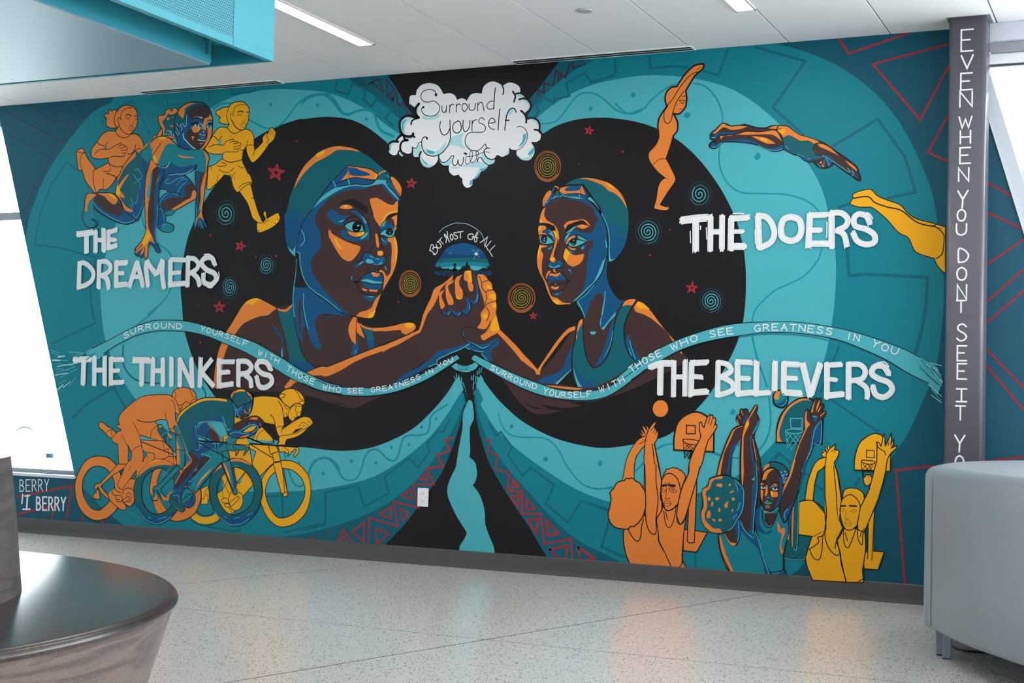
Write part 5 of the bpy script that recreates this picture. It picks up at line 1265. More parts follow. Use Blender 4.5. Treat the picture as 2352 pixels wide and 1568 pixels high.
s BLK 5.9 -3508,1083 8,2 25,22
s BLK 5.9 -3508,1076 9,-11 11,1 16,30
s BLK 5.8 -3485,1064 9,-7 11,9 2,30
s BLK 5.8 -3463,1064 7,-13 7,8 3,36 11,14 14,-12 15,-20 14,-2 3,8 -18,28 -8,46 10,34 2,64 -2,69
s LT 4.4 -3408,1255 -2,-69 -6,-29 9,-46
s BLK 5.8 -3381,1403 -6,-34 -18,-45
c BR -3231,1370! 35,-1! 1,-8! -30,-144! -8,-13!
c NV -3243,1371! 23,-1! 0,-13 -7,-18 2,-45 -4,-45 4,-34 -10,-34 -5,-15! 6,-5 18,27! 4,-23 11,-3 -9,28! 23,-25 5,4 -18,25! -16,12! -11,-7 -8,-13! -1,41 0,45 2,34 -9,57
c OR -3197,1369! 9,-1! -1,-14 -7,-43 -4,-25 -2,-38 -2,-34! 10,-27! -17,14 -8,0 -10,-18! -7,-11 11,32 11,22 1,41 -2,38 7,34
s BLK 6.4 -3243,1371 2,-31 9,-46
s BLK 5.7 -3188,1368 -1,-14 -8,-50 -4,-45 -3,-45 23,-45
s BLK 5.7 -3232,1278 -5,-29 4,-45 -7,-34
s LT 4.3 -3235,1249 5,-41 -7,-31
k LT 4.3 -3217,1188 -2,-21
k LT 4.3 -3213,1190 15,-28'''),
('painted_cyclist', 2, 'yellow racing cyclist bent over handlebars, rightmost of the three', '''r YE 6.0 -2911,175 7,36 -6,41 9,18 13,18 18,17 28,17 32,5 28,-2 28,-11 24,-19 17,-22 9,-33 1,-27 -7,-39 -17,-34 -29,-27 -29,-14 -30,-7 -28,4 -29,18 -20,24 -12,23 | -2892,209 4,28 10,24 19,19 32,17 18,1 28,-5 26,-15 17,-18 10,-25 0,-27 -10,-26 -24,-31 -27,-19 -32,-9 -24,6 -21,21 -15,24
c MID -3193,128! 44,82! 33,22! 9,-100! -24,-15!
s YE 48.6 -3200,109 28,-12 32,-1 29,8 19,13
s BLK 5.6 -3214,104 18,-17 27,-8 25,-1 27,6 21,9 14,11
s BLK 5.6 -3190,128 20,-11 22,-4 27,6 11,13
o YE 4.9 -3172,209! 32,14! 6,-32! 1,-16 -6,-6! -1,-14! -29,-2! 1,18! -1,18
s BLK 4.2 -3141,215 -10,-15 -2,-18 -5,-7 -10,-3
s BLK 4.2 -3147,192 7,-9 0,-14
f YE -3086,256 28,107 9,32 80,-21 19,-71 35,-38 -74,-75 -41,-61 -65,64 21,15
f MID -3100,221 12,34 13,-17 1,-22 -25,-21
c YE -3100,195! 26,13! 46,-4! 39,-6! 1,-29 -9,-21 -21,-9 -22,11! 8,-23! -27,2 -20,19 -15,25
c MID -2984,139! -5,48! 46,47! 7,-23 -5,-30 -15,-26
c LT -2963,210! 20,24! 6,-23!
s BLK 5.4 -2944,236 -45,-46
s BLK 4.5 -3072,225 7,2 7,20
s BLK 4.5 -3086,256 14,-22 -2,-20 -25,-18
s BLK 4.1 -3076,204 1,-16 5,-7
s BLK 4.5 -3067,226 10,-17 10,-8
s BLK 5.1 -3046,158 -2,17 2,16 9,15
o YE 4.8 -3080,172 7,7 17,1 7,-7 -1,-8 -12,-2 -12,2
o YE 4.8 -3066,159 11,2 11,-3 0,-6 -8,-3 -12,4
o YE 4.8 -3045,164! 30,23 10,2 0,-9 -35,-30!
s BLK 5.5 -3043,154 13,-13 14,-2 17,7 11,19 1,20 -7,15 -14,5
s BLK 5.1 -3047,148 7,-8 8,-13
f LT -3017,244 35,34 -22,-41
k BLK 6.1 -2980,280 -24,-43 -11,2 35,41
o YE 6.1 -2969,378! 115,0! 13,-21! 13,-52! -14,17! -28,-13! -48,-44! -32,37!
f LT -2965,364 27,-11 -15,-34
k BLK 6.1 -2965,364 27,-11 -14,-40
k BLK 6.1 -2972,394 21,-87
k BLK 6.8 -2962,378 120,-56
o YE 6.0 -2863,315! 32,7! 32,-108! 1,-8 -12,-8 -8,6! 0,6! -6,-3!
f YE -2867,346 24,9 12,-33 -28,-3
k BLK 6.1 -2884,375 8,-29 32,11
k BLK 6.0 -2867,346 6,-27 30,5
k BLK 6.0 -2851,378 10,-21 10,-35 8,-27 13,-80
k BLK 5.0 -2823,295 6,1 19,-84
k BLK 5.3 -2824,209 23,7
o YE 5.3 -2844,377! 83,-1! 4,-10 -3,-12 -9,-8 -3,-8! -6,6 2,6 7,10 3,6 -8,3 -6,-8! -8,-2! -4,-10 -7,-2! -7,-8! 7,14! -12,-1! -5,6 -20,-3!
s BLK 4.7 -2821,376 14,-10 9,-7 -3,-6
k BLK 10.8 -2977,381 214,-5
o YE 5.4 -3036,477! 20,-5 40,5! 14,20! 6,24! 2,26! 35,5 47,-1 22,-4 19,-15! 31,-19! 18,16! 30,-3 1,-23! -2,-8 -3,-10! -11,-2! -10,-6! -3,-6 -8,-5 -13,8 -5,10! -9,-5! -7,0! 0,-31! -10,-10! 45,25! 41,19 28,-1 14,-14 -2,-10 -16,-12 -22,-20 -29,-15 -35,-9! -6,-10 0,-10! -35,-1! 9,12! -2,8! 1,10! -10,15 -5,16! -4,10! -44,6! -26,21! -27,1! -42,-17! -36,-15!
o YE 5.4 -2915,443! 22,-19 22,-19 8,-20! -50,-1! -40,12! -25,7! -43,-5! -8,-21! 57,-2! 19,21 22,42
s BLK 4.1 -2905,433 -21,-14 -9,-16 2,-16
k BLK 10.2 -2978,402 65,-18
f LT -2979,398 47,-13 -43,-1
c BLK -2774,437! 34,9! -29,-18! -19,-5!
s BLK 4.7 -2724,447 -23,-11 -25,-12 -36,-7 -24,-3 -8,-6
s BLK 4.7 -2832,425 2,9 11,8 32,21
s BLK 4.7 -2855,441 13,5 19,2
s BLK 6.1 -2881,487 14,-13 8,-23
s BLK 6.0 -2850,536 15,-18 7,-21 5,-36
s BLK 4.3 -2761,448 14,14 9,0 21,-11
s BLK 4.0 -2726,468 11,-3 7,-12
s BLK 4.0 -2745,452 9,0
o YE 6.0 -2848,551! 9,14 16,11 20,5 26,-3 24,-15 13,-19 0,-14 -7,-6! -21,6 -14,-3! -18,-13! -26,14 -15,18
s BLK 5.0 -2782,578 15,-15 10,-17 16,-4
s BLK 5.0 -2741,538 -14,0 -9,-8
s BLK 5.4 -2842,561 19,-1 -3,-10 -10,-1
s BLK 4.3 -2782,527 -18,-22 -6,-16 2,-11
s BLK 4.0 -2824,522 10,-13 14,1
s BLK 4.0 -2752,518 -16,2 -9,-10 3,-10 11,-3 8,4
s BLK 4.0 -2783,523 10,-5
s BLK 4.0 -2774,490 6,-2 -4,5
s BLK 4.0 -2783,482 8,-4
s BLK 4.0 -2814,495 2,-14 6,-3
o YE 4.8 -3085,426 0,6 12,3 8,-17! -17,4
o YE 4.8 -3081,402! 7,5! 17,0! -1,-9! -11,-7! 8,-7! -17,-2!
f LT -2861,399 19,-7 -17,-7'''),
('painted_cyclist', 3, 'orange racing cyclist leftmost of the three', '''r OR 6.4 -3402,206 13,58 32,39! 126,-16! 60,-88! 0,-30 -21,-47 -31,-22 -30,-11 -27,-4 -28,6 -51,17 -22,34 -16,36 | -3369,216 4,25 14,31! 71,-7! 53,-79! 2,-40! -94,-23! -22,23 -21,33
c MID -3369,216! 18,56! 71,-1! 28,-86! -48,-47! -19,-14! -22,22 -21,33
c MID -3432,197! 36,59! -8,-50 9,-40 36,-58! -41,8! -33,39
r OR 6.6 -3755,185 3,30 13,30 25,37 31,20 40,7 40,-4 29,-16 25,-23 15,-33 2,-62 -18,-53 -30,-29 -26,-14 -39,-8 -33,6 -30,16 -25,25 -15,33 | -3719,199 5,26 20,28 26,15 27,3 29,-6 22,-16 17,-22 7,-29 -7,-35 -13,-18 -25,-24 -23,-15 -27,2 -24,13 -20,24 -12,25
c BND -3718,187! 37,-28 52,-45! -10,-9! -22,3 -24,13 -20,24
o OR 5.9 -3552,284! 44,6! -23,-26! -46,-25! -51,-40 1,-6! 11,-12 19,-15! 40,-17! -29,0! -24,10 -25,21! -8,15! -13,-16 -3,19 13,7 13,3!
o OR 5.2 -3653,186! 13,-6! 7,-27 -5,-6 -19,-1 -8,6 2,12 13,9!
k BLK 4.1 -3660,149 14,0
o OR 5.8 -3649,433 14,4 13,-6 11,-8! 22,-9 24,-16! 2,6! 18,3! 0,6! -19,8 0,8 13,2! -6,13 2,16 8,13 27,24 33,23 43,20 51,6 51,2 29,-6! 0,11 11,13 22,9 25,1 25,-5 21,-16 6,-18! 0,-12! -17,-10! -29,-17! -22,-21! -7,-5! -19,12! 1,-20 6,-25! -12,-10 11,-18! 3,-6! -15,-13! -19,30! -11,32! -31,1 -27,-8! 18,-14! 12,-33 26,-28! -15,4! -26,2! -77,17! 12,-55 4,-31! -11,-27 -18,-19! -70,-3! 33,32! -5,56! 0,-58 -44,-6! 2,10 -8,64! -13,2 -11,8 -6,10! -21,10 -17,16! -16,8 -7,10
f MID -3508,356 15,-26 6,-21 -17,-17
k BLK 5.8 -3510,356 18,-28 5,-21 -19,-17
k BLK 5.8 -3508,352 2,-62
s BLK 4.8 -3615,396 10,11 13,2 8,3
s BLK 4.8 -3592,409 5,-16 4,-13 15,20
s BLK 6.5 -3471,451 23,-6 29,-1 28,3
s BLK 4.7 -3487,440 18,-29 14,-26 12,-45
s BLK 4.7 -3539,394 20,-32 25,-33
s BLK 4.7 -3493,330 19,17 22,8
s BLK 4.6 -3344,479 11,-25
s BLK 4.6 -3319,531 13,-10 7,-19 2,-18
s BLK 4.7 -3407,387 7,26 22,20
s BLK 4.7 -3462,302 8,-10 8,-2
s BLK 5.0 -3319,422 15,3 14,12
s BLK 4.6 -3316,416 13,-8 12,3
c OR -3490,330! 40,25! 10,-17! 3,-29! -11,-27! -36,-20! -26,13! 22,34!
s BLK 5.8 -3441,340 5,-31 -12,-27
s BLK 4.7 -3493,330 19,17 22,8
s BLK 5.3 -3313,541 17,-12 8,-14 13,-5 10,3 14,11 23,-8
s BLK 4.6 -3237,571 11,-16 6,-12 16,-2
s BLK 4.6 -3204,532 -15,1 -11,-13
s BLK 4.6 -3305,560 9,-8 -3,-15
s BLK 4.6 -3288,513 9,-16 3,-16
s BLK 4.6 -3267,509 -5,-16 -2,-14
s BLK 4.6 -3282,497 15,4
f LT -3453,392 72,-13 -70,-1
o OR 5.7 -3451,377! 103,0! 39,-28! 27,-44! -2,-16! -38,10! -20,11! -36,-1! -58,-21! -1,17! 16,17! 0,10! -20,7!
f MID -3439,338 18,-5 0,-11 -14,-12
k BLK 7.2 -3450,371 147,-42
k BLK 5.0 -3350,377 9,-34 27,8
k BLK 5.0 -3324,344 5,-22
k BLK 5.0 -3386,330 0,-20
s BLK 5.0 -3417,332 28,-3
k BLK 5.0 -3421,322 6,-10
f LT -3301,337 14,1 1,-15 -14,0
k BLK 5.0 -3345,310 25,10 35,3
k BLK 5.0 -3303,343 9,-55
c OR -3526,275! 18,17! 48,17! 24,-14! 78,16! -104,-75! -9,-21! -4,-25 5,-16! 1,-21 -22,-25! -18,7! 0,-17 -12,-7! -24,9! -38,25! -13,21! 17,19! 15,5! 0,8! 12,13! 17,30! 7,17
f MID -3468,259 2,-14 -6,-14 -19,1
k BLK 5.8 -3467,263 1,-18 -6,-15 -21,1 25,30
s BLK 4.7 -3508,290 -15,-19 -7,-21 -22,-41
k BLK 4.7 -3466,261 -66,-74
k BLK 4.4 -3493,278 -10,-17
k BLK 4.7 -3547,261 11,-23
s BLK 5.5 -3554,207 11,-14 11,-5
s BLK 5.5 -3564,196 6,-12 21,-7
s BLK 5.5 -3577,185 3,-14 14,-6 23,1 8,-7 1,-15
s BLK 5.5 -3596,166 13,-21 38,-25 24,-8 12,6 -3,15 -11,7
s BLK 4.7 -3557,163 0,-10 18,-3
s BLK 4.7 -3554,151 3,-8 23,1
s BLK 5.8 -3526,171 4,17 20,8 19,-4 11,-14 0,-35 -14,-15 -15,1 -16,10
s BLK 5.1 -3511,166 5,10 13,1 8,-12 -4,-17 -15,-5
o OR 5.1 -3526,150! 23,14 9,-2 -1,-8 -25,-14!'''),
('painted_cyclist', 4, 'teal and navy racing cyclist in the middle of the three', '''c NV -3156,450! 22,-18! 31,-25 23,-25! -106,-4! -6,24! -3,28! 9,13!
c OR -3152,450! 23,-18! 49,-48! -10,-1! -18,30 -26,17
c BR -3131,430! 23,-19 15,-26! -29,1 -21,26
s BLK 4.5 -3153,391 3,16 19,23
f LT -3144,450 58,4 26,-44 -21,-8 -2,-9 -21,20
f LT -3190,398 41,-13 -38,-2
k BLK 7.0 -3190,401 43,-16
k LT 4.5 -3192,403 60,-18
k LT 5.3 -3183,442 -10,-14
f OR -3257,428 0,0
o TQ 6.3 -3187,380! 119,0! 10,-24! 11,-35! 3,-2! -43,-12! -40,-40! -68,-76! -13,16! -30,-1! 61,83! 3,41! -8,30!
c NV -3184,378! 116,0! -19,-13! -44,-9 -14,-9 -34,-15!
c NV -3234,236! 100,81! 10,7! -74,-76! -21,-31! -25,-2!
f BR -3164,330 32,-7 -66,-67 -17,-5 14,25
k BLK 5.6 -3164,330 -35,-54
s LT 5.6 -3178,337 46,-13 -30,-34 -53,-55 -10,2
k LT 6.3 -3184,371 14,-7
k LT 6.3 -3182,372 1,-20
k LT 6.3 -3186,379 20,-2
k LT 6.2 -3124,376 27,0
k LT 6.2 -3113,375 0,-11
k LT 6.2 -3102,376 0,-11
k BLK 10.4 -3190,383 141,-2
k BLK 6.9 -3184,374 135,-53
k BLK 5.5 -3109,378 6,-35 45,11
k BLK 5.5 -3083,345 8,-31
c OR -3191,210! 18,35 52,46! -16,-20 -24,-25
c YE -3177,235! 23,25 21,19! -16,-21
r TD 6.4 -3474,184 3,31 9,21 17,26 25,24 37,20 25,3 36,-5 31,-17! 23,-21! 15,-40 1,-41 -8,-41 -19,-25 -22,-24 -34,-18 -33,-7 -31,3 -28,17 -22,23 -17,34 | -3440,200 7,29 17,22 30,17 30,8 25,-5 24,-15 16,-24 6,-28 -4,-31 -14,-33 -21,-20 -25,-11 -20,-4 -26,5 -24,19 -14,26
c OR -3461,236! 16,26 25,24 37,20 25,3 36,-5 31,-17! -40,2 -36,-4 -35,-9 -30,-18
c YE -3433,277 25,17 25,11 26,2 -26,-8 -25,-9
c NV -3469,153! 22,-19 35,-37 51,1 50,9 32,16! -22,-28 -34,-18 -33,-7 -31,3 -28,17 -25,27
s LT 5.0 -3455,123 22,-25 29,-19 36,-7 35,8 35,21
k LT 5.0 -3404,93 15,-4
k LT 5.0 -3360,88 40,11
o TQ 6.4 -3274,296! 18,-6! -5,-10! -89,-79! 3,-13! 20,-15! 16,-15! -30,4! -14,18! -8,10! -20,-5 -3,16 10,8! 12,3!
o TQ 5.4 -3378,191! 13,3! 3,-31 -7,-7 -18,-1 -5,7 5,12!
c OR -3382,162! 15,19! 4,-18 -14,-5
c OR -3352,182! 26,-13! 17,1! -4,-12! -26,2!
k LT 4.3 -3345,250 34,26
c TQ -3322,175! 17,18! 12,10! 2,13 13,-4! 25,-7! 25,4 20,-12 14,-19 -7,-27 -19,-13 -17,1! -5,-14 -12,-4 -26,12 -23,19!
c NV -3297,189! 35,8! 7,8! 27,2! 26,-19 6,-20 -7,-19 -19,-11 -18,3! -13,24! -28,-8!
c TQ -3254,179! 16,25 21,-5 10,-12 -19,-31! -24,-3!
c TD -3305,193! 8,-4 3,-18! 18,-9! 34,-23! 0,-14 -12,-4 -26,12 -26,21! -10,18
c OR -3322,175! 20,20! 8,-6! -15,-7! -2,-16!
s BLK 6.3 -3255,197 -4,-18 4,-27
s BLK 6.3 -3248,206 20,3 20,-12 14,-21 -5,-25 -21,-13 -25,5
s BLK 5.3 -3241,175 9,13 15,1 9,-8 -3,-16 -12,-7 -15,1
o TQ 4.9 -3256,159! 32,23 12,6 4,-7 -42,-33!
s LT 5.3 -3292,179 15,2 12,-7 -1,-10
s LT 4.6 -3220,209 12,-4
s LT 4.9 -3300,150 20,-15 21,-9
s BLK 5.6 -3306,154 26,-21 26,-12 12,4 0,14 -52,30 -3,20
r TD 6.2 -3134,205 1,30 9,25 18,25 26,19 33,18 29,4 24,-2 25,-12 24,-14 20,-21 12,-23 8,-36 -3,-35 -10,-30 -21,-29 -27,-23 -28,-12 -27,-5 -26,6 -30,14 -25,23 -21,33 | -3100,197 2,24 8,24 21,27 19,15 21,7 27,-3 24,-11 20,-19 15,-25 5,-27 -3,-24 -15,-27 -26,-21 -33,-13 -22,0 -22,9 -20,19 -15,25
c OR -3045,321! 27,5 24,-3 25,-11 14,-8! -26,6 -24,5 -39,-1!
c OR -3122,263! 23,26 14,12! 6,-7! -24,-15
c NV -3107,134! 29,-12 56,-7 71,20! 26,15! -14,-26 -27,-23 -28,-12 -27,-5 -26,6 -30,14
s LT 5.5 -3106,130 24,-20 35,-19 26,-4 36,8 28,18
k LT 4.8 -3068,115 20,-4
k LT 4.8 -3022,110 27,7
k LT 4.8 -2966,125 23,10
s LT 3.4 -3037,294 13,4 17,0
o TQ 6.2 -3082,308! 35,11! 26,-94! 8,-14 -2,-12 -8,-2 -7,7! -5,12!
c OR -3077,306! 9,-2! 19,-33 13,-43! -13,23
c YE -3065,291! 16,-28 5,-16! -18,28
o NV 5.1 -3037,290! 7,1! 16,-62! -10,-6!
k BLK 10.3 -3084,306 51,-94
o TQ 5.5 -3029,204 2,12 8,3 7,-8 0,-12 -6,-4 -8,2
k LT 6.8 -2995,250 -12,-11
o TQ 5.1 -3068,376! 72,-3! 29,-5! -2,-10! -16,-19 -4,-2! 4,14 7,8! -8,2! -7,-4! -16,-1! -9,-18 -5,-2! 2,16! -17,1! -20,1!
c OR -3021,356! 9,0! -7,-10!
s BLK 4.8 -3037,373 8,-12 20,-5
c TD -3274,477! 29,21 29,19 39,17 42,7 36,0 44,-3! 13,-23 5,-32 2,-36! -6,-18! -12,0! -10,1! -13,20! -44,5 -29,-3 -37,-3! -17,-15! 19,-84! -47,-10! -14,28! -38,72! -6,18
c NV -3198,450! 53,14 39,9! 19,9! 11,-28! -44,1 -29,-3 -37,-4! -16,-12! 11,-46! 5,-41! -13,0! -23,60 4,29
c YE -3284,474! 39,30 29,17 39,17 41,4 62,-5! 7,-5 -2,-4! -29,3 -37,1 -37,-4 -36,-13 -37,-21 -34,-30!
c OR -3282,474! -2,-14 -3,-21 16,-32! 24,-50! 21,-31! 13,-6 -4,-18! -31,-40! -15,3! 33,38! 5,9! -3,14! -29,41 -36,68 0,21
c YE -3291,456 7,12 2,8! 6,-8 -10,-20
s BLK 7.0 -3291,448 5,16 16,23 25,17 29,17 39,17 42,3 48,0 35,-4
s BLK 6.9 -3050,535 9,-20 4,-32 2,-36 -6,-18
s LT 6.2 -3086,476 10,-22 16,-28 14,3
s LT 6.3 -3192,447 13,4 35,4 34,0 29,-4
s LT 7.0 -3205,437 7,-19 10,-38 9,-48
s BLK 5.6 -3201,434 7,-24 7,-40 11,-46
c NV -3231,340! 27,9 20,-4! 10,-23 -6,-23 -14,-23 -26,-33! -21,-27! -37,-25! -20,12! 47,71! 29,30!
c BR -3230,336! 19,2 15,-9 18,-12 -2,-12 -24,-29! -38,-38! -31,-32! -20,1! 14,25 28,42 26,25 10,13
c LT -3201,276! 14,13! -4,-13! -12,-10!
s LT 4.9 -3207,346 13,3 10,-2
s BLK 5.6 -3231,334 12,8 15,4 20,-1
s BLK 4.9 -3174,322 -4,-21 -42,-58 -21,-27
s OR 7.7 -3226,326 10,-16 -6,-11 -29,-25 -21,-29 -12,-21
c NV -3045,529! 13,-14! 12,-5! 28,10! 29,7! 7,10! -4,-28 -4,-18 -7,-9! -11,1! -3,-6 -9,-9 -10,-3 -9,7! -3,6! -20,-1!
c BR -3008,476! 6,14 11,2 10,-7! 1,-8 -12,-9 -11,-2 -8,6
c OR -2993,504! 7,-8 5,-5! -7,-3!
k LT 4.8 -3029,499 14,1
k LT 4.8 -3035,513 8,-18
k LT 4.1 -3029,491 12,0
k LT 4.1 -3025,507 -6,-32
s LT 4.5 -2996,520 -19,-20 -4,-16 10,-12
k LT 4.5 -3004,506 1,-6
c TD -2980,509 5,10 12,2 -2,-12 -9,-8
c OR -2974,499! 10,12! -3,-20! -4,2!
s BLK 5.5 -2987,518 -2,-12 8,-9 12,0
k LT 4.1 -2981,491 7,-2
o TD 6.2 -3053,545 5,14 14,10 19,6 17,-1 19,-8 15,-9 8,-18! -10,-8 -11,-6 -12,-3 -14,-6 -17,-6 -12,9 -11,14
c OR -3054,549! 10,13 17,9 19,5 17,-4! 2,-6! -19,1 -19,-4 -12,-6 -11,-16!
c YE -3027,571 19,4 14,-2 5,-7! -19,1 -17,-3
c OR -2986,569! 14,-6 13,-14 1,-10! -8,6 -13,13
s BLK 5.5 -2989,568 10,-12 4,-7 13,-1
s BLK 4.8 -3042,559 8,-6 -4,-14
s BLK 5.5 -3053,544 2,13 12,10 24,8 19,-1 19,-9 15,-11 7,-17
c LT -3042,527! 5,-10! -3,-2!
c BR -3034,446! 35,14! 45,17 24,-1! 24,-19! -13,-18 -7,-2! -4,21! -38,-1! -39,-29! -34,1!
c OR -2968,469! 14,7 24,-1! -7,-9! -19,1
c NV -3060,424! 19,5! 34,-1! 39,29! 29,1! 10,-12 -2,-14 -18,-18 -29,-11 -33,-4 -29,0 -12,10!
c YE -2995,420! 21,15 19,8! 16,1! -6,-12 -19,-9
c BLK -2927,458! 21,0! -11,-19! -7,0!
c BR -2928,470! 20,-11! -9,-16! -7,2!
c OR -3004,404! 26,7 17,4! -17,-11 -28,-5!
s LT 5.5 -3050,409 9,8 20,3 24,-4 28,3
s LT 6.1 -3010,424 36,19 23,5 19,-4 -1,-12 -21,-12
s LT 4.8 -2968,455 -6,-12 -33,-17
s LT 5.2 -3050,415 3,-10 9,-4
k LT 5.1 -2925,454 8,-9
s BLK 6.8 -3034,446 35,16 45,17 24,-2 24,-19 -13,-19 -10,1
s BLK 6.9 -3065,420 13,-11 15,-10 26,-1 33,5 29,11 18,18
s BLK 5.5 -3007,427 39,29
s BLK 4.8 -2997,420 23,1 24,7 14,16
c TQ -3054,400! 17,-2! 18,0! -6,-14! -14,-9! -15,4! -14,7! 14,4! -12,4!
c OR -3037,379! 10,6! 4,3! -6,-11! -8,-2!
s BLK 5.2 -3019,398 -6,-12 -12,-11
o TQ 5.3 -3375,433! 17,4 16,-18! 16,-7! 35,-9! 8,-67! -15,5! -27,28! -31,25! -16,18!
c TD -3373,425! 23,2! 24,-15! 1,-43! -31,25! -16,18!
c TD -3325,370! 22,16! -23,24!
s LT 4.3 -3355,394 14,11 15,3 1,-37
c OR -3363,433 11,-2 -10,-6 -6,4
c OR -3326,410! 21,-20! -5,-4! -16,11!
o TQ 5.7 -3288,401! 15,4! 27,-58! 0,-49! -9,-24! -26,15! -5,57!
c OR -3287,399! 5,-21 15,-26! -6,-2! 4,-24 3,-32! -15,1!
c TQ -3299,423 12,12! 14,-28! -15,2 -11,8
k BLK 5.3 -3283,348 37,-3'''),
('painted_ball_players', 3, 'pair of orange players reaching up under an orange hoop', '''c OR -1400,547 -1,-10 -6,-9 -7,-6 -10,-2 -10,1 -8,6 -6,8 -2,10 2,11 5,8 8,6 10,2 9,-1 9,-6 5,-8
o OR 11.0 -1378,418! -1,33 3,23 6,24 14,19 20,14 20,7 20,-1 21,-10! 25,-49! 0,-61!
k BLK 7.2 -1339,496 28,0 1,-25 -28,-1 -1,28
s BLK 5.5 -1349,446 0,6 22,1 25,-3 6,-4
s BLK 5.0 -1348,447 12,-7 19,-3 15,2
k BLK 5.0 -1349,447 4,-33 3,-21
k BLK 4.4 -1344,441 25,-24
k BLK 4.4 -1335,440 25,-20
k BLK 4.4 -1318,439 -26,-23
k BLK 4.4 -1304,438 -25,-24
k BLK 4.4 -1331,437 -13,-13
k BLK 4.4 -1343,413 16,-21
k BLK 4.4 -1328,417 -14,-23
k BLK 4.4 -1332,392 13,22
k BLK 4.4 -1336,415 10,-17
k BLK 11.0 -1323,417 -1,-25
o OR 6.6 -1343,174! 78,-5! -33,-63! -43,2!
o OR 6.6 -1327,241! 21,108! 4,-32! -4,-178! -1,-5! -17,-1! -5,5!
o OR 6.6 -1331,336! 3,39! 6,23! 12,29! 17,31! 0,11 -4,15 0,21 6,2! 4,-11 5,-5! 9,30 9,11! 2,-3 6,2! 2,-10! 6,2! 3,-8 -3,-14! 6,1! 1,-7 -11,-20 -17,-25! -9,-33 -7,-33 -11,-25! -12,-31!
k BLK 4.9 -1262,529 -7,-25
k BLK 4.9 -1256,518 -5,-20
k BLK 4.9 -1248,503 -3,-11
o OR 5.1 -1549,297! 7,45 8,40 14,32 16,24 13,12 20,10! 6,-36! -10,3! -12,-12 -6,-11 -8,-8! -5,-21 -2,-31 1,-44!
o OR 3.9 -1469,458! -9,0 -6,-2! -7,10 0,3! 10,-8! -7,16 1,3! 14,-17! -10,25 1,4! 16,-18! -6,16 0,4! 11,-13!
o OR 5.6 -1472,235 -2,79 0,37 -2,41! 2,40! 5,31! 8,18! 12,17 12,9! -2,-8 -6,-11! 3,0! 0,-7! 5,1! 0,-8! 5,1! 1,-11 -3,-14 -8,-13! 2,-12! 10,-47 10,-38 6,-39! 0,-73! -16,-27! -36,-2!
k BLK 4.5 -1447,486 -8,-10
k BLK 3.9 -1442,480 -6,-11
k BLK 3.9 -1435,472 -6,-8
k BLK 6.2 -1449,433 12,-86
k BLK 6.7 -1443,436 21,-85
s BLK 4.2 -1494,432 10,5 10,9
o OR 6.6 -1414,321! -5,-52 11,-22! -6,-19! -16,-27! 2,-160! 106,3! -19,27! -4,19! 5,75 7,50! -12,-22 -12,-3 -7,17 2,41! 12,46! 11,43!
o OR 6.1 -1410,341! 5,8! 4,9! 9,0! 5,3! 9,3! 7,-3! 6,1! 5,-5! 8,-1! 3,-6! 7,-4! 4,-11! -14,-39 -10,-46 -11,-11 -14,-9 -13,1 -10,14 -7,30 1,41 4,16
s BLK 6.7 -1355,297 -4,20 -12,19 -18,9 -16,-6 -10,-16 -3,-33 4,-28 9,-25 9,-9 18,6 13,14
s BLK 6.6 -1329,370 0,-22 -19,-43 -12,-49 -5,-39 5,-21 8,-8 11,14 8,22 30,104 4,22
f OR -1328,370 -1,-22 -19,-46 -11,-45 -5,-40 12,-27 11,14 8,26 28,94 14,48
s BLK 6.6 -1329,372 0,-24 -19,-43 -12,-49 -5,-39 5,-21 8,-8 11,14 8,22 30,104 10,41
o OR 6.7 -1539,159! 73,53! 34,-11! 8,-41! 3,-28! 21,-37 24,-46! -135,1! -17,31 -10,43
s BLK 6.7 -1524,163 13,-21 14,-14 10,2 6,16 2,28 6,24
f OR -1472,368 1,-48 2,-95 6,-39 9,-21 17,-12 6,11 -1,50 5,54 -8,54 -1,48
s BLK 6.7 -1473,368 3,-48 2,-95 5,-39 9,-24 14,-10 9,8 -1,43 5,43 -1,33 -6,32 -2,57
s BLK 6.1 -1428,368 12,-47
s BLK 6.1 -1413,228 -18,-26
s BLK 6.7 -1432,201 8,-41 3,-30 21,-35 24,-46
s BLK 6.6 -1358,51 13,15 1,24 4,75
s BLK 5.5 -1407,228 4,-30 8,-19 9,-2 9,14 7,26 2,22
s BLK 5.6 -1401,224 7,-23
o OR 7.4 -1529,323! 5,-2! 7,4! 9,-3! 5,-6! 9,-3! 8,-5! 6,-10! 7,-8! 4,-13! 2,-13! -1,-13! 2,-11! -4,-15! -3,-14! -7,-13! -11,-14! -14,-12! -11,0! -7,-8! -12,-2! -11,1! -10,0! -11,3! -10,6! -9,11! -4,11! -2,15! 3,13! 4,16! 2,15! -1,14! -5,4! 7,11! 7,7! 5,11! 8,9! 12,5! 10,1! 4,6!
k BLK 13.9 -1414,305 13,2
k BLK 13.9 -1393,308 20,-1
s BLK 3.3 -1408,314 8,-2 14,4
s BR 3.6 -1415,293 6,2 7,-5 -9,-5 -4,2
s BR 3.6 -1390,293 11,5 12,-6 -7,-6 -12,2 -4,4
s BR 3.3 -1382,292 3,3 3,-3 -3,-2 -3,2
s BLK 4.4 -1393,295 7,7 11,0
s BR 3.9 -1400,300 0,-15 -3,-16 2,-5 7,3 5,-2 1,4
s BR 3.9 -1405,254 9,6 13,-8 -6,-8 -9,-3 -7,4 -1,7
s BR 3.3 -1405,250 9,1 12,0'''),
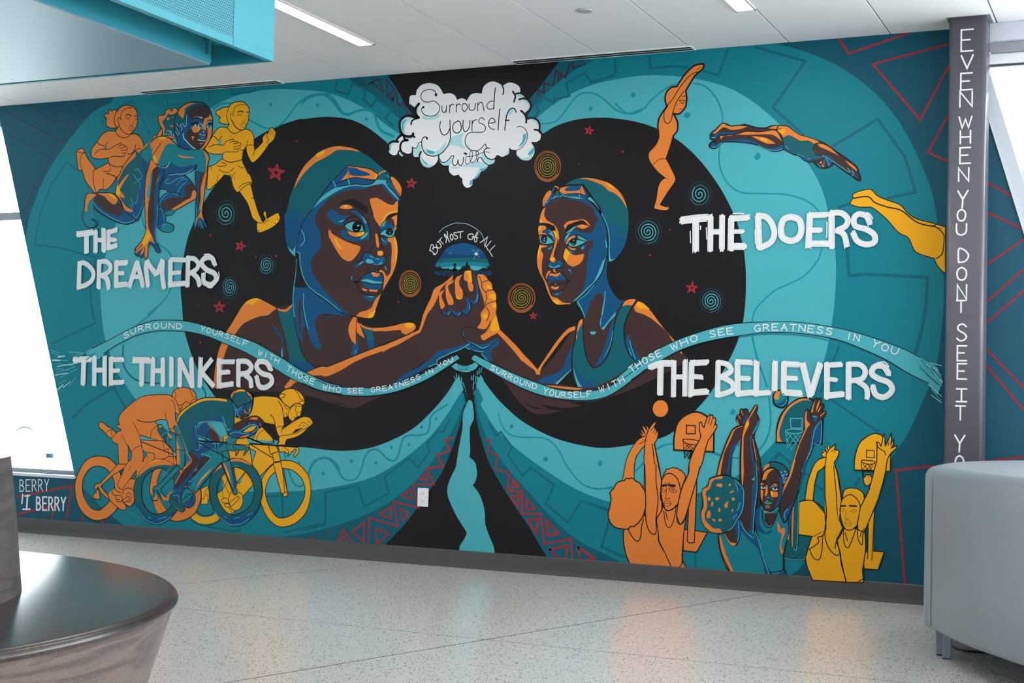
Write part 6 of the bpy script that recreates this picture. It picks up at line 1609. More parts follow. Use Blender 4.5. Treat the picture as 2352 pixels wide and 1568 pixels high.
('painted_ball_players', 4, 'pair of teal and brown players reaching up in the middle', '''o TD 9.5 -1054,453! 0,36 4,25 9,24 19,24 23,19 20,8 17,1 17,-7! 31,-48! -2,-82!
c OR -1053,456! 1,33 5,22 12,31 19,24 24,17 18,5 14,-2 8,-4! -18,1 -22,-8 -20,-14 -17,-22 -9,-24 -7,-26 1,-21 7,-12!
c NV -940,501! 21,21! -1,-67! -23,0!
s LT 4.2 -918,518 -3,-63 -20,0
k LT 5.3 -1011,527 34,1 0,-29 -33,-1 -3,29
o TD 0.3 -1028,490 14,4 37,1 2,-7 -10,-5 -26,-1
s LT 5.3 -1026,490 12,4 28,1 11,-2 -4,-8 -23,-3 -17,2 -8,3 1,3
k LT 4.0 -1026,485 6,-48
k LT 4.0 -1019,482 32,-37
k LT 4.0 -1007,481 -15,-21
k LT 3.9 -1004,482 21,-26
k LT 4.0 -987,481 -33,-39
k LT 3.9 -980,478 -28,-44
k LT 4.0 -1020,460 12,-26
k LT 4.0 -1019,482 -5,-10
o TQ 9.6 -1066,581 1,16 10,12 12,2 11,-4 9,-11 2,-15 -6,-15 -12,-7 -16,4 -8,7
c OR -1062,600 7,7 12,2! -4,-10 -3,-14 -7,-2 -7,4
c NV -1060,573! 14,-1 13,10 7,9! 2,-14 -8,-12 -11,-3 -10,5
s LT 4.0 -1043,563 14,8 4,13
s BLK 8.0 -1066,590 1,-15 9,-10 10,-5
o TD 6.8 -1018,183! 78,-7! -21,-71! -65,3!
s LT 4.2 -1024,107 26,-2 32,1 5,11
o TD 6.3 -1003,264! 20,42! 0,-159! -5,-8! -10,0! -6,9!
c OR -1003,257! 6,5! -2,-82 0,-39! -4,14
s LT 4.2 -983,301 -3,-157 -10,-5
o BR 8.1 -1241,331! 5,24 6,34 13,39 12,31 14,29! 13,9 23,7! 4,-40! -14,-4! -8,-17! -10,-9! -9,-26 -3,-51 0,-24!
c OR -1239,331! 4,24 7,31 13,40 12,31 12,28! 15,10 21,7! -10,-5 -18,-9 -10,-22 -10,-23 -12,-26 -6,-27 -5,-34 -1,-24!
c NV -1210,332! 3,28 7,34 8,40 20,17! 9,13! -3,-12 -12,-14 -5,-4 -9,-23 -6,-54 1,-24!
s LT 3.8 -1166,457 -9,-16 -8,-7
o BR 6.5 -1169,502! -7,9 -4,10 3,12! 9,2! 0,13 3,4! 9,-2! 3,3! 7,-2 6,-15! 2,-11 -15,-20!
c NV -1160,508! 6,17 12,12! 0,-8 -10,-24!
k OR 4.0 -1166,548 7,-16
k OR 4.1 -1175,533 9,-12
k OR 4.1 -1178,517 7,-15
k BLK 4.0 -1159,530 4,-8
o BR 8.0 -1162,223! -1,69 -2,63 0,71 4,38! 8,39! 15,33! 16,27 7,0! 0,-10 -4,-13! 7,-9! 3,-10! 0,-8 -8,-21 -6,-17! 0,-13! 11,-34 9,-33 4,-34 -1,-61 0,-43!
c OR -1157,308! -4,50 0,94 4,34 9,29! 10,16 16,29 6,3! -12,-22 -12,-19! 0,-19 -8,-17 -7,-19 -1,-24 1,-50 4,-51 3,-42!
c YE -1152,500 5,12 7,-5 -5,-7 -5,-4
c NV -1120,301! -1,59 -12,67 -2,41 6,10 7,21 10,15! 3,0! -8,-22 -12,-19 -1,-25 8,-37 8,-50 2,-59!
s LT 4.3 -1109,516 -11,-26 -10,-17 -2,-13 8,-41 8,-42
s BLK 7.0 -1129,475 -1,-22 8,-42 8,-50
s OR 4.3 -1127,460 6,-32 12,-61
o BR 7.8 -1016,323! 10,39 7,42 11,42! 8,20! 11,31! 0,33 3,24! 8,0 7,-10! 3,19 6,21 7,6! 8,-4! 3,5 4,-6! -3,-12! 10,-1! 0,-10 -5,-12! 10,2! 2,-7 -7,-13! -14,-17 -10,-14! -5,-25 -2,-33 -12,-34 -22,-49! -6,-35!
c OR -1004,365! 8,42 14,46! 15,34! 7,14 8,10! -11,13 0,16 -1,14! -4,-14 -1,-23 2,-20! -10,-24 -11,-28! -11,-39
c OR -951,546! 6,23 8,19! -6,-24 -2,-16!
c OR -936,551! 4,20 10,17! -6,-20 -7,-17!
c OR -923,537! 12,12 3,0! -13,-14!
c OR -931,550! 8,15! 2,-2! -8,-15!
c NV -975,367! 16,50 8,34 4,33! 5,17 23,24! -8,-10 -10,-14! -5,-25 -2,-33 -12,-34! -16,-42!
s LT 4.2 -919,523 -16,-20 -7,-27 -6,-38 -13,-32 -14,-39
c NV -947,534! 14,1! -1,-14 -8,-3!
s LT 5.2 -947,534 6,2 8,-2
s BLK 4.7 -953,544 7,-13 4,-13
o TQ 7.9 -1114,246! 22,25! 50,-7! 27,-13! 3,-72! -15,-62! 1,-43! 12,-21! -56,-4! -26,76! -21,59!
o TQ 8.0 -1228,165! 65,58! 46,-39! 21,-59! 26,-76! -120,-4! -24,47 -14,49
f NV -1012,237 7,29 5,-4 -8,-88 -8,-15
c NV -1163,209! 16,-29 25,-20! 15,3! 24,-66 13,-48! -13,-1! -5,34 -18,47 -31,27 -20,24
c NV -1114,246! 10,10 8,5! -7,-27 3,-31 17,-21 20,8! -5,-12 -22,-2 -17,9 -8,21
s BLK 7.4 -1116,236 -2,-30 11,-33 11,-43 15,-43 18,-37
s LT 5.8 -1114,180 12,-29 13,-45 21,-54
s LT 5.4 -1160,204 18,-28 20,-15
c BR -1161,214! 10,182! 22,1! 5,-152 -1,-61! -12,-11! -13,17
c NV -1127,318! 13,25! 3,-73 -7,-37 -2,-56 3,-15! -20,14! 9,30
s BLK 7.5 -1104,395 6,-31 -2,-25
s BLK 6.9 -1114,395 7,-76 -4,-49 -7,-44 6,-41
s LT 4.3 -1116,392 5,-73 -6,-64 -5,-81
c LT -1128,339 6,4 2,7 0,-14 -5,0
o BR 7.0 -1163,218! -15,-15! -35,-32! 16,-23 15,-15 13,7 7,25
c NV -1178,203! 16,15! 0,-56 -7,-20! -6,32
c OR -1212,170! 4,-3! 16,-22 20,-3! -5,-8 -10,0 -13,16
s LT 4.3 -1167,211 2,-42 -4,-22
c OR -1227,164! 7,-11 13,-40 29,-62! -12,1 -24,40 -11,44
s BLK 7.6 -1229,165 4,-34 11,-34 26,-47
c OR -1048,206! 2,9! 10,-21! 12,3! 1,-14 -10,-27 1,-20 5,-7 -3,-12! -7,12 0,19 4,32 -10,2!
c OR -1016,162! 6,22! -1,-20!
c BR -1042,250! 7,53! 21,55! 14,44! 33,1! -13,-53 -5,-32 -27,-76 -9,-28 -13,12
c OR -1037,284! 2,24 23,52! 11,42! 6,0! -12,-46 -23,-52
c NV -1034,226 10,25 24,25 16,42 17,85! 10,1! -22,-79 -12,-44 -23,-52 -10,-15
s LT 5.3 -1015,254 -11,-13 3,-17
s BLK 7.4 -1039,289 -2,-34 7,-29 10,-14 10,20 14,34 18,47
o TD 7.6 -1260,334! 11,6! 12,4! 16,3! 15,1! 13,-5! 12,-6! 13,-5! 8,-13! 8,-7! -1,-19! 4,-17! -2,-23! -7,-20! -5,-15! -15,-10! -10,-21! -10,-10! -20,-9! -20,2! -16,1! -13,9! -10,12! -7,19! -2,20! 5,18! 0,22! -3,15! 2,15! 13,8! 5,8!
c NV -1183,335! 23,-18 8,-29 1,-35 -12,-30 -20,-16! 4,25 13,21 -1,39 -8,24
s LT 5.4 -1181,334 18,-15 9,-12 2,-24 -2,-30 -9,-27 -10,-13 -12,-23 -15,-12
s LT 4.8 -1180,326 7,-15 3,-12
s LT 4.8 -1164,267 -2,-14 -6,-13
s LT 4.3 -1173,228 -10,-8 1,-6
c OR -1220,345! -1,-9 -21,-3 -12,-11 -5,-17 -13,-14 3,-17 2,-27 -7,-20 2,-20 13,-14 15,-11 18,1 8,-13! -20,0 -16,2 -13,9 -10,11 -7,19 -1,20 7,18 -2,22 -3,15 2,14 14,9 5,10 5,14
c OR -1240,314 9,7 10,-2 0,-9 -10,1
c OR -1201,317 5,5 4,-3 -5,-5
c OR -1196,295 12,8! -1,-6 -9,-4
c OR -1265,278! 7,-1 0,-10 -7,0!
c OR -1242,273 5,7 8,-4 -5,-7 -6,1
c OR -1190,275 5,6 6,-5 -5,-6
c OR -1213,256 12,13! -1,-18 -6,-4
c OR -1255,251 3,13 5,-3 -3,-11
c OR -1232,235! 2,10 4,1 2,-11!
c OR -1189,244! 5,0 -1,-7 -4,1
c OR -1269,215! 4,17 5,5 5,-9 -2,-16!
c OR -1251,210 5,2 6,-4 -3,-5
c OR -1230,210 6,4 6,-5 -6,-3 -2,-3
o TD 6.4 -1093,361! 5,13! 7,10! 7,8! 12,3! 15,-2! 13,-5! 10,-9! 7,-9! 4,-10! -18,-39! -20,50!
c OR -1092,364! 3,15 13,10! 1,-10! -11,-7!
f NV -1041,366 27,-1 -17,-42
k LC 4.2 -1039,365 3,-3
k LC 4.2 -1029,367 5,-2
k LC 4.2 -1034,354 5,3
k LC 4.2 -1024,357 5,3
k LC 4.2 -1031,347 2,3
k LC 4.2 -1026,343 5,5
k LC 4.2 -1028,333 3,5
o BR 6.9 -1099,334 6,25 12,13 17,4 15,-8 10,-16 8,-24 -4,-30 -7,-34! -17,-15 -15,-8 -12,6 -11,24 -3,29
c OR -1097,337! 4,20 12,12 22,5! -17,-14 -9,-20!
c NV -1044,366 11,-33 0,-25 -9,-41! -17,-16! 14,35 5,37
s LT 4.8 -1049,368 13,-16 6,-22
s BLK 6.9 -1098,334 5,23 12,15 17,5 15,-9 12,-19 6,-28
k BLK 8.0 -1095,335 12,-2
k BLK 7.9 -1070,332 24,-1
c OR -1100,329! 10,-2! -3,-3! -7,-2!
c LC -1100,317! 8,2 10,-5! -8,-2 -9,0
c BLK -1095,319 5,0 0,-5 -4,0
c OR -1065,325! 10,4 7,-3! -9,-2
s LT 5.3 -1069,316 5,5 14,0
c LC -1065,312! 7,5 12,-5! -9,-4
c BLK -1058,317 5,0 0,-5 -5,-1
c OR -1100,310! 8,-5 0,-9! -3,-25! -4,17
c OR -1083,323! 4,0! 1,-22 -4,-12! -5,2!
c YE -1070,306! 10,-1! -2,-18! -5,5
c OR -1062,304! 14,0! 1,-13 -15,-4!
c NV -1086,286 9,4 9,-3 -6,-4 -8,0
k LT 3.2 -1079,283 7,4
k LT 3.2 -1067,285 4,-5
c TQ -1087,272! 5,3 5,-2 8,2 5,-6! -10,-4 -10,1
s LT 3.7 -1087,270 12,-1 10,0
c YE -1083,277! 7,0! -3,-3!
s YE 4.2 -1083,260 5,1 5,-1
s LT 4.2 -1084,257 6,-3 7,3
c OR -1089,246! 15,-2! -10,-3!
c BR -1086,237! 37,3! -9,-30! -15,-11! -13,14!
s LT 4.8 -1093,239 2,-21 11,-17 10,-2 12,13 11,33
s BLK 6.9 -1094,247 3,-29 8,-17 11,-5 11,9 17,44
s LT 4.8 -1089,241 15,-1 15,5 12,12
s BLK 5.3 -1083,230 6,-16
s LT 4.2 -1063,59 20,2 17,11
k BLK 6.3 -1025,74 7,-7 -2,-12
c NV -1063,59! 20,-1 17,14! 7,-7! 3,-12! -49,-4!
s BLK 6.3 -1066,61 20,2 21,13 -1,41'''),
('painted_ball_players', 5, 'pair of yellow players reaching up at the right', '''o YE 6.6 -819,380! 1,36 11,40 21,22 24,12 21,-4! 27,-53! -1,-52! -13,0! -66,0!
k BLK 5.1 -784,440 22,0 1,-21 -23,0 0,23
s BLK 5.6 -798,404 1,6 18,0 18,-2 0,-6 -18,-3 -19,5
k BLK 4.6 -799,402 6,-42
k BLK 4.1 -794,399 21,-23
k BLK 4.1 -779,398 15,-22
k BLK 4.1 -767,400 -23,-25
k BLK 4.1 -782,398 -12,-14
k BLK 4.1 -764,397 -15,-21
k BLK 5.1 -793,375 0,-18
k BLK 5.1 -797,378 33,1
o YE 6.1 -793,357! 9,11! 12,0! 6,-16 -12,-16 -10,3
k BLK 3.6 -787,365 1,-5
k BLK 3.6 -778,367 0,-6
o YE 5.6 -786,92! -4,48! 30,5! 31,0! -17,-53!
f YE -775,237 16,25 -2,-136 -15,-1
k BLK 5.1 -776,237 0,-115
k BLK 5.1 -759,259 -5,-140
o YE 6.1 -806,205! -1,45 12,31! 20,43! 14,58! 7,28! 0,54! 5,0 7,-11! 4,21 4,18! 5,-36! 7,15 9,22! 0,-21 -1,-15! 8,18! -1,-15 -7,-12! 17,9! -2,-9 -15,-15 -10,-19! -7,-48 -17,-67! -34,-87 -9,-24 -2,-25! -9,9
s BLK 5.6 -754,464 -2,0 6,-15 18,-11 3,-10
k BLK 4.1 -731,455 -1,16
k BLK 4.0 -722,455 3,14
o YE 5.2 -964,281! 7,56 17,50 15,19 22,9! 0,-20! -9,-13 -15,-11! -9,-39 -4,-49!
o YE 4.2 -903,415! -9,1 -5,9! 7,3! -6,9! 16,-9! -7,19! 10,-12! -2,20! 9,-17!
o YE 5.7 -904,291! -2,91! 4,43! 11,16 16,14! -4,-17! 12,-2 0,-15 -12,-22! 10,-30 10,-46 4,-48! -6,-43! 10,-24! -18,-40! -3,-22!
k BLK 3.6 -879,438 -9,-6
k BLK 3.6 -873,436 -6,-7
k BLK 5.7 -880,389 9,-81 6,-91 -4,-40 -4,-31
k BLK 5.7 -878,396 9,-24 13,-79
o YE 6.1 -848,205! 36,3! 27,-11! 2,-51 -8,-58! 4,-36! -53,-4! -13,63 -16,54!
o YE 6.2 -900,199! 34,-28! 10,-48! 3,-18 15,-56! -99,-2! -16,36 -7,30! 18,62!
s BLK 6.2 -869,168 13,-36 3,-30 15,-50
f YE -980,277 39,9 37,-41 4,-46 -39,-22 -42,3
f YE -904,291 30,1 11,-75 -10,-72 -23,9 -8,45
s BLK 6.2 -904,297 5,-52 -4,-61 13,-39 22,-20 6,4
s BLK 6.2 -872,146 3,19 18,37 -9,60
s BLK 5.7 -940,283 -23,1 -17,-7
s BLK 6.2 -941,284 12,-8 16,-10 9,-15 2,-21 2,-25 -6,-18 -6,-8 -12,-4 3,-14 -18,-16 -10,-7
k BLK 5.2 -981,180 39,-3
s BLK 5.7 -948,138 10,-21 14,-9 9,8 4,21 2,46
s BLK 5.6 -806,241 -1,-36 3,-30 11,-13 2,29 7,18
k BLK 5.1 -798,186 1,10 9,13
s BLK 5.6 -848,202 2,-36 8,-16 9,8 17,47
s BLK 5.1 -843,194 7,-23
s BLK 5.6 -801,54 12,7 2,-6
o YE 5.6 -853,296! 3,19! 6,8! 9,3! 12,1! 12,-1! 12,-6! 8,-8! 3,-15! -11,-25! -14,23! -16,12!
o YE 5.6 -858,247 1,31 7,18 21,11 19,-12 9,-17 -1,-21 -7,-40! -15,-13 -15,-1 -11,14
k BLK 10.3 -856,272 13,1
k BLK 10.2 -831,274 19,0
s OL 3.1 -857,263 8,2 3,-5 -9,-3
s OL 3.1 -828,259 9,4 9,-2 -9,-5 -9,2
s OL 3.1 -841,260 0,-12 -3,-12 6,-1 7,2
s OL 3.1 -844,227 8,5 12,-9 -9,-9 -9,4 -2,9
s OL 2.6 -843,222 19,1'''),
('painted_diver', 2, 'orange diver standing with arms stretched overhead', '''o OR 11.3 -1424,1501! -7,23 4,22 15,15 19,2! 23,33 29,27 22,6 13,-1! -3,-14 -25,-20! -16,-25 -13,-21! 4,-26! -3,-25! -9,-12! -10,-9 -10,-1! -11,2! 12,-22 3,-20 -3,-15 -11,-13! -7,-28 -14,-42! 15,-28 17,-35 -3,-16 -22,-31 -23,-36! 14,-6 16,-2! -3,-10 -13,-4 -33,6 -5,9! 7,25 5,35 8,19 13,12! -21,17 -20,23! -12,20 -1,22 12,13 13,15 8,22 -3,32 3,25 13,22!
s BLK 5.6 -1321,1605 -17,-3 -19,-13 -26,-30 -22,-34 -16,-18 -11,-18 -1,-26 10,-16 13,9 6,25 9,28 13,21 13,17
s BLK 4.0 -1470,1314 13,13 13,8 22,-1
s BLK 4.0 -1434,1276 16,-5
s BLK 4.5 -1382,1519 13,-2 -3,-10 -11,11
s BLK 3.9 -1375,1530 11,2
s BLK 3.9 -1369,1518 8,-2
s BLK 3.9 -1384,1492 9,-2
s BLK 4.0 -1391,1504 0,-2
k BLK 3.9 -1328,1612 11,6'''),
('painted_diver', 3, 'brown, orange and teal diver flying horizontally', '''o BR 9.2 -1263,1381! -16,10! -1,11 7,10 11,6! 13,14 9,5 11,-3 15,-7 22,0 22,2 17,-5 22,-7 26,-2 14,4 20,1 34,-4 17,-14 21,-15 25,-8 25,-10 29,-13 30,-23 33,-24 28,-24 9,-19 6,-21 -6,-4 -24,18 -15,11 -37,28! -8,-10 -19,-5 -20,7 -13,15! -17,0 -14,8 -11,11 -21,7 -28,16! -21,-5 -21,3 -20,9 -17,8 -17,6 -22,5 -43,5 -27,1 -13,-7 -13,-11 -15,1 -7,8 7,10
c TD -1051,1383! 14,7 15,-8 21,-12 27,-4 25,-7! -10,-14! 7,-19 25,-10! -25,-7 -21,-3 -17,9 -10,11 -21,7 -26,16!
c NV -1047,1353! 24,-20 25,-5 21,-14 25,1! 0,-6 -21,-3 -17,9 -10,11 -21,7
c OR -1071,1409! 6,10! 28,-4 17,-13 21,-15 25,-8 25,-10 13,-9! -15,-3! -23,12 -23,1 -19,11 -17,8 -17,-6! -8,13
c YE -1067,1407 21,0 -1,-12 -11,1
c OR -1273,1409! 13,9 13,14 9,4 13,-7 16,-4 21,1 27,-3! -26,-7 -26,-1 -14,7 -13,2 -13,-9 -11,-9
c OR -1097,1414! 17,5 13,0! -6,-9!
c OR -1249,1398! 29,-1 29,4 25,6 44,-3 34,3 19,-6 15,-30! -25,20 -33,5 -53,1 -33,2 -39,-3 -8,-11!
c OR -1148,1392! 26,-3 26,-8 23,-16! -27,2 -26,12
c YE -1122,1385 17,-3 7,-9 -15,3
c NV -1272,1380! 9,-9 11,6 17,5 37,2 33,-1 26,-8 30,-18 30,-5 29,8! 1,-11 -19,-6 -21,3 -20,9 -34,14 -22,5 -43,5 -27,1 -13,-7 -15,-11 -15,3!
c NV -1277,1393! 24,16 33,-1 33,-3! -22,-4 -37,-2 -17,-7
c OR -944,1356! 12,1 21,-10 21,-18 10,-10! -31,17 -25,12
c OR -861,1305! 16,-11 17,-15 3,-10! -24,21
c NV -959,1345! 17,-20 31,-5 31,-27 29,-22! 2,-4! -41,31 -31,16 -27,12
c NV -847,1271! 8,4 11,-19 8,-11! -16,11
s LT 3.7 -959,1345 2,-13 17,-9 25,-9 66,-46 -4,12
s LT 3.6 -839,1273 4,-11 -5,-6
s BLK 4.2 -942,1361 -13,-8 -4,-12 7,-13 21,-7
s BLK 4.2 -938,1362 -15,-4
s BLK 5.4 -1071,1405 15,-20 7,-21 2,-17
s BLK 4.3 -1071,1407 6,11
s BLK 4.3 -1071,1407 15,4
s BLK 6.0 -1263,1384 13,16 30,0 29,2 25,6 44,-4 34,4 17,-2
k LT 3.2 -1043,1357 11,-11
k LT 3.2 -1007,1330 22,-9
k LT 3.2 -975,1314 9,-1
s LT 3.8 -1126,1362 26,-14 32,-4 17,5
s LT 3.9 -1276,1365 15,-1 18,12
s LT 3.9 -1277,1394 14,0
c NV -927,1314! 12,-3 15,-8! -2,-11 -8,-6! -9,17!
s LT 3.7 -919,1312 6,-9 5,-13
c OR -937,1300 6,5 1,-5 -3,-3
s LT 3.2 -943,1296 8,-8 8,3
c OR -929,1291 5,2 0,-7 -4,0
s LT 2.6 -931,1294 8,3 -2,9'''),
('painted_diver', 2, 'yellow diver cut off by the column', '''o YE 5.6 -835,1191! -2,9 15,8 29,6 13,-3 17,-18 30,-14 34,-14 25,-27 26,-17 41,-12 35,-12! 4,0! 1,-110! -1,-25 -21,21 -9,21! -41,14 -17,13 -17,35 -29,18 -34,39 -30,27 -17,11! -34,1 -26,10 4,13
s BLK 7.6 -833,1189 41,3 21,-18 34,-14 42,-12 38,-31 25,-12 33,-7
s BLK 6.0 -599,1100 25,-24 2,-30 -5,-29 -16,-13
s BLK 3.5 -605,1100 14,4
s BLK 3.5 -597,1096 19,-5'''),
('painted_ribbon', 5, 'teal ribbon waving across the mural with white hand lettering', '''c LT -3721,699! 69,33 68,28 40,20 67,24 67,17 79,2 79,-5 79,-16 65,-18 77,-18 76,-23 69,-31 63,-30 55,-30 61,-25 61,-22 54,-12! 1,-27! -66,8 -60,14 -86,32 -62,30 -63,28 -76,33 -77,26 -77,26 -79,16 -79,5 -79,-1 -81,-14 -67,-25 -67,-33 -47,-34! -34,-17! -29,11!
c LT -2749,631! 67,-21 60,-17 88,-4 86,2 68,12 67,21 66,30 76,40 27,14! 11,-13! -70,-43 -49,-27 -49,-21 -67,-23 -79,-15 -86,-4 -88,6 -72,16 -55,19!
c LT -2087,700! 13,9! 65,-30 80,-32 79,-27 77,-22 76,-5 75,10 63,29 83,61! 0,-23! -72,-56 -59,-34 -64,-13 -76,1 -76,10 -79,24 -79,35 -70,35 -36,19!
c LT -1573,636! 52,43 58,37 61,33 71,28 93,27 73,11 63,3 90,1 88,-10 87,-17 85,-26 67,-25 50,-25! 50,-29! 16,-41! -15,-39! -29,34! -54,28 -63,38 -64,29 -64,25 -66,15 -88,10 -89,0 -68,-9 -69,-11 -69,-16 -70,-26 -71,-40 -72,-47 -53,-35!
s BLK 5.6 -3694,716 82,33 75,33 60,22 67,17 79,2 79,-5 79,-16 65,-18 77,-18 76,-23 69,-31 63,-30 55,-30 61,-25 61,-22 59,-11
s BLK 5.6 -3637,697 54,30 47,20 60,22 81,14 79,1 79,-5 79,-16 77,-26 77,-26 76,-33 63,-28 62,-30 86,-32 60,-14 71,-8
s BLK 5.8 -2749,631 67,-21 60,-17 88,-3 86,1 68,12 67,21 66,30 76,40 27,14
s BLK 5.8 -2748,602 55,-20 72,-15 88,-6 86,4 79,15 67,23 49,21 49,27 70,43
s BLK 5.3 -2077,709 68,-30 80,-32 79,-27 77,-21 76,-5 75,10 63,29 83,60
s BLK 5.3 -2087,691 36,-20 70,-35 79,-35 79,-24 76,-10 76,-1 64,13 59,34 72,56
s BLK 4.3 -1525,675 24,16 38,25 61,33 71,28 93,27 73,11 63,3 90,1 88,-10 87,-17 85,-26 67,-25 50,-25
s BLK 4.3 -1524,634 33,22 43,28 71,40 70,26 69,16 69,11 68,9 89,0 88,-10 66,-15 64,-25 64,-29 63,-38 58,-28
o LT 6.1 -2165,668! 19,14! 14,-7 21,-3 22,5 13,9! 16,-12! -13,-15 -26,-10 -27,1 -22,6!
T DK 2.8 12 SIMONE -2138,665 42,2
T DK 2.8 12 MANUEL -2137,655 41,2
T WH 6.5 39 SURROUND -3540,754 64,26 87,13 111,-2
T WH 6.3 38 YOURSELF -3195,785 75,-18 64,-17 67,-23
T WH 6.1 37 WITH -2941,699 44,-13 44,-18
T WH 6.0 37 THOSE -2819,646 59,-28 58,-22
T WH 5.9 36 WHO -2666,582 75,-11
T WH 5.8 34 SEE -2564,570 64,2
T WH 5.7 32 GREATNESS -2469,575 78,11 67,20 47,21
T WH 5.6 29 IN -2260,634 30,13
T WH 5.6 29 YOU -2211,661 56,26
T WH 6.0 32 SURROUND -2019,662 64,-30 53,-20 52,-14
T WH 5.8 36 YOURSELF -1826,587 54,-13 51,0 65,5
T WH 5.7 39 WITH -1627,591 40,15 43,23
T WH 6.2 40 THOSE -1522,656 50,33 50,25
T WH 6.1 40 WHO -1389,728 44,19 40,14
T WH 6.0 38 SEE -1266,770 37,8 35,4
T WH 5.8 39 GREATNESS -1127,789 71,4 88,-4 77,-9
T WH 5.7 38 IN -850,768 39,-7
T WH 5.6 41 YOU -775,749 36,-15 40,-12'''),
('painted_spray', 6, '', '''k LT 7.5 -3806,701 113,-5
k LT 6.1 -3896,708 48,-13
k LT 6.1 -3892,697 51,-11
k LC 9.1 -3858,681 32,4
k LT 6.1 -3876,672 65,-5
k LC 8.4 -3887,669 40,-2
k LT 6.0 -3861,655 86,-7
k LC 6.0 -3860,644 99,15
k LT 6.1 -3867,636 64,-5
k LT 6.0 -3859,622 84,21
k LC 6.1 -3869,611 60,9
k LT 6.0 -3844,603 84,34
k LT 6.1 -3850,577 35,15
k LC 7.6 -3853,555 25,20
k LC 6.0 -3828,564 35,23
k LT 6.0 -3800,570 34,34
k LT 6.0 -3777,687 56,12
k LT 7.5 -3762,679 68,37
k MID 7.5 -3720,671 41,28
k MID 6.0 -3749,690 64,-2
k MID 5.0 -631,708 38,-42
k MID 5.0 -634,687 29,-29
k LC 4.0 -618,695 33,-16
k LC 4.0 -606,700 33,-8
k LT 4.0 -610,683 37,-17
k LC 4.0 -597,675 26,-29
k LT 4.0 -605,658 35,-25
k LC 4.0 -609,636 25,-20
k LT 4.0 -601,624 27,-33
k LC 4.0 -589,620 17,-17
k DK 5.0 -614,666 33,-29
k DK 5.0 -602,687 25,-33
k LC 4.0 -601,607 29,-22'''),
('painted_lettering', 6, 'brushed white words THE DREAMERS', '''b WH 41.5 -3782,1153 41,3 32,3
b WH 41.4 -3740,1153 3,-69
b WH 37.5 -3696,1162 3,-76
b WH 37.3 -3658,1168 4,-81
b WH 29.9 -3695,1129 39,-1
b WH 37.2 -3634,1161 2,-66
b WH 33.4 -3633,1156 36,9
b WH 29.7 -3632,1130 35,-3
b WH 33.4 -3631,1097 36,9
b WH 37.7 -3768,1041 0,-94
b WH 33.8 -3768,1040 22,2 30,-17 17,-23 -8,-28 -32,-18 -25,-4
b WH 37.3 -3673,1047 1,-100
b WH 33.5 -3673,1044 30,2 23,-15 -2,-20 -25,-15 -19,-3
b WH 37.2 -3657,993 23,-13 11,-33
b WH 37.0 -3592,1043 4,-91
b WH 36.9 -3592,1038 51,2
b WH 29.5 -3590,1000 33,1
b WH 36.9 -3588,955 47,4
b WH 36.6 -3494,1041 -17,-49 -14,-41
b WH 36.5 -3494,1041 17,-45 15,-45
b WH 29.2 -3511,986 38,0
b WH 36.4 -3446,1043 -4,-27 11,-65
b WH 36.3 -3445,1041 17,-21 25,-25
b WH 36.1 -3377,1042 -22,-47
b WH 36.1 -3374,1042 -1,-47 10,-51
b WH 35.9 -3339,1046 3,-96
b WH 32.2 -3337,1048 65,-3
b WH 28.7 -3335,997 41,3
b WH 35.8 -3340,955 71,4
b WH 35.6 -3259,1055 1,-106
b WH 31.9 -3259,1051 27,-2 19,-17 -5,-20 -30,-16
b WH 35.4 -3236,995 22,-17 10,-26
b WH 35.2 -3139,1026 -15,25 -30,-1 -14,-18 22,-23 36,-15 9,-22 -22,-19 -31,10 -4,29
s WH 8.5 -3188,1063 21,2 20,-10
s WH 8.4 -3121,999 3,-15 -4,-17
s WH 7.0 -3168,944 12,-3 12,3'''),
('painted_lettering', 6, 'brushed white words THE THINKERS', '''b WH 41.2 -3778,671 79,4
b WH 41.2 -3731,668 0,-87
b WH 37.2 -3680,682 3,-103
b WH 37.0 -3631,682 4,-102
b WH 33.4 -3678,633 49,1
b WH 36.9 -3601,679 4,-97
b WH 33.1 -3601,674 57,1
b WH 29.4 -3599,632 38,1
b WH 33.0 -3597,587 56,3
b WH 43.5 -3492,674 70,-1
b WH 39.9 -3455,668 2,-86
b WH 36.0 -3404,680 2,-96
b WH 35.8 -3359,679 4,-96
b WH 32.3 -3402,635 45,1
b WH 35.7 -3320,683 4,-100
b WH 35.5 -3282,680 4,-98
b WH 35.4 -3282,678 28,-44 34,-54
b WH 35.3 -3230,680 8,-99
b WH 35.1 -3188,681 0,-99
b WH 35.0 -3141,678 -41,-46
b WH 35.0 -3182,632 53,-47
b WH 34.8 -3106,679 2,-97
b WH 31.2 -3105,672 62,1
b WH 31.2 -3104,632 43,4
b WH 34.6 -3102,585 56,8
b WH 34.4 -3022,676 3,-89
b WH 34.3 -3020,675 35,-1 20,-19 -15,-20 -34,-7
b WH 34.2 -2991,626 23,-16 5,-25
b WH 34.0 -2882,646 -19,25 -31,3 -11,-19 24,-22 34,-9 9,-22 -26,-19 -27,5 -12,32
s WH 10.2 -2940,681 31,0 27,-19'''),
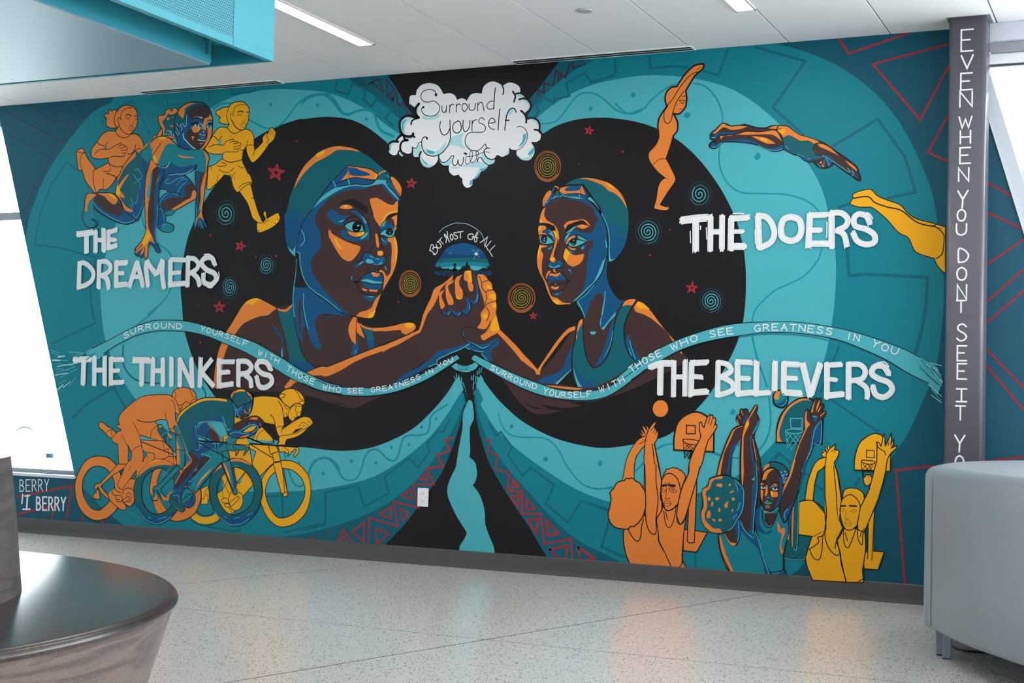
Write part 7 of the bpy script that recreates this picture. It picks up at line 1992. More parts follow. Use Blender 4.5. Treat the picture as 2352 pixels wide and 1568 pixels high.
('painted_lettering', 6, 'brushed white words THE DOERS', '''b WH 44.5 -1365,1137 41,4 37,2
b WH 38.9 -1321,1135 2,-92
b WH 33.1 -1273,1148 1,-107
b WH 33.0 -1236,1147 1,-104
b WH 30.3 -1272,1099 37,-1
b WH 35.6 -1207,1141 0,-98
b WH 32.7 -1207,1138 53,2
b WH 24.6 -1207,1098 38,-1
b WH 38.2 -1206,1052 44,-1
s WH 7.1 -1202,1153 17,1 18,-2
k WH 6.6 -1286,1112 2,-36
k WH 6.7 -1338,1102 2,-36
k WH 6.7 -1305,1118 0,-11
b WH 35.1 -1123,1146 6,-101
b WH 32.3 -1123,1144 25,-4 19,-22 8,-31 -12,-26 -33,-16
b WH 34.6 -1022,1138 -21,-8 -8,-27 6,-27 25,-11 24,10 8,27 -9,27 -25,9
b WH 34.4 -963,1144 -3,-97
b WH 31.6 -963,1141 51,0
b WH 29.0 -963,1096 34,-1
b WH 34.2 -962,1055 52,-1
b WH 34.0 -898,1149 2,-105
b WH 31.3 -898,1146 29,-1 19,-18 -5,-21 -26,-13
b WH 31.2 -881,1093 21,-13 9,-33
b WH 31.0 -784,1112 -11,22 -23,6 -13,-13 5,-22 32,-11 23,-17 1,-21 -24,-7 -26,11 -13,24
s WH 7.7 -792,1144 10,-8 6,-11
k WH 6.8 -911,1118 0,-45
k WH 7.0 -1131,1100 2,-41'''),
('painted_lettering', 6, 'brushed white words THE BELIEVERS', '''b WH 36.5 -1460,675 32,12 31,1
b WH 36.4 -1426,681 0,-88
b WH 30.6 -1383,693 1,-106
b WH 30.5 -1346,697 1,-106
b WH 27.8 -1382,646 37,1
b WH 33.2 -1325,694 0,-104
b WH 33.1 -1325,690 50,3
b WH 27.6 -1324,649 33,-2
b WH 35.8 -1323,598 50,5
b WH 30.0 -1240,695 0,-105
b WH 30.0 -1240,693 30,-6 11,-20 -30,-18
b WH 29.9 -1229,649 34,-18 0,-23 -43,-16
b WH 32.5 -1179,697 3,-104
b WH 29.7 -1179,696 44,-2
b WH 27.0 -1178,646 37,-1
b WH 32.4 -1176,598 46,5
b WH 32.2 -1119,695 0,-99
b WH 29.4 -1119,600 42,4
b WH 32.0 -1062,695 0,-81
b WH 31.8 -1034,696 0,-88
b WH 31.7 -1034,691 44,-1
b WH 26.5 -1033,649 37,-1
b WH 34.3 -1028,605 46,-2
b WH 34.1 -977,690 24,-93
b WH 34.0 -925,691 -26,-91
b WH 31.2 -904,694 1,-103
b WH 28.6 -904,689 41,3
b WH 23.4 -903,648 28,-2
b WH 33.7 -903,598 47,6
b WH 30.9 -840,693 1,-100
b WH 28.3 -839,693 32,-1 16,-19 -9,-22 -32,-7
b WH 28.2 -810,641 23,-18 3,-29
b WH 30.5 -722,665 -16,22 -25,0 -9,-20 19,-15 31,-12 9,-22 -21,-20 -25,6 -10,25
s WH 7.6 -757,698 22,2 12,-13'''),
('painted_berry_words', 3, 'thin white hand lettering ending in BERRY', '''T WH 7.6 89 BERRY -4026,157 145,9
k WH 13.1 -4011,146 -3,-35
k WH 15.3 -3987,144 -2,-54
k WH 11.5 -4001,141 26,3
k WH 11.5 -4008,89 37,2
T WH 12.8 100 BERRY -3939,90 143,6'''),
]

FONT = {'A': ['0,0 .5,1 1,0', '.2,.38 .8,.38'], 'B': ['0,0 0,1', '0,1 .6,.97 .85,.78 .6,.55 .06,.52', '.06,.52 .75,.46 1,.25 .7,.02 0,0'], 'D': ['0,0 0,1 .55,.95 1,.6 .95,.3 .6,.04 0,0'], 'E': ['1,0 0,0 0,1 1,1', '0,.52 .75,.52'],
    'F': ['0,0 0,1 1,1', '0,.5 .75,.5'], 'G': ['.95,.85 .6,1 .2,.88 0,.5 .2,.1 .6,0 .95,.15 1,.42 .6,.42'], 'H': ['0,0 0,1', '1,0 1,1', '0,.5 1,.5'], 'I': ['.5,0 .5,1'], 'L': ['0,1 0,0 .9,0'],
    'M': ['0,0 .1,1 .5,.35 .9,1 1,0'], 'N': ['0,0 0,1 1,0 1,1'], 'O': ['.5,1 .15,.85 0,.5 .15,.12 .5,0 .85,.12 1,.5 .85,.85 .5,1'], 'R': ['0,0 0,1', '0,1 .65,.97 .9,.77 .65,.52 .06,.46', '.4,.48 1,0'],
    'S': ['.92,.85 .6,1 .2,.93 .08,.72 .35,.56 .75,.42 .95,.22 .7,.03 .3,0 0,.14'], 'T': ['.5,0 .5,1', '0,1 1,1'], 'U': ['0,1 .02,.3 .25,.03 .6,0 .95,.25 1,1'], 'V': ['0,1 .5,0 1,1'], 'W': ['0,1 .25,0 .5,.75 .75,0 1,1'],
    'Y': ['0,1 .5,.5 1,1', '.5,.5 .45,0']}
FONT = {k: [[tuple(float(q) for q in p.split(',')) for p in s.split()] for s in v] for k, v in FONT.items()}

def cr(p0, p1, p2, p3, n):
    out = []
    for i in range(n):
        t = i / n; t2 = t * t; t3 = t2 * t
        out.append(tuple(0.5 * ((2 * p1[a]) + (-p0[a] + p2[a]) * t + (2 * p0[a] - 5 * p1[a] + 4 * p2[a] - p3[a]) * t2 + (-p0[a] + 3 * p1[a] - 3 * p2[a] + p3[a]) * t3) for a in (0, 1)))
    return out
def nseg(a, b):
    return max(2, min(8, int(math.hypot(a[0] - b[0], a[1] - b[1]) / 8) + 1))
def smooth_closed(P):
    n = len(P); out = []
    for i in range(n):
        p1, p2 = P[i], P[(i + 1) % n]
        if p1[2] and p2[2]: out.append(p1[:2]); continue
        p0 = P[i - 1] if not p1[2] else p1
        p3 = P[(i + 2) % n] if not p2[2] else p2
        out += cr(p0, p1, p2, p3, nseg(p1, p2))
    return out
def smooth_open(P):
    out = []; n = len(P)
    for i in range(n - 1):
        out += cr(P[max(0, i - 1)], P[i], P[i + 1], P[min(n - 1, i + 2)], nseg(P[i], P[i + 1]))
    out.append(P[-1][:2]); return out
def ribbon(P, w):
    """triangles of a painted stroke of width w (mm) along P"""
    Q = [P[0]]
    for p in P[1:]:
        if math.hypot(p[0] - Q[-1][0], p[1] - Q[-1][1]) > 0.3: Q.append(p)
    if len(Q) < 2: return []
    closed = math.hypot(Q[0][0] - Q[-1][0], Q[0][1] - Q[-1][1]) < 1.0 and len(Q) > 3
    if closed: Q[-1] = Q[0]
    L = []; n = len(Q); h = w / 2
    def nrm(a, b):
        d = math.hypot(b[0] - a[0], b[1] - a[1]) or 1; return (-(b[1] - a[1]) / d, (b[0] - a[0]) / d)
    for i in range(n):
        if closed: a = nrm(Q[i - 1] if i else Q[-2], Q[i]); b = nrm(Q[i], Q[i + 1] if i < n - 1 else Q[1])
        else: a = nrm(Q[i - 1], Q[i]) if i else nrm(Q[0], Q[1]); b = nrm(Q[i], Q[i + 1]) if i < n - 1 else nrm(Q[-2], Q[-1])
        mx, my = a[0] + b[0], a[1] + b[1]; ml = math.hypot(mx, my)
        if ml < 0.3: mx, my = a; k = 1
        else: mx /= ml; my /= ml; k = 1 / max(0.4, mx * a[0] + my * a[1])
        L.append(((Q[i][0] + mx * h * k, Q[i][1] + my * h * k), (Q[i][0] - mx * h * k, Q[i][1] - my * h * k)))
    tr = []
    for i in range(n - 1):
        tr.append((L[i][0], L[i][1], L[i + 1][1])); tr.append((L[i][0], L[i + 1][1], L[i + 1][0]))
    if not closed and w > 3:
        for c, o in ((Q[0], Q[1]), (Q[-1], Q[-2])):
            a0 = math.atan2(c[1] - o[1], c[0] - o[0])
            ring = [(c[0] + h * math.cos(a0 + t), c[1] + h * math.sin(a0 + t)) for t in (-1.57, -0.8, 0, 0.8, 1.57)]
            for j in range(4): tr.append((c, ring[j], ring[j + 1]))
    return tr
def fill(loops):
    vs = [[Vector((p[0], p[1], 0)) for p in lp] for lp in loops]; flat = [p for lp in loops for p in lp]
    return [tuple(flat[i] for i in t) for t in tessellate_polygon(vs)]
def clip(poly, f):
    out = []; n = len(poly)
    for i in range(n):
        a, b = poly[i], poly[(i + 1) % n]; fa, fb = f(a), f(b)
        if fa >= 0: out.append(a)
        if (fa >= 0) != (fb >= 0):
            t = fa / (fa - fb); out.append((a[0] + (b[0] - a[0]) * t, a[1] + (b[1] - a[1]) * t))
    return out
TOPZ = H * 1000 - 1
def clip_all(t):
    """keep paint on the wall: not over the two windows, not above the ceiling"""
    res = [t]
    if max(p[1] for p in t) > TOPZ: res = [clip(t, lambda p: TOPZ - p[1])]
    out = []
    for q in res:
        if len(q) < 3: continue
        if min(p[0] for p in q) < -7400:
            f = lambda p: p[0] / 1000 - WX(p[1] / 1000)
            a = clip(q, f)
            if len(a) > 2: out.append(a)
            b = clip(q, lambda p: -f(p))
            if len(b) > 2: b = clip(b, lambda p: SILL * 1000 - 20 - p[1])
            if len(b) > 2: b = clip(b, lambda p: p[0] + 9500)
            if len(b) > 2: out.append(b)
        elif max(p[0] for p in q) > -1000:
            f = lambda p: WX2(p[1] / 1000) - p[0] / 1000
            a = clip(q, f)
            if len(a) > 2: out.append(a)
            b = clip(q, lambda p: -f(p))
            if len(b) > 2: b = clip(b, lambda p: SILL2 * 1000 - p[1])
            if len(b) > 2: b = clip(b, lambda p: 1180 - p[0])
            if len(b) > 2: out.append(b)
        else: out.append(q)
    return out
def brush(P, w, rnd):
    """a dry brush stroke: a solid core with ragged bristle strands"""
    P = smooth_open([(p[0], p[1], False) for p in P]) if len(P) > 2 else [P[0][:2], P[-1][:2]]
    res = [('WH', ribbon(P, w * 0.74))]
    def shift(o, e0, e1):
        if math.hypot(P[0][0] - P[-1][0], P[0][1] - P[-1][1]) < 3: e0 = e1 = 0; P[-1] = P[0]
        Q = []; n = len(P)
        for i in range(n):
            a, b = P[max(0, i - 1)], P[min(n - 1, i + 1)]
            if P[0] == P[-1] and i in (0, n - 1): a, b = P[-2], P[1]
            d = math.hypot(b[0] - a[0], b[1] - a[1]) or 1
            Q.append((P[i][0] - (b[1] - a[1]) / d * o, P[i][1] + (b[0] - a[0]) / d * o))
        a, b = Q[0], Q[1]; d = math.hypot(b[0] - a[0], b[1] - a[1]) or 1; Q[0] = (a[0] - (b[0] - a[0]) / d * e0, a[1] - (b[1] - a[1]) / d * e0)
        a, b = Q[-1], Q[-2]; d = math.hypot(b[0] - a[0], b[1] - a[1]) or 1; Q[-1] = (a[0] - (b[0] - a[0]) / d * e1, a[1] - (b[1] - a[1]) / d * e1)
        return Q
    for k in range(6):
        o = (k / 5 - 0.5) * w * 0.94
        res.append(('WH', ribbon(shift(o, rnd.uniform(-0.15, 0.45) * w, rnd.uniform(-0.15, 0.45) * w), w * 0.17)))
    for k in range(2):
        o = rnd.uniform(-0.38, 0.38) * w
        Q = shift(o, -rnd.uniform(0.1, 0.8) * w, -rnd.uniform(0.1, 0.8) * w)
        res.append(('WG', ribbon(Q, w * 0.035)))
    return res
def text_strokes(txt, P, h):
    seg = [0]
    for a, b in zip(P, P[1:]): seg.append(seg[-1] + math.hypot(b[0] - a[0], b[1] - a[1]))
    tot = seg[-1]; n = len(txt); adv = tot / (n - 0.3) if n > 1 else tot
    wd = adv * 0.68; out = []
    def at(s):
        s = max(0, min(tot - 1e-6, s))
        for i in range(len(P) - 1):
            if seg[i + 1] >= s:
                t = (s - seg[i]) / (seg[i + 1] - seg[i]); a, b = P[i], P[i + 1]; d = seg[i + 1] - seg[i]
                return (a[0] + (b[0] - a[0]) * t, a[1] + (b[1] - a[1]) * t), ((b[0] - a[0]) / d, (b[1] - a[1]) / d)
    for i, ch in enumerate(txt):
        s0 = i * adv
        (ox, oy), _ = at(s0 + wd / 2); a, _ = at(s0); b, _ = at(s0 + wd)
        d = math.hypot(b[0] - a[0], b[1] - a[1]) or 1; ux, uy = (b[0] - a[0]) / d, (b[1] - a[1]) / d
        for st in FONT.get(ch, []):
            out.append([(ox + ux * (x - 0.5) * wd - uy * y * h, oy + uy * (x - 0.5) * wd + ux * y * h) for x, y in st])
    return out

mural = empty('mural', (-4.5, 0.0, 0.12))
tag(mural, 'wall-wide painted mural of two swimmers clasping hands among athletes, teal rings and white lettering', 'mural')
LEV_Y = {}
def build_group(name, lev, label, data):
    rnd = random.Random(len(data)); V = []; F = []; I = []; slots = []
    y = -(max([d for k_, d in LEV_Y.items() if k_ < lev] + [0.0004]) + 0.0001); dy = 0.000015; last = [None]; same = name in ('painted_meander', 'painted_bristle', 'painted_spray', 'painted_dots', 'painted_zigzag')
    def put(col, tris):
        nonlocal y
        if not (last[0] == col and (col == 'BLK' or same)): y -= dy
        last[0] = col
        if col not in slots: slots.append(col)
        k = slots.index(col)
        for t in tris:
            for q in clip_all(t):
                b = len(V); V.extend((p[0] / 1000, y, p[1] / 1000) for p in q); F.append(tuple(range(b, b + len(q)))); I.append(k)
    for ln in data.split('\n'):
        tk = ln.split()
        if not tk: continue
        k, col = tk[0], tk[1]; i = 2; w = 0
        if k in 'ksobrT': w = float(tk[2]); i = 3
        if k == 'T': hh = float(tk[3]); txt = tk[4]; i = 5
        loops = [[]]; x = z = 0
        for t in tk[i:]:
            if t == '|': loops.append([]); x = z = 0; continue
            c = t[-1] == '!'; a, b = t.rstrip('!').split(','); x += int(a); z += int(b); loops[-1].append((x * 2.0, z * 2.0, c))
        P = loops[0]
        if k == 'f': put(col, fill([[p[:2] for p in P]]))
        elif k == 'c': put(col, fill([smooth_closed(P)]))
        elif k == 'k': put(col, ribbon([p[:2] for p in P], w))
        elif k == 's': put(col, ribbon(smooth_open(P), w))
        elif k == 'o':
            Q = smooth_closed(P); put(col, fill([Q])); put('BLK', ribbon(Q + [Q[0]], w))
        elif k == 'r':
            Q = [smooth_closed(l) for l in loops]; put(col, fill(Q))
            for q in Q: put('BLK', ribbon(q + [q[0]], w))
        elif k == 'b':
            bs = brush(P, w, rnd); put('WH', bs[0][1]); put('WH', [t for c2, tr in bs[1:] if c2 == 'WH' for t in tr]); put('WG', [t for c2, tr in bs if c2 == 'WG' for t in tr])
        elif k == 'T':
            Q = smooth_open(P) if len(P) > 2 else [p[:2] for p in P]
            for st in text_strokes(txt, Q, hh): put(col, ribbon(st, w))
    LEV_Y[lev] = max(LEV_Y.get(lev, 0), -y)
    o = mesh_obj(name, V, F, [PM[s] for s in slots], mural, I)
    me = o.data; flip = False
    bm = bmesh.new(); bm.from_mesh(me)
    for f in bm.faces:
        if f.normal.y > 0: f.normal_flip()
    bm.to_mesh(me); bm.free()
    o.matrix_parent_inverse = Matrix.Translation(mural.location).inverted()
    if label: o['label'] = label
    if name in ('painted_dots', 'painted_spray', 'painted_bristle', 'painted_meander', 'painted_zigzag', 'painted_berry_words'): o['kind'] = 'stuff'
    return o
for gname, lev, lab, data in sorted(MURAL, key=lambda q: q[1]):
    build_group(gname, lev, lab, data)

# ------------------------------------------------------------------ outlet
ot = empty('wall_outlet', (-4.51, -0.011, 0.39)); tag(ot, 'white duplex wall outlet low on the painted wall left of the pale figure', 'outlet')
keep(box('plate', -4.552, -4.470, -0.017, -0.011, 0.389, 0.513, M_plate, bev=0.002), ot)
for zc in (0.425, 0.477):
    s = box('socket', -4.529, -4.493, -0.0195, -0.0165, zc - 0.015, zc + 0.015, M_plate, bev=0.0014); keep(s, ot)
    for dx in (-0.008, 0.006):
        q = box('slot', -4.511 + dx, -4.509 + dx, -0.0199, -0.0190, zc - 0.003, zc + 0.007, M_black); keep(q, s); q.matrix_parent_inverse = s.matrix_parent_inverse.copy(); q.matrix_parent_inverse = Matrix.Identity(4)
    q = box('slot', -4.512, -4.509, -0.0199, -0.0190, zc - 0.011, zc - 0.007, M_black); q.parent = s

# ------------------------------------------------------------------ column
cl = empty('steel_column', (-1.0, -0.165, 0)); tag(cl, 'square grey steel column lettered vertically in white, standing in front of the mural', 'column')
def rbox(name, x0, x1, y0, y1, z0, z1, r, m, seg=5):
    pts = []
    for cx, cy, a0 in ((x1 - r, y0 + r, -90), (x1 - r, y1 - r, 0), (x0 + r, y1 - r, 90), (x0 + r, y0 + r, 180)):
        for i in range(seg + 1):
            a = R(a0 + 90 * i / seg); pts.append((cx + r * math.cos(a), cy + r * math.sin(a)))
    n = len(pts); v = [(p[0], p[1], z) for z in (z0, z1) for p in pts]
    f = [tuple(range(n - 1, -1, -1)), tuple(range(n, 2 * n))] + [(i, (i + 1) % n, (i + 1) % n + n, i + n) for i in range(n)]
    o = mesh_obj(name, v, f, m); 
    for p in o.data.polygons: p.use_smooth = len(p.vertices) == 4
    return o
CY0 = -0.262
keep(rbox('post', -1.097, -0.893, CY0, CY0 + 0.204, 0, H, 0.022, M_col), cl)
keep(box('base_plate', -1.16, -0.83, CY0 - 0.06, CY0 + 0.24, 0, 0.014, M_col, bev=0.002), cl)
COLT = [('E', -1.0283, -0.9647, 3.1518, 3.2733), ('V', -1.0268, -0.9633, 3.0528, 3.1271), ('E', -1.0279, -0.9667, 2.9319, 3.0259), ('N', -1.0314, -0.9655, 2.8357, 2.9222), ('W', -1.0345, -0.9663, 2.7175, 2.7792), ('H', -1.0264, -0.9724, 2.6287, 2.7002), ('E', -1.0275, -0.9712, 2.5155, 2.6042), ('N', -1.0333, -0.9793, 2.415, 2.4888), ('Y', -1.0363, -0.9823, 2.2652, 2.3611), ('O', -1.0376, -0.993, 2.1918, 2.2556), ('U', -1.0414, -0.9874, 2.1133, 2.1746), ('D', -1.0278, -0.9763, 1.9587, 2.0321), ('O', -1.036, -0.9844, 1.8585, 1.9294), ('N', -1.0324, -0.9832, 1.7509, 1.8315), ('T', -1.0361, -0.9869, 1.6776, 1.7436), ('S', -1.032, -0.9782, 1.5191, 1.6117), ('E', -1.0283, -0.9792, 1.407, 1.4898), ('E', -1.027, -0.978, 1.3048, 1.39), ('I', -1.0301, -0.9764, 1.1784, 1.2489), ('T', -1.0336, -0.9822, 1.0763, 1.154), ('Y', -1.0362, -0.9825, 0.8992, 0.9913), ('O', -1.0325, -0.9859, 0.795, 0.8773)]
for ch, x0, x1, z0, z1 in COLT:
    V = []; F = []; yy = CY0 - 0.0008
    for st in FONT[ch]:
        yy -= 0.00006
        P = [((x0 + (x1 - x0) * a) * 1000, (z0 + (z1 - z0) * b) * 1000) for a, b in st]
        if ch in 'OSUD': P = smooth_open([(p[0], p[1], False) for p in P])
        for t in ribbon(P, 9.0):
            b = len(V); V.extend((p[0] / 1000, yy, p[1] / 1000) for p in t); F.append((b, b + 1, b + 2))
    if ch == 'I':
        for zz in (z0, z1):
            yy -= 0.00006
            for t in ribbon([(x0 * 1000, zz * 1000), (x1 * 1000, zz * 1000)], 9.0):
                b = len(V); V.extend((p[0] / 1000, yy, p[1] / 1000) for p in t); F.append((b, b + 1, b + 2))
    o = mesh_obj('painted_letter', V, F, M_lett); keep(o, cl); o['label'] = 'white painted capital letter ' + ch
# grey sheet stands in for the shaded gap cut around the column
bm = bmesh.new(); bm_box(bm, -1.112, -0.875, CY0 - 0.004, -0.03, H - 0.0015, H + 0.0005)
q = from_bm('cutout_shade_sheet', bm, M_grid); keep(q, cl)

# ------------------------------------------------------------------ ceiling fittings
M_lamp = emis('lit_diffuser', (255, 250, 244), 22.0)
def strip_light(xc, y1, L, lab):
    t = empty('ceiling_light', (xc, y1 - L / 2, H)); tag(t, lab, 'ceiling light', 'linear ceiling lights')
    bm = bmesh.new()
    for a in ((xc - 0.062, xc - 0.048, y1 - L, y1), (xc + 0.048, xc + 0.062, y1 - L, y1), (xc - 0.062, xc + 0.062, y1 - 0.014, y1), (xc - 0.062, xc + 0.062, y1 - L, y1 - L + 0.014)):
        bm_box(bm, a[0], a[1], a[2], a[3], H - 0.008, H + 0.001)
    keep(from_bm('frame', bm, mat('light_frame_white', (220, 214, 208), 0.5)), t)
    keep(box('diffuser', xc - 0.048, xc + 0.048, y1 - L + 0.014, y1 - 0.014, H - 0.004, H + 0.001, M_lamp), t)
strip_light(-4.588, -0.795, 2.42, 'long lit strip light in the ceiling beside the teal canopy')
strip_light(-2.13, -0.795, 2.42, 'short visible end of a lit strip light right of the round sprinkler cover')
def slot_diffuser(x0, x1, lab):
    t = empty('air_diffuser', ((x0 + x1) / 2, -0.06, H)); tag(t, lab, 'air diffuser', 'linear slot diffusers')
    y0, y1 = -0.118, -0.012
    keep(box('frame', x0, x1, y0, y1, H - 0.006, H + 0.0005, M_plate), t)
    for i, yc in enumerate((-0.095, -0.05)):
        keep(box('slot', x0 + 0.012, x1 - 0.012, yc - 0.012, yc + 0.012, H - 0.0085, H - 0.0055, M_black), t)
slot_diffuser(-6.94, -5.72, 'black slotted air diffuser along the wall above the three runners')
slot_diffuser(-3.895, -2.66, 'black slotted air diffuser along the wall above the two swimmers')
bm = bmesh.new(); bmesh.ops.create_cone(bm, cap_ends=True, segments=40, radius1=0.042, radius2=0.045, depth=0.008, matrix=Matrix.Translation((-2.985, -1.095, H - 0.006)))
q = from_bm('sprinkler_cover', bm, mat('sprinkler_grey', (176, 180, 188), 0.5)); tag(q, 'small round flat grey sprinkler cover in a ceiling panel', 'sprinkler')

# ------------------------------------------------------------------ hanging canopy
cn = empty('hanging_canopy', (-5.5, -5.0, 2.6)); tag(cn, 'turquoise metal canopy with perforated side hanging from the ceiling at upper left', 'canopy')
XR, YF, ZB = -3.578, -3.305, 2.6
keep(box('corner_fascia', XR - 0.012, XR, -3.607, YF, ZB + 0.036, H, M_teal), cn)
keep(box('perforated_panel', XR - 0.012, XR - 0.001, -8.2, -3.609, ZB + 0.036, H, M_perf), cn)
keep(box('bottom_lip', XR - 0.03, XR + 0.002, -8.2, -3.608, ZB, ZB + 0.036, M_teal, bev=0.002), cn)
keep(box('bottom_lip', XR - 0.03, XR + 0.002, -3.606, YF, ZB, ZB + 0.036, M_teal, bev=0.002), cn)
keep(box('front_fascia', -11.5, XR - 0.012, YF - 0.02, YF, ZB, H, M_teal_d), cn)
keep(box('inner_fascia', -3.885, -3.873, -8.2, YF - 0.055, ZB + 0.004, H, M_teal), cn)
keep(box('soffit_panel', -11.5, -3.879, -8.2, YF - 0.055, ZB - 0.004, ZB + 0.004, M_pale), cn)
keep(box('recess_top', -3.873, XR - 0.012, -8.2, YF - 0.02, 2.80, 2.82, M_teal_d), cn)
keep(box('recess_shelf', -3.873, XR - 0.012, -3.42, YF - 0.02, 2.69, 2.70, M_teal_d), cn)
keep(box('bracket', -3.872, -3.858, -3.40, -3.38, 2.635, 2.695, M_teal), cn)

# ------------------------------------------------------------------ round wooden bench
BX, BY, BR, BZ = -4.321, -5.475, 1.573, 0.45
rb = empty('round_bench', (BX, BY, 0)); tag(rb, 'large round dark wooden bench with tapered sides and curved backrest, cut off at lower left', 'bench')
def revolve(name, prof, seg, m, a0=0, a1=360, smooth=True):
    full = abs(a1 - a0) >= 360; n = seg if full else seg + 1; k = len(prof); v = []
    for i in range(n):
        a = R(a0 + (a1 - a0) * i / seg)
        v += [(r * math.cos(a), r * math.sin(a), z) for r, z in prof]
    f = []
    for i in range(seg):
        j = (i + 1) % n
        for t in range(k - 1): f.append((i * k + t, j * k + t, j * k + t + 1, i * k + t + 1))
    bm = bmesh.new(); vs = [bm.verts.new(c) for c in v]
    for q in f: bm.faces.new([vs[i] for i in q])
    if not full:
        for i in (0, n - 1): bm.faces.new([vs[i * k + t] for t in range(k)])
    bmesh.ops.remove_doubles(bm, verts=bm.verts[:], dist=1e-5)
    o = from_bm(name, bm, m); 
    me = o.data
    if smooth: me.polygons.foreach_set('use_smooth', [True] * len(me.polygons)); me.set_sharp_from_angle(angle=R(35))
    return o
o = revolve('seat_top', [(0.0, BZ), (BR - 0.03, BZ), (BR - 0.014, BZ - 0.003), (BR - 0.003, BZ - 0.012), (BR, BZ - 0.022), (BR - 0.004, BZ - 0.034)], 160, M_wood_top); o.location = (0, 0, 0); o.parent = rb
o = revolve('side_panel', [(BR - 0.004, BZ - 0.034), (BR - 0.012, BZ - 0.036), (BR - 0.13, 0.02), (BR - 0.13, 0.0)], 160, M_wood_side); o.parent = rb
o = revolve('back_rest', [(1.056, BZ), (1.03, 0.70), (1.005, 0.905), (0.992, 0.905), (0.992, 0.9), (1.016, 0.7), (1.04, BZ)], 90, M_wood_back, -150, 39.5); o.parent = rb

# ------------------------------------------------------------------ curved vinyl booth at the right
bo = empty('rounded_lounge_seat', (0.3, -1.4, 0)); tag(bo, 'tall rounded grey-blue vinyl lounge seat on short legs, cut off at the right edge', 'lounge seat')
PLAN = [(-0.986, -1.66), (-0.976, -1.73), (-0.94, -1.79), (-0.795, -2.08), (-0.68, -2.26), (-0.48, -2.53), (-0.2, -2.8), (0.25, -3.0), (0.85, -2.95), (1.3, -2.6), (1.5, -1.9), (1.35, -1.0), (0.9, -0.4), (0.3, -0.2), (-0.3, -0.22), (-0.66, -0.42), (-0.85, -0.72), (-0.935, -0.96), (-0.98, -1.25)]
def booth_body(name, zb, zt, rr, grow, m):
    P = smooth_closed([(x * 1000, y * 1000, False) for x, y in PLAN]); P = [(x / 1000, y / 1000) for x, y in P]; n = len(P)
    N = []
    for i in range(n):
        a, b = P[i - 1], P[(i + 1) % n]; d = math.hypot(b[0] - a[0], b[1] - a[1]); N.append(((b[1] - a[1]) / d, -(b[0] - a[0]) / d))
    prof = [(-0.03, zb), (-0.008, zb + 0.01), (0, zb + 0.035), (0, zt - rr)] + [(-rr + rr * math.cos(R(15 * i)), zt - rr + rr * math.sin(R(15 * i))) for i in range(1, 7)] + [(-rr - 0.02, zt + 0.001)]
    v = []
    for o_, z in prof: v += [(P[i][0] + N[i][0] * (o_ + grow), P[i][1] + N[i][1] * (o_ + grow), z) for i in range(n)]
    f = [(r_ * n + i, r_ * n + (i + 1) % n, (r_ + 1) * n + (i + 1) % n, (r_ + 1) * n + i) for r_ in range(len(prof) - 1) for i in range(n)]
    k = len(prof) - 1; f.append(tuple(range(k * n, (k + 1) * n))); f.append(tuple(range(n - 1, -1, -1)))
    bm = bmesh.new(); vs = [bm.verts.new(c) for c in v]
    for q in f: bm.faces.new([vs[i] for i in q])
    o = from_bm(name, bm, m, smooth=True); keep(o, bo); return o, P, N
bd, BP, BN = booth_body('upholstered_body', 0.125, 0.872, 0.05, 0.0, M_vinyl)
# stitched seam running up the corner and over the top edge
j = min(range(len(BP)), key=lambda i: math.hypot(BP[i][0] + 0.925, BP[i][1] + 1.79))
px_, py_ = BP[j]; nx_, ny_ = BN[j]
sp = [(px_ + nx_ * o_, py_ + ny_ * o_, z) for o_, z in [(0.0, 0.15), (0.001, 0.3), (0.001, 0.5), (0.001, 0.7), (0.0, 0.82), (-0.008, 0.848)]]
sm = tube('seam_piping', sp, 0.0035, M_seam); keep(sm, bo)
for i, (x, y, s, dz) in enumerate(((-0.915, -1.672, 0.019, 0), (-0.872, -1.752, 0.023, 0))):
    bm = bmesh.new(); bm_box(bm, x - s, x + s, y - s, y + s, 0.004, 0.16, 0.004)
    for v in bm.verts:
        if v.co.z < 0.08: v.co.x = x + (v.co.x - x) * 0.8; v.co.y = y + (v.co.y - y) * 0.8
    o = from_bm('leg', bm, M_leg); keep(o, bo)
    f = box('foot_pad', x - s * 0.7, x + s * 0.7, y - s * 0.7, y + s * 0.7, 0.0, 0.005, M_black); f.parent = o
for x, y in ((0.3, -2.8), (1.2, -2.0), (0.6, -0.5), (-0.75, -0.8)):
    o = box('leg', x - 0.022, x + 0.022, y - 0.022, y + 0.022, 0, 0.16, M_leg, bev=0.003); keep(o, bo)
cb = tube('power_cable', [(-0.95, -1.25, 0.10), (-0.945, -1.26, 0.03), (-0.925, -1.33, 0.006), (-0.89, -1.43, 0.006), (-0.85, -1.505, 0.006), (-0.79, -1.53, 0.006), (-0.70, -1.5, 0.006), (-0.5, -1.35, 0.006), (-0.3, -1.1, 0.006)], 0.005, M_black)
tag(cb, 'black power cable looping on the floor under the grey-blue vinyl lounge seat', 'cable')

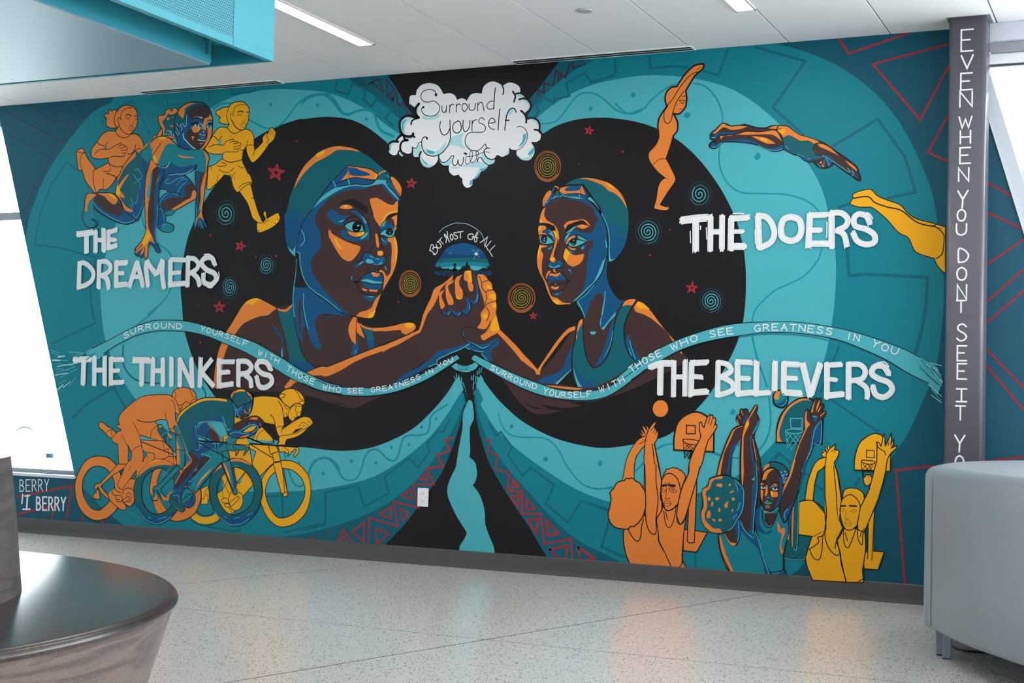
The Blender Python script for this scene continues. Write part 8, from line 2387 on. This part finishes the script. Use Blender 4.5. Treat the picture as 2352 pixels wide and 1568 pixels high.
# ------------------------------------------------------------------ bottle on the sill
bt = empty('plastic_bottle', (-7.812, 0.05, SILL + 0.004)); tag(bt, 'small clear plastic bottle with blue-grey cap on the left window sill', 'bottle')
M_pet = bpy.data.materials.new('clear_plastic'); M_pet.use_nodes = True
b_ = M_pet.node_tree.nodes['Principled BSDF']; b_.inputs['Transmission Weight'].default_value = 0.9; b_.inputs['Roughness'].default_value = 0.1; b_.inputs['IOR'].default_value = 1.12; b_.inputs['Base Color'].default_value = (0.85, 0.93, 0.96, 1)
o = revolve('body', [(0.0, 0.0), (0.040, 0.0), (0.046, 0.008), (0.047, 0.085), (0.045, 0.10), (0.030, 0.118), (0.027, 0.124), (0.0, 0.124)], 32, M_pet); o.parent = bt
o = revolve('cap', [(0.0, 0.124), (0.031, 0.124), (0.032, 0.128), (0.032, 0.155), (0.029, 0.158), (0.0, 0.158)], 32, mat('blue_grey_cap', (96, 140, 158), 0.4)); o.parent = bt

# ------------------------------------------------------------------ parked car outside, far behind the left window
def car(cx, cy, ang_, z):
    t = empty('parked_car', (cx, cy, z)); t.rotation_euler = (0, 0, ang_)
    tag(t, 'pale parked car faintly seen through the bright left window', 'car')
    M_body = mat('pale_car_paint', (206, 222, 232), 0.35, coat=0.5); M_win = mat('hazed_car_window', (122, 158, 176), 0.15); M_tyre = mat('hazed_car_tyre', (128, 140, 150), 0.8); M_rim = mat('car_rim', (220, 224, 228), 0.3, metal=0.4)  # tyre and window colours lifted to carry the glare haze
    body = [(-2.2, .35), (-2.25, .75), (-2.1, .95), (-1.2, 1.02), (-.7, 1.42), (.6, 1.46), (1.3, 1.0), (2.1, .88), (2.25, .6), (2.2, .35), (1.85, .35), (1.78, .62), (1.4, .74), (1.02, .62), (.95, .35), (-.95, .35), (-1.02, .62), (-1.4, .74), (-1.78, .62), (-1.85, .35)]
    o = prism('body', body, -0.85, 0.85, M_body); o.parent = t
    md = o.modifiers.new('bevel', 'BEVEL'); md.width = 0.06; md.segments = 3; md.limit_method = 'ANGLE'
    for s in (-1, 1):
        yy = s * 0.853
        for pts in ([(-1.0, 1.03), (-.66, 1.36), (-.1, 1.38), (-.1, 1.03)], [(0.0, 1.03), (0.0, 1.38), (.55, 1.38), (1.05, 1.03)]):
            o = prism('side_window', pts, min(yy, yy + s * .01), max(yy, yy + s * .01), M_win); o.parent = t
        for xw in (-1.4, 1.4):
            bm = bmesh.new(); bmesh.ops.create_cone(bm, cap_ends=True, segments=32, radius1=.33, radius2=.33, depth=.22, matrix=Matrix.Translation((xw, s * .76, .33)) @ Matrix.Rotation(R(90), 4, 'X'))
            w = from_bm('wheel', bm, M_tyre, t)
            bm = bmesh.new(); bmesh.ops.create_cone(bm, cap_ends=True, segments=24, radius1=.22, radius2=.2, depth=.24, matrix=Matrix.Translation((xw, s * .765, .33)) @ Matrix.Rotation(R(90), 4, 'X'))
            from_bm('rim', bm, M_rim, w)
car(-31.025, 26.535, 7.0371, -0.85)
